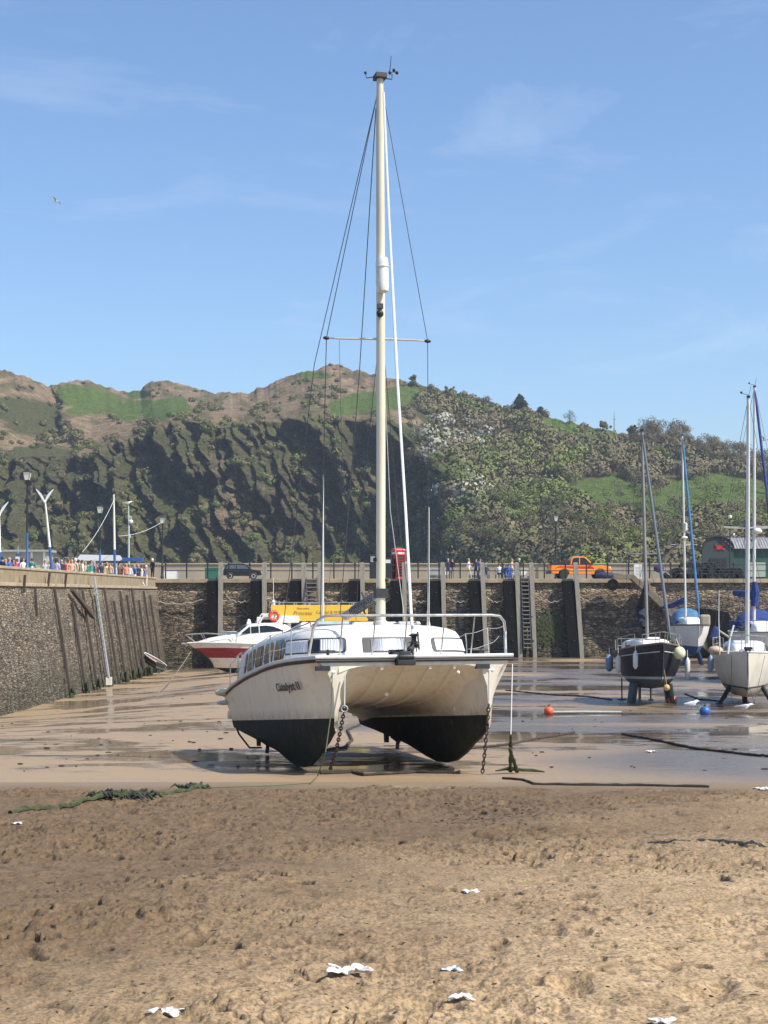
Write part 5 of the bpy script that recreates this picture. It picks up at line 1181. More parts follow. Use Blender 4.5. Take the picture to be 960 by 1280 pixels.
# foredeck hump, cabin and screen as side profiles with width
def body(parts, name, mt, par, hw, tw=.8):
    b_ = MB(); rings = []
    for y, zb, zt_ in parts:
        w0 = hw(y); rings.append([(-w0, y, zb), (-w0*(.97), y, zb+(zt_-zb)*.5), (-w0*tw, y, zt_-.05), (-w0*tw*.85, y, zt_), (w0*tw*.85, y, zt_), (w0*tw, y, zt_-.05), (w0*.97, y, zb+(zt_-zb)*.5), (w0, y, zb)])
    b_.loft(rings, True, 0, True); return b_.build(name, mt, par, sharp=60)
body([(.7, 2.15, 2.25), (1.6, 2.15, 2.52), (2.8, 2.15, 2.72), (3.6, 2.15, 2.80)], 'foredeck', WHITE, rb, lambda y: .35+.24*y)
body([(3.3, 2.15, 2.78), (3.55, 2.15, 2.95), (4.15, 2.15, 3.42), (4.6, 2.15, 3.50), (6.2, 2.15, 3.62), (6.9, 2.15, 3.4), (7.5, 2.15, 2.9), (8.2, 2.15, 2.5)], 'cabin', WHITE, rb, lambda y: min(1.24, 1.10+.03*y), .80)
b = MB(); b.add([(-.86, 3.50, 2.97), (.86, 3.50, 2.97), (.78, 4.10, 3.42), (-.78, 4.10, 3.42)], [(0, 1, 2, 3)]); b.add([(-.86, 3.47, 2.98), (.86, 3.47, 2.98), (.78, 4.07, 3.43), (-.78, 4.07, 3.43)], [(0, 1, 2, 3)]); b.build('windscreen', mat('screen_blue', (.06, .09, .14), .1, .2, 3, 0), rb)
for sg in (-1, 1):
    for pts in (((3.62, 2.86), (4.26, 2.86), (4.26, 3.30), (4.18, 3.30)), ((4.34, 2.86), (4.86, 2.90), (4.86, 3.36), (4.34, 3.32)), ((4.94, 2.90), (6.6, 3.0), (6.35, 3.15), (5.9, 3.32), (5.4, 3.40), (4.94, 3.37))):
        b = MB(); vs = []
        for off in (.0, .03):
            for y, z in pts:
                w0 = min(1.24, 1.10+.03*y); f_ = (z-2.15)/(3.5-2.15); xx = w0*.97-(w0*.97-w0*.80)*max(0, (f_-.5)/.5)+off; vs.append((sg*xx, y, z))
        n = len(pts); b.add(vs, [tuple(range(n)), tuple(range(n, 2*n))]+[(k, (k+1) % n, n+(k+1) % n, n+k) for k in range(n)]); b.build('side_window', GLASSD, rb)
b = MB(); b.tube([(-.25, -.15, 2.75), (-.55, .4, 2.80), (-.95, 1.4, 2.84), (-1.1, 2.9, 2.76)], .02, 6); b.tube([(.25, -.15, 2.75), (.55, .4, 2.80), (.95, 1.4, 2.84), (1.1, 2.9, 2.76)], .02, 6); b.tube([(-.25, -.15, 2.75), (.25, -.15, 2.75)], .02, 6)
for sg in (-1, 1):
    for (a_, c_) in (((.25, -.15, 2.75), (.4, .55, 2.25)), ((.8, 1.0, 2.82), (.85, 1.3, 2.3)), ((1.1, 2.9, 2.76), (1.15, 3.1, 2.3))): b.tube([(sg*a_[0], a_[1], a_[2]), (sg*c_[0], c_[1], c_[2])], .02, 5)
b.build('bow_rail', STEEL, rb)
b = MB(); b.box((0, -.12, 2.14), (.35, .6, .10)); b.build('bow_platform', GREYP, rb, bev=.02)
b = MB(); b.box((0, 4.3, 3.56), (.3, .3, .16)); b.ball((0, 4.3, 3.70), .13, 8); b.build('deck_light', WHITE, rb)
b = MB(); b.tube([(-.9, 4.9, 3.55), (-.8, 5.3, 4.15), (-.8, 6.2, 4.22), (.8, 6.2, 4.22), (.8, 5.3, 4.15), (.9, 4.9, 3.55)], .06, 8); b.build('radar_arch', WHITE, rb)
b = MB(); b.box((-.2, 7.0, 3.8), (1.5, 1.6, .5)); b.box((0, 6.1, 3.9), (1.1, .7, .25)); b.build('liferaft_box', WHITE, rb, bev=.08)
b = MB(); b.torus((.95, 5.95, 4.05), .30, .105, Matrix.Rotation(R(90), 3, 'Y'), 24); t_ = b.build('lifebuoy', mat('lifebuoy_red', (.75, .07, .04), .5, .1, 5, .1), rb)
b = MB()
for k in range(4):
    a_ = k*math.pi/2+.5; b.torus((.95, 5.95+math.cos(a_)*.30, 4.05+math.sin(a_)*.30), .112, .012, Matrix.Rotation(a_, 3, 'X'), 10)
b.build('reflective_band', WHITE, t_)
b = MB(); b.tube([(-.5, 6.1, 4.2), (-.45, 6.1, 6.7)], [.03, .02], 6); b.lathe([(.1, -.35), (.14, -.3), (.14, .3), (.06, .38)], (-.48, 6.1, 4.75), 10); b.build('aerial', WHITE, rb)
p_ = W(238, 815, DR-.3); q_ = G(196, 868)
rope('mooring_rope', sag(p_, q_, .2), .03, mat('rope_tan', (.22, .18, .13), .9, .3, 20, .5), 'slack rope from the motor cruiser bow down to the mud')
# --- passenger boat behind with the yellow board
DP = 114; SP = DP/F
loc = W(395, 838, DP)
pb = thing('passenger_boat', loc, 'white passenger boat with a long yellow sign board, behind the motor cruiser', 'passenger boat', R(-86))
zs = lambda t: 2.6+.2*(1-t); zk = lambda t: float(np.interp(t, [0, .1, .3, 1], [1.0, .5, .1, .1]))
b, sh, rg = hull(11.5, 3.4, zs, zk, .7, .05, .5, .9, (1.0, .42)); b.v = [(x, y-6.8, z) for x, y, z in b.v]; b.build('hull', [WHITE, BLACKP, BLACKP], pb, sharp=50)
b = MB(); b.box((0, 0.2, 2.78), (2.9, 9.5, .1)); b.build('deck', GREYP, pb)
b = MB(); b.box((0, -1.0, 3.3), (2.6, 6.4, 1.0)); b.build('cabin', WHITE, pb, bev=.06)
for k in range(6):
    b = MB(); b.box((1.31, -3.5+k*1.05, 3.35), (.05, .8, .6)); b.build('window', GLASSD, pb, bev=.03)
b = MB(); b.box((0, -.2, 3.86), (3.0, 7.2, .12)); b.build('cabin_roof', WHITE, pb, bev=.03)
zb0 = (838-776)*SP; zb1 = (838-756)*SP
b = MB(); b.box((1.55, .2, (zb0+zb1)/2), (.07, 6.8, zb1-zb0)); yb_ = b.build('sign_board', YELLOW, pb, bev=.015)
b = MB(); b.tube([(-1.5, -3.3, zb1+.16), (-1.5, 3.4, zb1+.16), (1.5, 3.4, zb1+.16), (1.5, -3.3, zb1+.16), (-1.5, -3.3, zb1+.16)], .025, 6)
for k in range(8): b.tube([(-1.5, -3.3+k*.957, 3.9), (-1.5, -3.3+k*.957, zb1+.16)], .02, 5); b.tube([(1.5, -3.3+k*.957, 3.9), (1.5, -3.3+k*.957, zb1+.16)], .02, 5)
b.build('roof_rail', STEEL, pb)
for k in range(6): b = MB(); b.box((.3, -2.6+k*1.05, zb1-.05), (1.6, .1, .35)); b.box((.3, -2.4+k*1.05, zb1-.25), (1.6, .4, .06)); b.build('bench', GREYP, pb)
def lettering(body, size, mt, M, parent, ext=.004, shear=0, name='lettering', mirror=False):
    cu = bpy.data.curves.new('t', 'FONT'); cu.body = body; cu.size = size; cu.shear = shear; cu.extrude = ext; cu.align_x = 'CENTER'; cu.align_y = 'CENTER'
    o = bpy.data.objects.new('t', cu); COL.objects.link(o); bpy.context.view_layer.update(); me = bpy.data.meshes.new_from_object(o); bpy.data.objects.remove(o)
    me.transform(M); me.materials.clear(); me.materials.append(mt); o = bpy.data.objects.new(name, me); COL.objects.link(o); o.parent = parent; return o
SB = mat('sign_brown', (.22, .12, .03), .6, .1, 5, 0)
MS = lambda y, z: Matrix(((0, 0, 1, 1.590), (1, 0, 0, y), (0, 1, 0, z), (0, 0, 0, 1)))
zm = (zb0+zb1)/2
lettering('Ilfracombe', .20, SB, MS(-.95, zm+.32), yb_); lettering('Princess', .40, SB, MS(-1.0, zm-.02), yb_, shear=.3); lettering('Coastal & Wildlife Cruises', .30, SB, MS(1.55, zm+.05), yb_)
# ---------------------------------------------------------------- litter and small things on the sand
PAPER = mat('paper_white', (.74, .73, .70), .9, .08, 20, .6, stain=(.40, .32, .22), stam=.7, ssc=14)
def litter(px, py, wd, label, sd, blue=False):
    g_ = np.random.default_rng(sd); c_ = G(px, py); c_.z = bz(c_.x, c_.y)-.01; n = 21; b_ = MB(); vs = []
    for i in range(n):
        for k in range(n):
            x = (i/(n-1)-.5); y = (k/(n-1)-.5); r_ = 1+.35*math.sin(3*math.atan2(y, x)+sd)+.2*math.sin(7*math.atan2(y, x)+sd*2)
            z = .012+.030*(wd/.3)*float(ridge(np.array([x*5+sd]), np.array([y*5-sd]), 3, sd)[0])+.04*wd*math.sin(x*9+sd)*math.cos(y*8)
            vs.append((x*wd*.46*r_, y*wd*.36*r_, z))
    b_.add(vs, [tuple(q) for q in grid_faces(n, n)], 0, True); o = b_.build('litter', [PAPER] if not blue else [mat('wrapper_silver', (.62, .70, .74), .4, .2, 10, .4)], loc=c_)
    s_ = o.modifiers.new('s', 'SOLIDIFY'); s_.thickness = .003; return tag(o, label, 'litter')
litter(588, 1113, .24, 'crumpled white paper alone in the middle of the sand', 1)
litter(435, 1217, .42, 'long crumpled white napkin lying on the near sand left of centre', 2)
litter(565, 1216, .18, 'small pale silvery wrapper flat on the sand above the crumpled tissue', 3, True)
litter(577, 1249, .22, 'crumpled tissue in the sand just below the silvery wrapper', 4)
litter(209, 1268, .30, 'crumpled white paper at the bottom left of the sand', 5)
litter(828, 1276, .22, 'white paper scrap cut by the bottom edge at right', 6)
litter(952, 988, .42, 'white plastic bag at the top of the sand by the right edge', 7)
litter(814, 940, .38, 'small white scrap lying out on the grey mud', 8)
litter(22, 1036, .20, 'pale torn paper on the sand below the weedy rope', 10)
def buoy(px, py, r_, mt, label, name='mooring_buoy'):
    c_ = G(px, py); c_.z += r_*.7; t_ = thing(name, c_, label, 'buoy')
    b_ = MB(); b_.ball((0, 0, 0), r_, 12, sc=(1, 1, .95)); b_.build('float', mt, t_)
    b_ = MB(); b_.lathe([(r_*.3, 0), (r_*.25, r_*.25), (r_*.1, r_*.3)], (0, 0, r_*.85), 8); b_.torus((r_*.1, 0, r_*1.2), r_*.16, r_*.05, Matrix.Rotation(R(90), 3, 'X'), 10); b_.build('eye_ring', RUBBER, t_)
    return t_
buoy(686, 893, .17, ORANGE, 'orange mooring buoy lying alone on the mud right of the twin hulls')
buoy(840, 880, .20, ORANGE, 'orange buoy sitting on the mud under the stem of the black boat')
buoy(881, 894, .19, mat('buoy_blue', (.03, .12, .40), .45, .2, 5, .1), 'blue mooring buoy lying on the mud near the standing gull')
t_ = G(730, 892.5); o = MB(); o.tube([(-1.4, 0, .06), (0, 0, .07), (1.3, .05, .06)], [.045, .05, .04], 8); ob = o.build('driftwood_pole', mat('bleached_wood', (.45, .42, .36), .85, .2, 5, .4), loc=t_); tag(ob, 'pale pole lying flat on the mud beside the orange buoy', 'pole')
def gull(loc, s_, rz, label, fly=False, tilt=0, name='gull'):
    t_ = thing(name, loc, label, 'gull', rz); b_ = MB(); rings = []
    for (y, r_, z) in ((-.24, .012, .25), (-.20, .035, .25), (-.16, .045, .245), (-.11, .05, .22), (-.04, .085, .17), (.06, .09, .155), (.16, .06, .16), (.26, .025, .17), (.33, .012, .175)):
        z = .17+(z-.17)*(.35 if fly else 1); rings.append([(math.cos(a_*math.pi/5)*r_*s_, y*s_, (z+math.sin(a_*math.pi/5)*r_)*s_) for a_ in range(10)])
    b_.loft(rings); b_.build('body', mat('gull_white', (.80, .80, .80), .8, .05, 10, .1), t_)
    gm_ = mat('gull_grey', (.42, .44, .47), .8, .1, 10, .1)
    for sg in (-1, 1):
        b_ = MB()
        if fly: b_.loft([[(sg*x*s_, (y0)*s_, z*s_), (sg*x*s_, y1*s_, z*s_), (sg*x*s_, y1*s_, (z+.01)*s_), (sg*x*s_, y0*s_, (z+.02)*s_)] for x, y0, y1, z in ((.06, -.08, .10, .2), (.28, -.12, .06, .33), (.45, -.06, .06, .36), (.66, .05, .09, .33))])
        else: b_.loft([[(sg*x*s_, y*s_, (z-h_)*s_), (sg*(x+.012)*s_, y*s_, z*s_), (sg*x*s_, y*s_, (z+h_)*s_)] for x, y, z, h_ in ((.07, -.06, .19, .03), (.088, .04, .18, .055), (.06, .18, .175, .04), (.02, .36, .18, .012))], True)
        b_.build('wing', gm_ if not fly else gm_, t_)
    b_ = MB(); b_.tube([(0, -.235*s_, (.25 if not fly else .195)*s_), (0, -.31*s_, (.24 if not fly else .19)*s_)], [.016*s_, .004*s_], 6); b_.build('beak', mat('beak_yellow', (.7, .42, .05), .5, .1, 5, 0), t_)
    if not fly:
        for sg in (-1, 1): b_ = MB(); b_.tube([(sg*.035*s_, .02*s_, .11*s_), (sg*.035*s_, .03*s_, 0), (sg*.035*s_, -.03*s_, 0.005)], .008*s_, 5); b_.build('leg', mat('leg_pink', (.5, .3, .25), .6, .1, 5, 0), t_)
    if tilt: t_.rotation_euler = (0, tilt, rz)
    return t_
gull(G(866, 886), 1.15, R(120), 'white gull standing on the mud below the black boat bow, right of the orange buoy')
gull(G(932, 890), 1.1, R(80), 'white gull crouching on the mud under the big white boat at right edge')
gull(W(69.5, 254, 60), .42, R(60), 'tiny gull flying high in the blue sky at left', True, .4)
gull(W(955, 552, 90), .6, R(40), 'tiny gull flying in the sky beside the rightmost masts', True, .3)
# small stones and debris at the tide line
DEB = mat('tide_debris', (.05, .04, .028), .95, .5, 12, .6)
b = MB(); g_ = random.Random(31)
for k in range(900):
    if k < 240: px_, py_ = g_.gauss(610, 38), g_.gauss(1022, 8)
    elif k < 380: px_, py_ = g_.uniform(0, 960), g_.uniform(996, 1100)
    else: px_, py_ = g_.uniform(0, 960), g_.uniform(1000, 1275)
    if py_ < 996 or not -30 < px_ < 990: continue
    p = G(px_, py_); p.z = bz(p.x, p.y)-.012; r_ = g_.uniform(.004, .011)*(1.3 if k < 240 else .8); b.ball((p.x, p.y, p.z+.01), r_, 4, sc=(g_.uniform(1, 3.2), g_.uniform(.7, 1.6), .7), M=Matrix.Rotation(g_.uniform(0, 3), 3, 'Z'))
o = b.build('tide_debris', DEB); tag(o, kind='stuff')
b = MB()
for k in range(170):
    px_, py_ = g_.uniform(0, 960), g_.uniform(868, 965)
    if 300 < px_ < 640 and py_ > 900: continue
    p = G(px_, py_); r_ = g_.uniform(.012, .035); b.ball((p.x, p.y, p.z+.01), r_, 4, sc=(g_.uniform(1, 2.5), 1, .6))
o = b.build('mud_weed_bits', DEB); tag(o, kind='stuff')
# ---------------------------------------------------------------- on and along the far quay
DQ = 134.4
def QX(px, d=135): return (px-HX)/F*d
# fender piles: light timber post, black strip beside it painted as its cast shadow
def pile(px, top, lean, label, board=True, bw=1.0, ptop=703, boff=-.62):  # board, bw, boff: the painted shadow strip, its width and offset
    x = QX(px); t_ = thing('fender_pile', (x, 134.55, -5.6), label, 'timber pile', 0, 'timber fender piles along the far quay wall'); zt_ = (HY-ptop)/F*134+5.6
    b = MB(); b.loft([[(-.17+lean, -1.10, -1), (.17+lean, -1.10, -1), (.17+lean, -.78, -1), (-.17+lean, -.78, -1)], [(-.19, -.36, zt_-.06), (.19, -.36, zt_-.06), (.19, -.02, zt_-.06), (-.19, -.02, zt_-.06)], [(-.12, -.31, zt_), (.12, -.31, zt_), (.12, -.07, zt_), (-.12, -.07, zt_)]], sm=False); b.build('post', TIMBER, t_)
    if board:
        b = MB(); zb_ = 6.60; b.loft([[(boff+lean-bw/2, -1.12, -1), (boff+lean+bw/2, -1.12, -1), (boff+lean+bw/2, -.85, -1), (boff+lean-bw/2, -.85, -1)], [(boff-bw/2, -.32, zb_), (boff+bw/2, -.32, zb_), (boff+bw/2, .1, zb_), (boff-bw/2, .1, zb_)]], sm=False); b.build('shadow_strip', SHADEBLK, t_, bev=.03)
        b = MB()
        for z in (1.6, 3.6, 5.6): y = -.36-(6.6-z)*.11; b.ball((boff+lean*(1-z/6.6), y, z), .07, 5)
        b.build('bolts', IRON, t_)
    return t_
PL = [(277, 0, 'tall timber pile with painted shadow strip on the quay wall below the green bin'), (331, .1, 'timber pile with painted shadow strip on the quay wall above the white cruiser cabin'),
      (380, .15, 'timber pile just left of the ladder above the yellow sign board'), (453, .1, 'timber pile with painted shadow strip close left of the tall yellowish mast'), (505, .1, 'timber pile with painted shadow strip below the red telephone box'),
      (553, .2, 'timber pile with painted shadow strip behind the right whip aerial'), (602, .35, 'timber pile with painted shadow strip left of the long quay ladder, above the pulpit end'), (645, .3, 'timber pile with painted shadow strip immediately left of the long quay ladder'),
      (718, .55, 'timber pile with black painted shadow strip, standing alone below the orange pickup')]
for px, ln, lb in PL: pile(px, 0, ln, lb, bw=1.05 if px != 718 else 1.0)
pile(400, 0, .1, 'bare timber pile just right of the ladder above the yellow sign board', board=False)
pile(663, 0, .3, 'timber pile with painted shadow strip immediately right of the long quay ladder', True, .7, boff=-.1)
def ladder(px0, px1, y0, y1, label, rail=True):
    x0, x1 = QX(px0), QX(px1); t_ = thing('quay_ladder', (x0, 134.2, -5.6), label, 'ladder'); z1 = (HY-y0)/F*134.3+5.6; z0 = (HY-y1)/F*134+5.6; b = MB()
    for x in (0, x1-x0): b.beam((x+.2, -.75-.0, z0), (x, -.05, z1), .10, .08)
    b.build('side_rails', IRON, t_); n = int((z1-z0)/.33)
    for k in range(n):
        f_ = (k+.5)/n; b = MB(); b.tube([(.2*(1-f_), -.75+.7*f_-.04, z0+(z1-z0)*f_), (x1-x0+.2*(1-f_), -.75+.7*f_-.04, z0+(z1-z0)*f_)], .05, 5); b.build('rung', mat('worn_rung', (.20, .18, .15), .7, .2, 5, .1), t_)
ladder(650, 659, 720, 812, 'long black iron ladder down the quay wall between two piles, left of the pickup')
ladder(383, 396, 722, 762, 'dark ladder on the quay wall above the yellow sign board')
# hanging chains looped between piles
SW = [(180, 264), (284, 319), (336, 367), (404, 441), (458, 492), (510, 540), (558, 590), (607, 632), (668, 706), (723, 760)]
for k, (a_, c_) in enumerate(SW):
    p = sag((QX(a_), 134.35, -.35), (QX(c_), 134.35, -.35), .45 if k else .6, 14); b = MB(); b.tube([q_+Vector((0, 0, .08*math.sin(i*2.3))) for i, q_ in enumerate(p)], .055, 5)
    o = b.build('looped_rope', mat('rope_pale', (.34, .30, .24), .9, .3, 20, .4)); tag(o, 'pale rope looped along the top of the quay wall between two piles', 'rope', 'ropes looped between the quay piles')
# tyre
t_ = thing('tyre', (QX(764), 134.1, (HY-731)/F*134), 'black tyre hung on the quay wall below the pickup bonnet', 'tyre')
b = MB(); b.torus((0, 0, 0), .34, .16, Matrix.Rotation(R(90), 3, 'X'), 22); b.build('tyre_ring', RUBBER, t_); b = MB(); b.tube([(0, 0, .3), (0, .2, .7)], .02); b.build('lashing', DKR, t_)
# sloping stair slab with dark side, running down to the right
t_ = thing('quay_steps', (QX(775), 133.6, -5.6), 'stone steps with sloping edge running down the quay wall to the right', 'steps')
def qz(py, d=133.6): return (HY-py)/F*d+5.6
xA, xB, xC = 0, QX(800)-QX(775), QX(925)-QX(775)
pts = [(xA-.9, qz(718)), (xB-.9, qz(718)), (xC, qz(836)), (xC, qz(845)), (xC-1.0, qz(845)), (xB-1.1, qz(724)), (xA-.9, qz(724))]
b = MB(); b.prism(pts, 'y', -.95, .3); b.build('sloping_edge', mat('step_stone', (.22, .18, .13), .9, .3, 2, .5), t_, bev=.03)
n = 18; b = MB()
for k in range(n):
    f_ = (k+.5)/n; x = xB+(xC-xB)*f_; z = qz(722)+(qz(838)-qz(722))*f_; b.box((x+.15, .35, z/2-.2), ((xC-xB)/n, .9, z+.2))
b.build('treads', STONE_F, t_)
b = MB(); b.loft([[(QX(868)-QX(775), -.9, qz(760)), (QX(903)-QX(775), -.9, qz(765)), (QX(903)-QX(775), .5, qz(765)), (QX(868)-QX(775), .5, qz(760))], [(QX(885)-QX(775), -1.2, -1), (QX(930)-QX(775), -1.2, -1), (QX(930)-QX(775), .5, -1), (QX(885)-QX(775), .5, -1)]], sm=False); b.build('shade_block', SHADEBLK, t_)  # black block painted in as the shadow under the stair slab
# railing
rl = thing('quay_railing', (0, 135.0, ZD), 'black railing with thin rails along the edge of the far quay', 'railing')
xs = [QX(p) for p in np.arange(207, 1000, 26.3)]
for k, x in enumerate(xs):
    b = MB(); b.box((x, 0, .64), (.11, .11, 1.26)); b.ball((x, 0, 1.30), .09, 6); b.build('rail_post', IRON, rl)
for z in (1.18, .68): b = MB(); b.tube([(xs[0], 0, z), (xs[-1], 0, z)], .035, 6); b.build('rail', IRON, rl)
# bins, boards and heaps on the quay
def boxy(name, px0, px1, y0, y1, d, dep, mt, label, cat_, extra=None, bev=.05):
    x0, x1 = QX(px0, d), QX(px1, d); z0 = max(ZD, (HY-y1)/F*d); z1 = (HY-y0)/F*d; t_ = thing(name, ((x0+x1)/2, d, ZD), label, cat_)
    b = MB(); b.box((0, 0, (z1-z0)/2), (x1-x0, dep, z1-z0)); b.build('body', mt, t_, bev=bev); return t_, x1-x0, z1-z0
t_, w_, h_ = boxy('wheeled_bin', 257, 274, 710, 723, 139, 1.0, GREEN, 'large green bin standing on the far quay behind the railing', 'bin')
b = MB(); b.box((0, 0, h_+.04), (w_+.08, 1.06, .10)); b.build('lid', GREEN, t_, bev=.03)
for sg in (-1, 1):
    b = MB(); b.torus((sg*w_*.38, -.5, .1), .07, .04, Matrix.Rotation(R(90), 3, 'Y')); b.build('wheel', RUBBER, t_)
ck = thing('parked_car', (QX(303, 141), 141, ZD), 'small black car parked on the far quay right of the green bin', 'car', R(3)); CARB = mat('car_black', (.012, .013, .016), .25, .2, 4, 0)
b = MB(); b.prism([(-1.7, .35), (-1.72, .75), (-1.6, .88), (.75, .90), (1.55, .78), (1.68, .62), (1.68, .35), (1.32, .34), (1.22, .55), (1.0, .62), (.78, .55), (.68, .30), (-.75, .30), (-.85, .55), (-1.05, .62), (-1.28, .55), (-1.38, .34)], 'y', -.78, .78); b.build('body', CARB, ck, bev=.05)
b = MB(); b.prism([(-1.6, .86), (-1.42, 1.28), (-1.15, 1.40), (.05, 1.40), (.30, 1.32), (.85, .88)], 'y', -.66, .66); b.build('cab', CARB, ck, bev=.06)
for pts in (((-1.42, .92), (-1.28, 1.26), (-1.1, 1.32), (-.55, 1.32), (-.55, .92)), ((-.47, .92), (-.47, 1.32), (.0, 1.32), (.22, 1.26), (.62, .92))): b = MB(); b.prism(pts, 'y', -.675, -.660); b.build('side_window', mat('car_glass', (.10, .13, .16), .1, .2, 3, 0), ck)
b = MB(); b.box((1.62, -.55, .62), (.14, .3, .14)); b.build('headlight', WHITE, ck, bev=.03)
for xw in (-1.06, 1.0):
    b = MB(); b.lathe([(.16, -.1), (.27, -.1), (.30, -.06), (.30, .06), (.27, .1), (.16, .1)], (xw, -.70, .30), 20, M=Matrix.Rotation(R(90), 3, 'X')); wq = b.build('wheel', RUBBER, ck); b = MB(); b.lathe([(0, .09), (.18, .105), (.18, -.1), (0, -.1)], (xw, -.70, .30), 14, M=Matrix.Rotation(R(90), 3, 'X')); b.build('rim', mat('rim_silver', (.6, .6, .6), .3, .1, 5, 0, .6), wq)
t_, w_, h_ = boxy('notice_board', 205, 223, 708, 719, 137.5, .08, WHITE, 'long low white board on the railing at the corner beside the lamp', 'board', bev=.01)
b = MB(); b.box((0, -.0, h_+.03), (w_+.1, .14, .06)); b.box((-w_/2, 0, h_/2), (.07, .14, h_+.1)); b.box((w_/2, 0, h_/2), (.07, .14, h_+.1)); b.build('frame', GREYP, t_)
t_, w_, h_ = boxy('notice_board', 792.5, 803, 698, 716, 134.8, .07, WHITE, 'upright white sign panel fixed to the railing right of the orange pickup', 'sign', bev=.01)
b = MB(); b.box((-w_/2-.02, .0, h_/2), (.05, .12, h_+.1)); b.box((w_/2+.02, 0, h_/2), (.05, .12, h_+.1)); b.build('frame', GREYP, t_)
b = MB(); g_ = random.Random(3)
for k in range(7): b.box((g_.uniform(-.03, .03), -.04, h_*(.2+.1*k)), (w_*.7, .004, .03))
b.build('printed_lines', GREYP, t_)
t_, w_, h_ = boxy('dark_kiosk', 462, 470, 690, 721, 138.5, 1.0, RUBBER, 'black sign box behind the tall mast on the quay', 'box'); b = MB(); b.box((0, -.52, h_*.8), (w_*.7, .04, .5)); b.build('panel', GREYP, t_)
t_, w_, h_ = boxy('dark_kiosk', 480, 490, 695, 721, 138.5, 1.0, IRON, 'black cabinet on the quay close left of the red telephone box', 'box'); b = MB(); b.box((0, -.52, h_*.85), (w_*.6, .04, .3)); b.build('panel', WHITE, t_)
# telephone box, turned a little
x = QX(498, 139); t_ = thing('telephone_box', (x, 139, ZD), 'red telephone box on the far quay just right of the tall mast', 'telephone box', R(28))
b = MB(); b.box((0, 0, .1), (.95, .95, .2)); b.box((0, 0, 2.25), (.95, .95, .35)); b.box((0, 0, 2.48), (1.02, 1.02, .12))
for sx in (-1, 1):
    for sy in (-1, 1): b.box((sx*.42, sy*.42, 1.15), (.12, .12, 2.0))
b.build('frame', RED, t_, bev=.015)
b = MB(); rr = []
for h_, s_ in ((2.54, .46), (2.62, .42), (2.70, .30), (2.74, .12)): rr.append([(-s_, -s_, h_), (s_, -s_, h_), (s_, s_, h_), (-s_, s_, h_)])
b.loft(rr); b.build('domed_roof', RED, t_)
for a_ in range(4):
    M_ = Matrix.Rotation(a_*math.pi/2, 3, 'Z'); b = MB(); b.box(M_ @ Vector((0, -.40, 1.15)), (.74, .02, 1.95), M_); g1 = b.build('glazed_side', GLASSD, t_); b = MB()
    for k in range(1, 8): b.box(M_ @ Vector((0, -.42, .2+k*.24)), (.74, .03, .03), M_)
    for sx in (-.2, .2): b.box(M_ @ Vector((sx, -.42, 1.15)), (.03, .03, 1.95), M_)
    b.build('glazing_bars', RED, g1); b = MB(); b.box(M_ @ Vector((0, -.478, 2.26)), (.62, .012, .17), M_); b.build('sign_panel', WHITE, t_)
b = MB(); b.box((.55, -.2, 1.3), (.1, .3, .5)); b.build('door_handle', WHITE, t_)
# orange pickup
DT = 139.5; x = QX(724, DT); tk = thing('pickup_truck', (x, DT, ZD), 'orange pickup truck with red side stripe and black load cover parked on the far quay', 'pickup truck', R(4)); tk.scale = (1, 1, 1.10)
def prof(pts, w_, name, mt, par, bev=.06): b_ = MB(); b_.prism(pts, 'y', -w_/2, w_/2); return b_.build(name, mt, par, bev=bev)
lower = [(-2.62, .55), (-2.65, .78), (-2.60, 1.12), (-.95, 1.14), (.95, 1.12), (1.15, 1.16), (2.35, 1.04), (2.58, .92), (2.66, .60), (2.60, .42), (2.12, .40), (2.05, .62), (1.88, .78), (1.62, .82), (1.36, .76), (1.20, .58), (1.14, .38), (-1.02, .38), (-1.10, .60), (-1.28, .78), (-1.52, .82), (-1.78, .76), (-1.94, .58), (-2.0, .42), (-2.5, .45)]
prof(lower, 1.82, 'body', ORPAINT, tk, .05)
cab = [(-.95, 1.10), (-.88, 1.55), (-.72, 1.74), (-.50, 1.80), (.25, 1.80), (.45, 1.74), (1.16, 1.14)]; prof(cab, 1.52, 'cab', ORPAINT, tk, .06)
prof([(.53, 1.68), (1.08, 1.20), (1.14, 1.22), (.60, 1.71)], 1.36, 'windscreen', GLASSD, tk, .005)
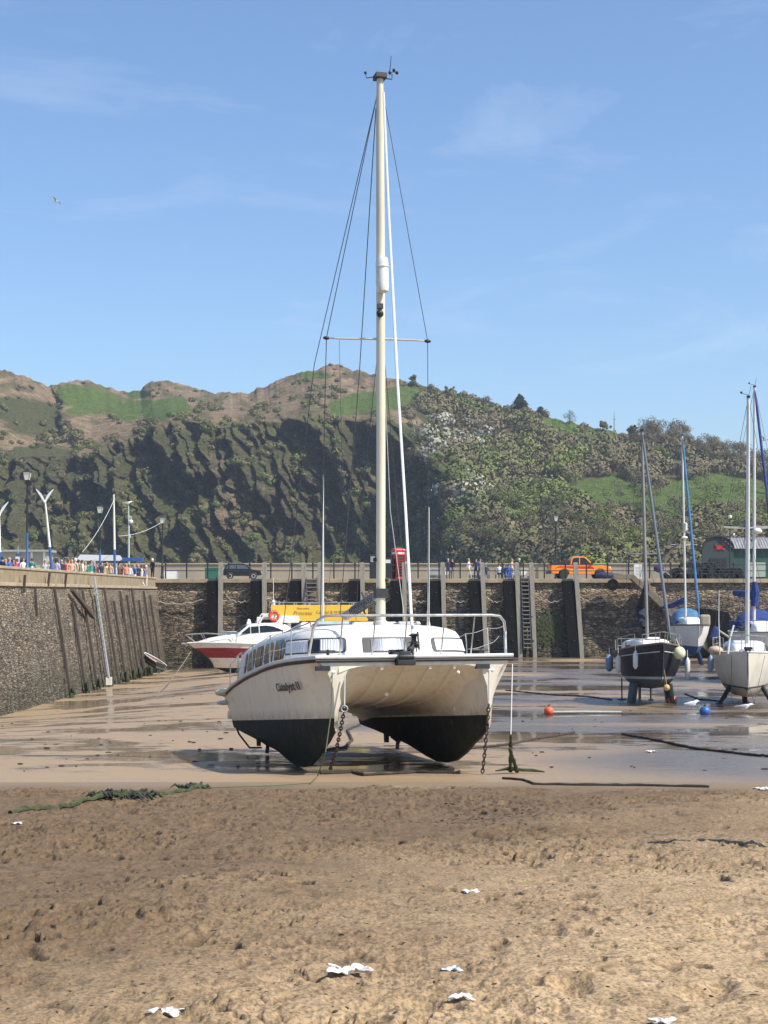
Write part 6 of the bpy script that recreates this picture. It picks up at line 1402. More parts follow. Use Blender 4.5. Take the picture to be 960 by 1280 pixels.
for sg in (-1, 1):
    for pts in (((-.78, 1.18), (-.72, 1.55), (-.60, 1.68), (-.16, 1.70), (-.16, 1.18)), ((-.06, 1.18), (-.06, 1.70), (.28, 1.69), (.42, 1.62), (.90, 1.20))):
        b = MB(); b.prism(pts, 'y', sg*.765-.008, sg*.765+.008); b.build('side_window', GLASSD, tk)
    b = MB(); b.prism([(-2.3, .86), (-1.9, 1.02), (.95, 1.0), (1.15, .86), (1.1, .80), (-1.0, .86), (-1.1, .92), (-1.9, .92)], 'y', sg*.915-.006, sg*.915+.006); b.build('side_stripe', RED, tk)
    b = MB(); b.prism([(-1.0, .62), (1.1, .62), (1.2, .74), (-1.0, .74)], 'y', sg*.915-.006, sg*.915+.006); b.build('sill_stripe', mat('stripe_yellow', (.8, .62, .15), .4, .1, 5, 0), tk)
    b = MB(); b.box((2.53, sg*.70, .90), (.16, .36, .17)); b.build('headlight', WHITE, tk, bev=.03)
    b = MB(); b.box((-2.64, sg*.84, .92), (.05, .12, .34)); b.build('tail_light', RED, tk, bev=.01)
    b = MB(); b.box((.92, sg*.98, 1.26), (.16, .2, .18)); b.build('wing_mirror', IRON, tk, bev=.04)
    for xw in (-1.52, 1.62):
        b = MB(); b.lathe([(.22, -.13), (.34, -.13), (.38, -.09), (.38, .09), (.34, .13), (.22, .13)], (xw, sg*.80, .38), 24, M=Matrix.Rotation(R(90), 3, 'X')); wq = b.build('wheel', RUBBER, tk)
        b = MB(); b.lathe([(.0, -.02), (.08, -.03), (.10, -.11), (.235, -.125), (.235, .12), (.0, .10)], (xw, sg*.80, .38), 18, M=Matrix.Rotation(R(90 if sg < 0 else -90), 3, 'X') @ Matrix.Diagonal((1, 1, 1))); b.build('rim', mat('rim_silver', (.6, .6, .6), .3, .1, 5, 0, .6), wq)
prof([(-2.55, 1.12), (-2.5, 1.30), (-1.0, 1.50), (-.92, 1.12)], 1.5, 'load_cover', RUBBER, tk, .04)
b = MB(); b.box((2.68, 0, .50), (.12, 1.7, .26)); b.box((2.62, 0, .84), (.08, .8, .3)); b.build('front_bumper', IRON, tk, bev=.03); b = MB(); b.box((-2.72, 0, .52), (.16, 1.7, .2)); b.build('rear_bumper', IRON, tk, bev=.03)
b = MB(); b.box((-.2, 0, 1.86), (.24, 1.1, .10)); b.build('light_bar', mat('beacon_blue', (.05, .15, .6), .2, .1, 5, 0), tk, bev=.03)
# white dinghies laid along the quay
def dinghy(px0, px1, d, label, hgt=.8, rz=90, name='dinghy', mt=None, loc=None):
    L_ = QX(px1, d)-QX(px0, d) if loc is None else px1; l_ = Vector((QX(px0, d), d, ZD+.12)) if loc is None else loc; t_ = thing(name, l_, label, 'dinghy', R(rz), 'white boats laid up on the far quay' if loc is None else None)
    zs_ = lambda t: hgt; zk_ = lambda t: float(np.interp(t, [0, .1, .3, 1], [.45, .2, 0, .05])); b_, s_, _ = hull(L_, 1.3, zs_, zk_, .25, .04, .25, .8, (.9, .45), nrow=(5, 4)); b_.build('hull', [mt or WHITE, GREYP, mt or GREYP], t_, sharp=50)
    deck_of(s_, -.12, .0).build('cover', GREYP if loc is None else mat('inside_grey', (.3, .3, .28), .7, .2, 5, .1), t_); b_ = MB(); b_.tube(rail_of(s_, .02, .01, .0), .04, 6); b_.build('gunwale', GREYP if mt is None else WHITE, t_)
    for f_ in (.3, .55, .8): b_ = MB(); b_.box((0, L_*f_, hgt-.05), (1.05, .22, .05)); b_.build('thwart', TEAK, t_)
    if loc is None:
        for f_ in (.25, .75): b_ = MB(); b_.box((0, L_*f_, -.02), (1.2, .15, .2)); b_.build('chock', TIMBER, t_)
    return t_
dinghy(563, 589, 142, 'white dinghy on the quay behind the two people left of the central bench'); dinghy(606, 626, 142.5, 'white dinghy on the quay partly hidden by the seated group'); dinghy(660, 690, 142, 'white dinghy on the quay at the tail of the orange pickup')
# heap of pots and nets
ht = thing('lobster_pots', (QX(882, 138), 138.2, ZD), 'long dark heap of lobster pots and nets in front of the green hut', 'lobster pots'); g_ = random.Random(12)
NET = mat('net_dark', (.035, .035, .035), .9, .5, 14, .8)
for k in range(34):
    xx = g_.uniform(-2.6, 2.9); lv = g_.choice((0, 0, 1, 1, 2)) if abs(xx) < 2.2 else g_.choice((0, 1)); b = MB(); z = .26+lv*.48; cw = .36
    for yy in (-.3, 0, .3):
        ring = [(xx+cw*math.cos(math.pi*j/8), yy+g_.uniform(-.02, .02), z-.22+.44*math.sin(math.pi*j/8)) for j in range(9)]; b.tube(ring, .03, 5)
    for s_ in (-1, 0, 1): b.tube([(xx+s_*cw*.95, -.32, z-.22+(.44 if s_ == 0 else 0)), (xx+s_*cw*.95, .32, z-.22+(.44 if s_ == 0 else 0))], .028, 5)
    b.box((xx, 0, z-.02), (cw*1.5, .5, .34)); b.build('pot', NET, ht)
for xx, zz, rr_ in ((-2.9, .3, .5), (3.2, .35, .45), (-.8, 1.3, .4)): b = MB(); b.ball((xx, .2, zz), rr_, 8, sc=(1.5, .8, .8)); b.build('net_bundle', NET, ht)
t_ = thing('blue_crate', (QX(758, 137), 137, ZD), 'dark blue tarpaulin bundle on the quay in front of the pickup bonnet', 'tarpaulin'); b = MB(); b.ball((0, 0, .3), .5, 8, sc=(1.9, .8, .6)); b.ball((.9, 0, .25), .4, 8, sc=(1.5, .8, .6)); b.build('bundle', mat('tarp_navy', (.02, .03, .10), .7, .3, 5, .5), t_)
t_ = thing('wheelie_frame', (QX(822, 137), 137, ZD), 'grey folding frame leaning on the railing right of the white sign panel', 'frame'); b = MB(); b.tube([(-.5, 0, 0), (-.1, 0, 1.25), (.3, .1, 0)], .04); b.tube([(.0, 0, 1.2), (1.2, 0, .2)], .04); b.build('tubes', GREYP, t_); b = MB(); b.ball((.1, 0, .9), .35, 8, sc=(1.3, .6, 1)); b.build('bag', mat('bag_purple', (.06, .03, .12), .8, .3, 6, .3), t_)
# green barrel-roofed hut
DH = 143.5; xa, xb = QX(878, DH), QX(1060, DH); zt_ = (HY-671)/F*DH-ZD; ht = thing('boat_hut', (xa, DH, ZD), 'dark green hut with a curved corrugated grey roof and red emblem', 'hut', R(0))
gw = QX(917, DH)-xa; sp = (HY-686)/F*DH-ZD
arcp = [(gw/2-gw/2*math.cos(math.pi*k/14), sp+(zt_-sp)*math.sin(math.pi*k/14)) for k in range(15)]
b = MB(); b.prism([(0, 0)]+arcp+[(gw, 0)], 'y', 0, .3); b.build('gable_wall', mat('hut_green', (.040, .058, .056), .6, .2, 5, .2), ht)
b = MB(); b.box((gw+(xb-xa-gw)/2, .35, sp/2), (xb-xa-gw, .3, sp)); b.build('side_wall', mat('hut_side_green', (.028, .075, .060), .7, .25, 3, .3, stretch=(6, 1, .3)), ht)
# the long roof sweeps back behind the gable and on to the right
rr = []
for xx in np.arange(gw*.52, xb-xa, .16):
    k_ = .03*math.sin(xx*math.pi/.16); rr.append([(xx, -.12, sp+.05+k_), (xx+.0, .5, sp+.42+k_), (xx, 1.2, zt_-.12+k_), (xx, 2.0, zt_+.03+k_), (xx, 3.2, zt_-.1+k_)])
nr_ = []
for i, xx in enumerate(np.arange(gw*.52, xb-xa, .13)):
    k_ = .03*(1 if i % 2 else -1); f_ = min(1, (xx-gw*.52)/(gw*.48)); zlow = zt_+(sp+.03-zt_)*f_ if f_ < 1 else sp+.03
    nr_.append([(xx, -.14, zlow+k_)]+[(xx, -.14+2.2*j/5, zlow+(zt_-zlow)*math.sin(math.pi/2*j/5)+k_) for j in range(1, 6)]+[(xx, 3.4, zt_-.2+k_)])
b = MB(); b.loft(nr_, False, 0, False, sm=False); b.build('corrugated_roof', mat('roof_tin', (.30, .30, .31), .5, .25, 1.5, .2, .2, stain=(.28, .13, .08), stam=.7, ssc=1.2, stretch=(3, 1, 1)), ht)
b = MB(); b.tube([(p[0], -.06, p[1]+.04) for p in arcp], .08, 6); b.build('roof_edge', IRON, ht)
b = MB(); cx, cz = gw*.55, sp+.10; b.lathe([(.0, -.02), (.30, -.02), (.30, .02), (0, .02)], (cx, -.04, cz), 14, M=Matrix.Rotation(R(90), 3, 'X') @ Matrix.Diagonal((1, .62, 1)))
for sg in (-1, 1): b.tube([(cx+sg*.22, -.05, cz+.1), (cx+sg*.42, -.05, cz+.22), (cx+sg*.34, -.05, cz+.36)], .05, 5); b.tube([(cx+sg*.2, -.05, cz-.08), (cx+sg*.45, -.05, cz-.18)], .035, 4)
b.build('red_emblem', RED, ht)
b = MB(); b.box((gw*.5, -.04, .95), (1.5, .06, 1.9)); b.build('door', IRON, ht); b = MB(); b.box((gw+2.2, .17, .9), (1.4, .06, 1.3)); b.build('window', mat('pale_panel', (.35, .40, .33), .6, .1, 5, 0), ht)
# lamp posts
def lamp(px, ytop, d, zbase, label, blue=True, name='street_lamp', flower=False):
    x = QX(px, d); h = (HY-ytop)/F*d-zbase; t_ = thing(name, (x, d, zbase), label, 'street lamp', 0, 'lantern street lamps on the piers'); m_ = LBLUE if blue else IRON
    b = MB(); b.lathe([(.16, 0), (.16, .25), (.12, .32), (.11, 1.1), (.13, 1.15), (.075, 1.25), (.07, h*.45)], n=10); b.build('lower_column', m_, t_); b = MB(); b.lathe([(.068, h*.45), (.05, h-.85), (.08, h-.80), (.05, h-.72)], n=10); b.tube([(-.25, 0, h-1.2), (.25, 0, h-1.2)], .02); b.build('upper_column', IRON, t_)
    b = MB(); b.loft([[(sx*.13, sy*.13, h-.72) for sx, sy in ((-1, -1), (1, -1), (1, 1), (-1, 1))], [(sx*.22, sy*.22, h-.22) for sx, sy in ((-1, -1), (1, -1), (1, 1), (-1, 1))]], sm=False); ln = b.build('lantern', LAMPG, t_)
    b = MB(); b.loft([[(sx*.26, sy*.26, h-.22) for sx, sy in ((-1, -1), (1, -1), (1, 1), (-1, 1))], [(sx*.10, sy*.10, h-.05) for sx, sy in ((-1, -1), (1, -1), (1, 1), (-1, 1))]], sm=False); b.ball((0, 0, h), .06, 6); b.box((0, 0, h-.73), (.3, .3, .05))
    for sx, sy in ((-1, -1), (1, -1), (1, 1), (-1, 1)): b.tube([(sx*.135, sy*.135, h-.73), (sx*.225, sy*.225, h-.22)], .015, 4)
    b.build('lantern_cap', IRON, ln); return t_
ZP = .48
lamp(34, 586, 100, ZP, 'tallest lantern lamp post with blue base, in front of the kiosk at far left'); lamp(125, 630, 124, ZP, 'lantern lamp post with blue base left of the blue and white pole', True); lamp(203, 644, 137.5, ZD, 'black lantern lamp post at the corner where the two quays meet', False); lamp(695, 642, 146.4, ZD, 'black lantern lamp post behind the orange pickup', False)
# winged sculptures on poles
def wing_pole(px, py_top, px_b, d, label, wings=True):
    x = QX(px_b, d); h = (HY-py_top)/F*d-ZP; t_ = thing('gull_sculpture', (x, d, ZP), label, 'sculpture'); lx = QX(px, d)-x
    b = MB(); b.tube([(0, 0, 0), (lx*.38, 0, h*.40)], [.10, .09], 8); b.build('blue_base', LBLUE, t_); b = MB(); b.tube([(lx*.38, 0, h*.40), (lx*.93, 0, h-.9)], [.09, .05], 8); b.build('white_pole', WHITE, t_)
    c_ = Vector((lx, 0, h-.85))
    for sg in (-1, 1):
        b = MB(); b.loft([[c_+Vector((sg*x_, -.04, z_-w_)), c_+Vector((sg*x_, .04, z_-w_)), c_+Vector((sg*x_, .04, z_+w_)), c_+Vector((sg*x_, -.04, z_+w_))] for x_, z_, w_ in ((.02, .06, .10), (.12, .26, .13), (.26, .48, .13), (.42, .68, .08), (.58, .88, .02))]); b.build('wing', mat('wing_white', (.78, .78, .76), .5, .08, 5, .1), t_)
    b = MB(); b.ball(c_+Vector((0, 0, .04)), .12, 8, sc=(.8, 1.8, .8)); b.build('bird_body', WHITE, t_); return t_
wing_pole(56, 612, 66, 105, 'white winged gull sculpture on a leaning white and blue pole, whole in view'); wing_pole(-1, 628, 0, 102, 'white winged gull sculpture on a pole, cut by the left edge')
t_ = thing('flag_pole', (QX(143.5, 118), 118, ZP), 'plain white pole with blue base between the two smaller lamps at left', 'pole'); h = (HY-618)/F*118-ZP
b = MB(); b.tube([(0, 0, 0), (-.02, 0, h*.40)], .095, 8); b.build('blue_base', LBLUE, t_); b = MB(); b.tube([(-.02, 0, h*.40), (-.08, 0, h)], [.09, .06], 8); b.build('white_pole', CREAM, t_)
t_ = thing('camera_pole', (QX(161, 128), 128, ZP), 'pale green pole with a round white camera, a gull perched on top', 'camera pole'); h = (HY-632)/F*128-ZP
b = MB(); b.tube([(0, 0, 0), (0, 0, h*.72), (-.03, 0, h)], [.09, .07, .035], 8); b.build('pole', PALEG, t_); b = MB(); b.ball((.18, 0, h*.80), .17, 10); b.tube([(0, 0, h*.86), (.18, 0, h*.86), (.18, 0, h*.82)], .035); b.build('dome_camera', WHITE, t_); b = MB(); b.box((.06, 0, h*.62), (.16, .12, .2)); b.build('junction_box', WHITE, t_)
gull(Vector((QX(161, 128)-.03, 128, ZP+h)), 1.3, R(100), 'white gull perched on top of the camera pole')
# string of wires
for (a_, c_, lb) in (((142.5, 625, 118), (103, 690, 110), 'thin stay wire running down left from the blue and white pole'), ((148, 670, 125), (203, 652, 137), 'thin cable strung to the corner lamp post')):
    b = MB(); b.tube(sag(W(*a_), W(*c_), .3), .018, 4); tag(b.build('cable', WIREL), lb, 'cable')
# weather station pole on the right
t_ = thing('weather_pole', (QX(912.5, 141), 141, ZD), 'black pole with a white domed sensor beside the green hut', 'pole'); h = (HY-644)/F*141-ZD
b = MB(); b.tube([(0, 0, 0), (0, 0, h)], [.07, .05], 8); b.box((-.02, 0, h*.83), (.34, .2, .22)); b.build('pole', IRON, t_); b = MB(); b.lathe([(.1, 0), (.16, .05), (.16, .25), (.05, .3)], (0, 0, h-.28), 10); b.build('sensor', WHITE, t_)
gull(Vector((QX(917, 143.4), 143.3, ZD+zt_-.02)), 1.2, R(160), 'gull perched on the curved roof beside the weather pole'); gull(Vector((QX(947, 143.4), 144.5, ZD+zt_-.05)), 1.2, R(200), 'gull perched on the curved roof near the right edge')
# kiosk at far left
DK = 122; kx = QX(0, DK); t_ = thing('kiosk', (kx, DK, ZP), 'low white kiosk with flat grey roof and yellow notice behind the crowd', 'kiosk'); h = (HY-690)/F*DK-ZP; wk = QX(58, DK)-kx
b = MB(); b.box((wk/2-2.5, 1.2, h/2), (wk+5, 2.4, h)); b.build('wall', mat('kiosk_wall', (.40, .36, .29), .8, .1, 3, .1), t_); b = MB(); b.box((wk/2-2.45, 1.1, h+.08), (wk+5.4, 3.0, .16)); b.build('roof', GREYP, t_, bev=.02)
for xx in (wk-.15, wk-1.1): b = MB(); b.box((xx, -.06, h/2), (.16, .12, h)); b.build('corner_board', WHITE, t_)
b = MB(); b.box((wk-.65, -.05, h*.36), (.62, .05, .95)); b.build('notice', mat('notice_yellow', (.80, .75, .08), .5, .05, 5, 0), t_)
b = MB(); b.box((1.2, -.02, h*.6), (1.6, .05, .9)); b.build('serving_hatch', GLASSD, t_)
t_ = thing('signpost', (QX(22.5, 104), 104, ZP), 'small blue and white sign on a short post in the crowd at far left', 'sign'); b = MB(); b.tube([(0, 0, 0), (0, 0, 2.55)], .035); b.build('post', GALV, t_); b = MB(); b.box((.06, -.04, 2.0), (.42, .03, .14)); b.build('blue_plate', LBLUE, t_); b = MB(); b.box((-.02, -.05, 1.65), (.26, .03, .42)); b.build('white_plate', WHITE, t_)
# railings on the left pier near the crowd
t_ = thing('pedestrian_barrier', (QX(66, 112), 112, ZP), 'curved grey tubular handrails among the crowd below the winged sculpture', 'handrail'); b = MB()
for x0 in (-.6, .0, .7, 1.3): b.tube([(x0, 0, 0), (x0, 0, 1.85), (x0+.1, 0, 2.0), (x0+.35, 0, 2.0), (x0+.45, 0, 1.85), (x0+.45, 0, 0)], .025, 6)
b.build('tubes', GALV, t_)
t_ = thing('awning_stall', (QX(126, 127), 127, ZP), 'grey and blue canopy over the crowd beneath the middle lamp post', 'canopy'); b = MB(); b.loft([[(-1.8, -1, 2.05), (1.7, -1, 2.05), (1.7, 1, 2.05), (-1.8, 1, 2.05)], [(-1.6, -.2, 2.55), (1.5, -.2, 2.5), (1.5, .2, 2.5), (-1.6, .2, 2.55)]], sm=False); b.build('canopy', mat('canopy_grey', (.38, .38, .40), .8, .1, 5, .2), t_); b = MB(); b.box((2.6, -.3, 2.15), (1.6, .9, .30)); b.build('blue_awning', LBLUE, t_, bev=.03)
for sx in (-1.6, 1.5): b = MB(); b.tube([(sx, -.8, 0), (sx, -.8, 2.05)], .03); b.build('leg', GALV, t_)
# timbers on the left pier wall
def wall_pt(y, z, off=0):   # point near the pier wall face
    t_ = (y-A0[1])/(A1[1]-A0[1]); bat = 1.05*(.32-z)/(.32+7.4); return Vector((A0[0]+(A1[0]-A0[0])*t_+max(0, bat)+off, y, z))
TB = [(88.5, .0, 'v'), (93.5, .0, 'l'), (97.5, .1, 'n'), (102, .1, 'n'), (106, .1, 'l'), (109.5, 0, 'n'), (113, .1, 'n'), (116, 0, 'n'), (119, 0, 'n'), (122, 0, 'n'), (125.5, 0, 'n'), (129, 0, 'n')]
TBM = mat('pier_timber', (.085, .062, .045), .9, .4, 3, .6, stain=(.02, .02, .015), stam=.8, ssc=2, stretch=(3, 3, .5))
for k, (y, ln, kd) in enumerate(TB):
    base = wall_pt(y, -6.6, .16); zb_ = gz(base.x, y)-.3; a_ = wall_pt(y, .35-(.0, .9, .2, .5)[k % 4], .16); c_ = wall_pt(y+ln, zb_, .26); t_ = thing('pier_timber', c_, 'dark vertical timber bolted to the stained left pier wall', 'timber pile', 0, 'timbers on the left pier wall')
    b = MB(); b.beam(Vector((0, 0, 0)), a_-c_, .15+.05*(k % 3), .16); b.build('beam', TBM, t_, bev=.03)
    b = MB(); [b.ball(Vector((.04+random.uniform(-.05, .08), random.uniform(-.35, .35), random.uniform(.2, .9))), random.uniform(.10, .2), 6, sc=(.6, 1.1, 1.6)) for _ in range(7)]; b.build('weed_foot', mat('weed_dark', (.035, .05, .018), .9, .5, 10, .8), t_)
y = 101; a_ = wall_pt(y, 1.0, .30); c_ = wall_pt(y, gz(-17.8, y)+.1, .40); t_ = thing('drain_pipe', c_, 'pale grey vertical ladder rail on the left pier wall with a white foot', 'ladder'); b = MB(); b.beam((0, 0, .5), a_-c_, .30, .12); b.build('rail', mat('rail_pale', (.36, .38, .38), .6, .15, 5, .2), t_); b = MB(); b.box((.02, -.05, .3), (.36, .2, .5)); b.build('foot', WHITE, t_)
for k in range(16):
    p_ = (a_-c_)*(k+2)/19; b = MB(); b.tube([p_+Vector((.1, -.22, 0)), p_+Vector((.1, .22, 0))], .025, 5); b.build('rung', GALV, t_)
t_ = thing('brace_timber', wall_pt(93, .0, .3), 'dark diagonal brace at the top of the left pier wall timbers', 'timber'); q0 = wall_pt(93, .0, .3); b = MB(); b.beam((0, 0, .2), wall_pt(99, -1.5, .35)-q0, .22, .22); b.build('beam', TBM, t_)
for k, (y, z0, z1) in enumerate(((80.5, .9, .0), (83.0, .3, -1.2), (92, 1.1, .3), (87, 1.1, .35))):
    t_ = thing('wall_iron', wall_pt(y, z1, .1), 'short rusty iron fixed to the upper band of the left pier wall', 'iron fitting', 0, 'rusty irons on the left pier wall'); b = MB(); b.beam((0, 0, 0), wall_pt(y, z0, .1)-wall_pt(y, z1, .1)+Vector((.1, 0, 0)), .12, .12); b.build('bar', TBM, t_)
# white tender leaning at the pier corner
p_ = G(193, 836); t_ = dinghy(0, 2.4, 0, 'white tender tipped on its side against the corner of the left pier', .62, 0, 'dinghy', mat('hull_dark_green', (.03, .04, .035), .7, .3, 5, .2), loc=p_); P1 = W(182, 816, 120.5); P2 = W(208, 834, 118.2); yv = (P2-P1).normalized(); xv = yv.cross(Vector((.15, .30, 1))).normalized(); zv = xv.cross(yv); t_.matrix_world = Matrix.Translation(P1-zv*.62) @ Matrix((xv, yv, zv)).transposed().to_4x4(); p_ = P1; p_.z -= 1
rope('mooring_rope', sag(p_+Vector((0, 0, .9)), G(176, 838), .5)+[G(200, 842), G(214, 838)], .05, mat('rope_tan', (.22, .18, .13)), 'loose ropes around the tipped tender at the pier corner')
# weed patch on the wall
b = MB(); g_ = random.Random(8)
for k in range(420):
    px_ = g_.gauss(688, 12); py_ = g_.gauss(785, 11)
    if not 668 < px_ < 706 or not 762 < py_ < 806: continue
    z = (HY-py_)/F*134.2; bat = .75*(ZD-.35-z)/(ZD-.35+7.2); c_ = Vector((QX(px_, 134.3), 134.95-bat-.12, z)); b.add([c_+Vector((-.10, 0, .1)), c_+Vector((.10, -.02, .1)), c_+Vector((g_.uniform(-.05, .1), -.08-g_.random()*.06, -g_.uniform(.15, .5)))], [(0, 1, 2)])
o = b.build('wall_weed', WEED); tag(o, kind='stuff')
# ---------------------------------------------------------------- people
def body_mesh(pose):
    """one continuous figure grown on a skeleton (skin + subdivision)"""
    P_ = {'pel': (0, 0, .95, .14, .11), 'bel': (0, -.01, 1.10, .135, .10), 'che': (0, 0, 1.30, .165, .115), 'nec': (0, 0, 1.47, .06, .06), 'hd0': (0, -.01, 1.56, .075, .085), 'hd1': (0, -.01, 1.66, .085, .10), 'hd2': (0, 0, 1.73, .06, .07)}
    E = [('pel', 'bel'), ('bel', 'che'), ('che', 'nec'), ('nec', 'hd0'), ('hd0', 'hd1'), ('hd1', 'hd2')]
    for s, sg in (('l', -1), ('r', 1)):
        leg = pose[s+'leg']; arm = pose[s+'arm']
        P_['hip'+s] = (sg*.09, 0, .88, .095, .095); P_['kne'+s] = (sg*.10+leg[0][0], leg[0][1], leg[0][2], .06, .062); P_['ank'+s] = (sg*.10+leg[1][0], leg[1][1], leg[1][2], .042, .045); P_['toe'+s] = (sg*.11+leg[1][0], leg[1][1]-.15, leg[1][2]-.045, .035, .03)
        P_['sho'+s] = (sg*.17, 0, 1.41, .062, .062); P_['elb'+s] = (sg*.22+arm[0][0]*sg, arm[0][1], arm[0][2], .042, .042); P_['wri'+s] = (sg*.22+arm[1][0]*sg, arm[1][1], arm[1][2], .028, .030); P_['han'+s] = (sg*.22+arm[2][0]*sg, arm[2][1], arm[2][2], .035, .022)
        E += [('pel', 'hip'+s), ('hip'+s, 'kne'+s), ('kne'+s, 'ank'+s), ('ank'+s, 'toe'+s), ('che', 'sho'+s), ('sho'+s, 'elb'+s), ('elb'+s, 'wri'+s), ('wri'+s, 'han'+s)]
        for k, (dx, dy) in enumerate(((-.02, -.012), (0, -.016), (.02, -.012), (.035, .0))):
            h_ = P_['han'+s]; P_[f'f{k}'+s] = (h_[0]+sg*dx*.8, h_[1]+dy*1.5-.01, h_[2]-.085+.012*k, .009, .009); E.append(('han'+s, f'f{k}'+s))
        h_ = P_['wri'+s]; P_['th'+s] = (h_[0], h_[1]-.045, P_['han'+s][2]-.02, .010, .010); E.append(('wri'+s, 'th'+s))
    if pose.get('sit'):
        for k in list(P_):
            p = P_[k]
            if k[:3] not in ('kne', 'ank', 'toe'): P_[k] = (p[0], p[1], p[2]-.43, p[3], p[4])
    names = list(P_); me = bpy.data.meshes.new('figure'); me.from_pydata([P_[k][:3] for k in names], [(names.index(a), names.index(b_)) for a, b_ in E], [])
    o = bpy.data.objects.new('figure', me); COL.objects.link(o); o.modifiers.new('k', 'SKIN'); 
    for k, nme in enumerate(names): me.skin_vertices[0].data[k].radius = P_[nme][3:5]
    me.skin_vertices[0].data[0].use_root = True; sb = o.modifiers.new('s', 'SUBSURF'); sb.levels = 2; bpy.context.view_layer.update()
    dg = bpy.context.evaluated_depsgraph_get(); m2 = bpy.data.meshes.new_from_object(o.evaluated_get(dg)); bpy.data.objects.remove(o)
    for p in m2.polygons: p.use_smooth = True
    return m2
hang = [(.02, .02, 1.13), (.03, -.03, .90), (.03, -.05, .82)]; bent = [(.03, .05, 1.15), (-.03, -.20, 1.16), (-.06, -.26, 1.18)]; raised = [(.03, -.10, 1.22), (-.06, -.22, 1.44), (-.08, -.24, 1.52)]
POSES = {'stand': dict(lleg=[(0, 0, .50), (0, .02, .08)], rleg=[(.01, -.02, .50), (.02, .0, .08)], larm=hang, rarm=hang), 'walk': dict(lleg=[(0, -.16, .52), (0, -.22, .08)], rleg=[(0, .03, .50), (0, .25, .12)], larm=[(.02, .12, 1.15), (.03, .16, .93), (.03, .16, .85)], rarm=[(.02, -.08, 1.14), (.02, -.25, .96), (.02, -.28, .89)]),
         'fold': dict(lleg=[(-.02, 0, .50), (-.03, .02, .08)], rleg=[(.03, 0, .50), (.05, .0, .08)], larm=bent, rarm=bent), 'look': dict(lleg=[(0, 0, .50), (0, .02, .08)], rleg=[(.02, -.05, .50), (.04, -.02, .08)], larm=hang, rarm=raised),
         'sit': dict(sit=True, lleg=[(0, -.42, .50), (0, -.44, .08)], rleg=[(0, -.42, .50), (.03, -.40, .08)], larm=bent, rarm=[(.03, -.05, 1.16), (-.02, -.28, 1.02), (-.02, -.34, .99)])}
PM = {k: body_mesh(v_) for k, v_ in POSES.items()}
CLO = {'white': (.72, .72, .70), 'pink': (.65, .06, .22), 'blue': (.05, .13, .45), 'navy': (.02, .03, .08), 'lilac': (.50, .48, .68), 'orange': (.75, .26, .16), 'peach': (.72, .45, .32), 'green': (.06, .22, .14), 'teal': (.05, .25, .25), 'black': (.015, .015, .018), 'maroon': (.16, .02, .03), 'cream': (.62, .52, .36), 'grey': (.22, .22, .23), 'brown': (.12, .07, .04), 'red': (.5, .04, .04), 'yellow': (.65, .50, .15), 'denim': (.07, .11, .20), 'khaki': (.26, .21, .13), 'striped': (.45, .47, .52)}
def cm(c): return mat('cloth_'+c, CLO[c], .85, .15, 14, .3)
HAIRM = {h_: mat('hair_'+h_, c, .7, .3, 40, .4) for h_, c in {'dark': (.02, .014, .01), 'brown': (.08, .045, .025), 'fair': (.38, .26, .13), 'grey': (.35, .34, .33), 'red': (.16, .04, .02), 'cap': (.70, .70, .68), 'blackcap': (.015, .015, .02)}.items()}
def person(loc, pose, top, leg, hair, rz, label, sc=1.0, sleeves=True, group='people on the pier and quay', legbare=False, bag=None):
    t_ = thing('person', loc, label, 'person', rz, group); me = PM[pose].copy(); me.materials.clear()
    for m_ in (SKINM, cm(top), cm(leg), cm('black')): me.materials.append(m_)
    dz = -.43 if pose == 'sit' else 0
    for p in me.polygons:
        c_ = p.center; x, z = abs(c_.x), c_.z-dz; low = c_.z
        if low < .075 : mi = 3
        elif pose == 'sit' and (c_.y < -.12 and low < .62 and low > .07): mi = 2 if not (legbare and low < .40) else 0
        elif z < .98 and x < .24 and not (x > .195 and z > .7): mi = 2 if not (legbare and z < .55) else 0
        elif z < 1.47 and x < .19: mi = 1
        elif z < 1.50 and x >= .19: mi = 1 if (sleeves or z > 1.20) and z > .93+.10 and not (c_.y < -.18) else (1 if sleeves and c_.y > -.17 and z > .98 else 0)
        else: mi = 0
        p.material_index = mi
    o = bpy.data.objects.new('body', me); COL.objects.link(o); o.parent = t_; o.scale = (sc, sc, sc)
    b_ = MB(); rings = []
    for k in range(7):
        a_ = math.pi/2*k/6; rings.append([(math.cos(q)*.098*math.cos(a_), .012+math.sin(q)*.112*math.cos(a_)+(.0 if math.sin(q) > -.2 else .012), 1.665+dz+.105*math.sin(a_)-(.085 if (k == 0 and math.sin(q) > -.1) else 0)) for q in [2*math.pi*j/12 for j in range(12)]])
    b_.loft(rings); hh = b_.build('hat' if 'cap' in hair else 'hair', HAIRM[hair], t_); hh.scale = (sc, sc, sc)
    b_ = MB(); 
    b_.tube([(0, -.095, 1.655+dz), (0, -.125, 1.625+dz), (0, -.10, 1.61+dz)], [.010, .016, .008], 6); nn = b_.build('nose', SKINM, t_); nn.scale = (sc, sc, sc)
    if bag: b_ = MB(); b_.box((.0, .17, 1.2+dz), (.28, .14, .40)); b_.build('backpack', cm(bag), t_, bev=.05)
    return t_
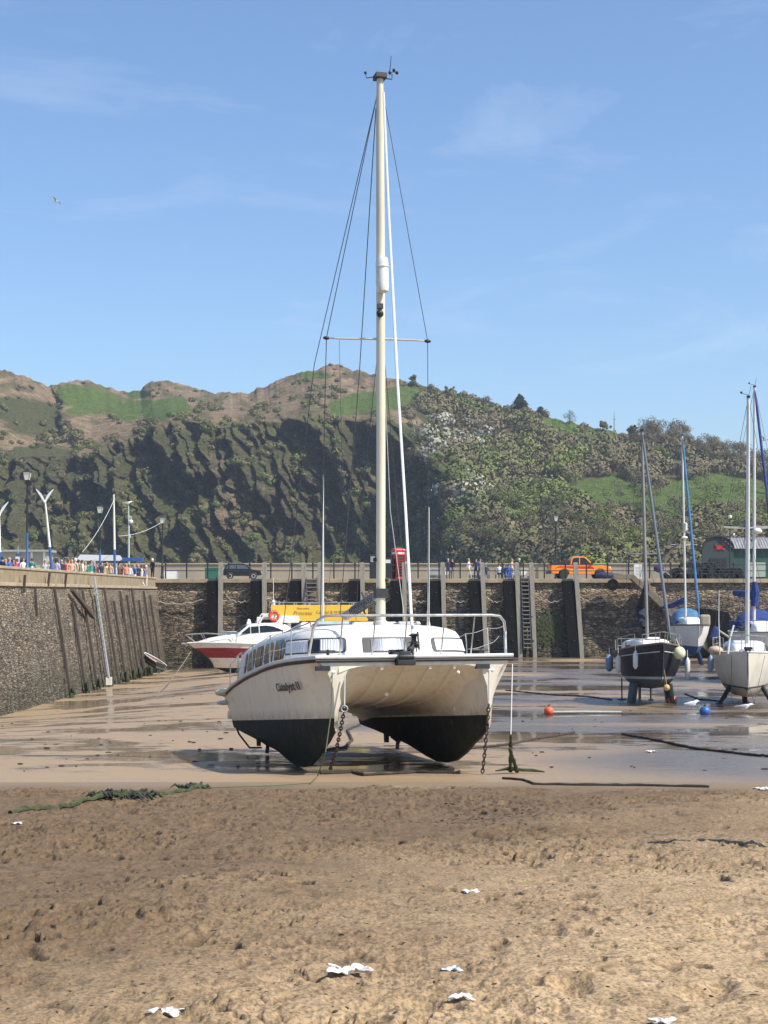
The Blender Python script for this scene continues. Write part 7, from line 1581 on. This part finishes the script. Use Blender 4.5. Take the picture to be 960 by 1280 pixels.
LP = [(3, 98, 'stand', 'navy', 'black', 'dark', 2.8, 'in navy at the very left edge of the pier'), (12, 99, 'stand', 'blue', 'navy', 'grey', 1.0, 'in blue jacket left of the small blue and white sign'),
      (17, 104, 'fold', 'maroon', 'denim', 'dark', .3, 'with dark hair and maroon top just left of the one in bright pink'), (21, 101, 'look', 'pink', 'denim', 'brown', -1.2, 'in bright pink top below the small blue and white sign'),
      (29, 103, 'stand', 'white', 'maroon', 'brown', .8, 'in white top right of the one in bright pink'), (40, 103, 'sit', 'white', 'grey', 'cap', 0, 'in white hat sitting low beside the tall lamp post'),
      (56, 106, 'fold', 'striped', 'grey', 'brown', .4, 'in grey striped top right of the yellow notice'), (71, 102, 'stand', 'lilac', 'denim', 'dark', 2.9, 'in pale lilac shirt, biggest figure right of the winged pole'),
      (86, 103, 'look', 'orange', 'peach', 'red', 1.3, 'in orange top at the left of the tight sunlit group'), (90, 101.5, 'fold', 'peach', 'khaki', 'fair', 0.2, 'in peach top in front of the tight sunlit group'),
      (94, 104, 'stand', 'cream', 'white', 'cap', -.6, 'in cream top with pale hat at the right of the tight sunlit group'), (103, 108, 'stand', 'white', 'denim', 'brown', 1.8, 'in white top between the sunlit group and the green top'),
      (110, 109, 'walk', 'green', 'black', 'dark', -1.4, 'in green top walking in the middle of the pier'), (118, 112, 'stand', 'grey', 'navy', 'grey', 2.2, 'in grey top right of the one in green'),
      (121, 116, 'fold', 'maroon', 'cream', 'dark', .1, 'in maroon top and cream trousers under the grey canopy'), (127, 114, 'stand', 'navy', 'red', 'brown', 1.0, 'in navy top and red trousers under the canopy'),
      (134, 118, 'walk', 'yellow', 'cream', 'fair', 1.2, 'in yellow top left of the white and blue pole'), (138, 117, 'stand', 'peach', 'brown', 'red', -.4, 'in peach top immediately left of the white and blue pole'),
      (149, 121, 'stand', 'brown', 'black', 'dark', .9, 'in brown jacket right of the white and blue pole'), (154, 123, 'look', 'maroon', 'grey', 'brown', -1.0, 'in maroon top left of the camera pole'),
      (162, 124, 'stand', 'white', 'black', 'dark', .3, 'in white top and black trousers at the camera pole foot'), (168, 125, 'fold', 'blue', 'white', 'fair', 2.4, 'in bright blue top right of the camera pole'),
      (173, 126, 'stand', 'black', 'navy', 'grey', .5, 'in black coat between the blue top and the white outfit'), (177, 127, 'walk', 'white', 'white', 'red', -1.5, 'all in white near the end of the pier'),
      (183, 129, 'stand', 'khaki', 'cream', 'cap', 1.5, 'in khaki with pale hat near the end of the pier')]
LP += [(7, 103, 'fold', 'grey', 'black', 'fair', 1.9, 'in grey top between the navy and blue figures at far left'), (25, 106, 'look', 'black', 'denim', 'dark', 2.0, 'in black top behind the bright pink and white tops'),
       (61, 108, 'stand', 'cream', 'denim', 'fair', -.9, 'in cream top between the yellow notice and the lilac shirt'), (77, 105, 'fold', 'navy', 'black', 'grey', .7, 'in navy top right of the lilac shirt'),
       (82, 107, 'stand', 'red', 'denim', 'brown', -.3, 'in red top just left of the tight sunlit group'), (98.5, 107, 'look', 'khaki', 'black', 'dark', 2.2, 'in khaki top right of the tight sunlit group'),
       (107, 112, 'stand', 'cream', 'brown', 'fair', .2, 'in cream top and brown trousers left of the one in green'), (114, 111, 'fold', 'teal', 'white', 'brown', 1.1, 'in teal top right of the one in green'),
       (131, 120, 'look', 'white', 'grey', 'blackcap', -.8, 'in white top with black cap under the blue awning'), (145, 119, 'stand', 'striped', 'navy', 'grey', 1.6, 'in striped top right beside the white and blue pole'),
       (158, 121, 'stand', 'orange', 'denim', 'fair', .4, 'in orange top just left of the camera pole'), (180, 128, 'fold', 'blue', 'black', 'dark', -1.1, 'in blue top near the end of the pier')]
for px_, d, pose, top, leg, hair, rz, ph in LP: person((QX(px_, d), d, ZP-.02), pose, top, leg, hair, rz, 'person '+ph, sc=.94+.02*(int(px_) % 5), sleeves=int(px_) % 2 == 0)
person((QX(192, 137), 136.4, ZD), 'stand', 'black', 'black', 'cap', 2.6, 'person in black standing alone at the corner left of the black lamp post')
FP = [(560, 137, 'stand', 'navy', 'navy', 'grey', .3, 'in navy standing left of the white dinghy'), (565.5, 137.3, 'stand', 'black', 'grey', 'dark', -.4, 'in black beside the one in navy, left of the white dinghy'),
      (586, 137, 'walk', 'white', 'cream', 'fair', 1.4, 'in white and cream walking on the far quay'), (595, 138, 'fold', 'navy', 'black', 'dark', .2, 'in navy and black right of the one in white, far quay'), (600, 137.4, 'stand', 'blue', 'navy', 'brown', .4, 'in blue top behind the pile in mid quay'),
      (607, 137, 'sit', 'navy', 'denim', 'grey', .1, 'in navy with grey hair sitting on the far quay'), (624, 137, 'sit', 'white', 'navy', 'dark', .4, 'in white sitting at the left of the blue pair'), (630, 137.3, 'sit', 'blue', 'denim', 'brown', -.2, 'in blue sitting, left of two in blue'), (636, 137, 'sit', 'blue', 'blue', 'dark', .3, 'in blue sitting, right of two in blue'),
      (640, 137.6, 'stand', 'peach', 'white', 'fair', 1.3, 'in peach top standing beside the seated pair'), (649, 137, 'stand', 'black', 'grey', 'cap', .2, 'in black with pale hat at the top of the long ladder')]
benches = []
for px_, d, pose, top, leg, hair, rz, ph in FP:
    zf = ZD if pose != 'sit' else ZD+.0
    person((QX(px_, d), d, zf), pose, top, leg, hair, rz if pose != 'sit' else rz*.3, 'person '+ph, group='people on the pier and quay')
for px_, lb in ((607, 'dark bench under the single seated person on the far quay'), (630, 'dark bench under the three seated people on the far quay')):
    t_ = thing('bench', (QX(px_, 137), 137.1, ZD), lb, 'bench'); wd = .8 if px_ < 620 else 1.6
    b = MB(); b.box((0, .05, .42), (wd, .42, .05)); b.build('seat', TIMBER, t_); b = MB(); b.box((0, .27, .72), (wd, .05, .42)); b.build('backrest', TIMBER, t_)
    for sx in (-1, 1): b = MB(); b.box((sx*(wd/2-.1), .05, .20), (.06, .4, .40)); b.build('leg', IRON, t_)
person((QX(40, 103), 103.1, ZP), 'stand', 'teal', 'denim', 'brown', 3.0, 'person in teal standing right behind the tall lamp post')
t_ = thing('bench', (QX(40, 103), 103.1, ZP), 'bench below the tall lamp post at far left', 'bench'); b = MB(); b.box((0, 0, .42), (1.4, .4, .05)); b.build('seat', TIMBER, t_)
for sx in (-1, 1): b = MB(); b.box((sx*.5, 0, .2), (.08, .4, .4)); b.build('leg', IRON, t_)
# beachgoer just outside the right edge, whose shadow lies on the sand
g0 = G(1003, 1060); person(g0, 'look', 'grey', 'denim', 'brown', R(200), 'person on the beach just past the right edge, casting the shadow on the sand', sc=1.0, group=None)
for m_ in PM.values(): bpy.data.meshes.remove(m_)
# ---------------------------------------------------------------- air
hm = bpy.data.materials.new('air'); hm.use_nodes = True; n_ = hm.node_tree.nodes; n_.remove(n_['Principled BSDF']); pv = n_.new('ShaderNodeVolumePrincipled')
pv.inputs['Color'].default_value = (.80, .88, 1, 1); pv.inputs['Density'].default_value = .00022; pv.inputs['Anisotropy'].default_value = .2
hm.node_tree.links.new(pv.outputs[0], n_['Material Output'].inputs['Volume'])
b = MB(); b.box((0, 720, 62), (3000, 1640, 142)); o = b.build('haze', hm); tag(o, kind='stuff')
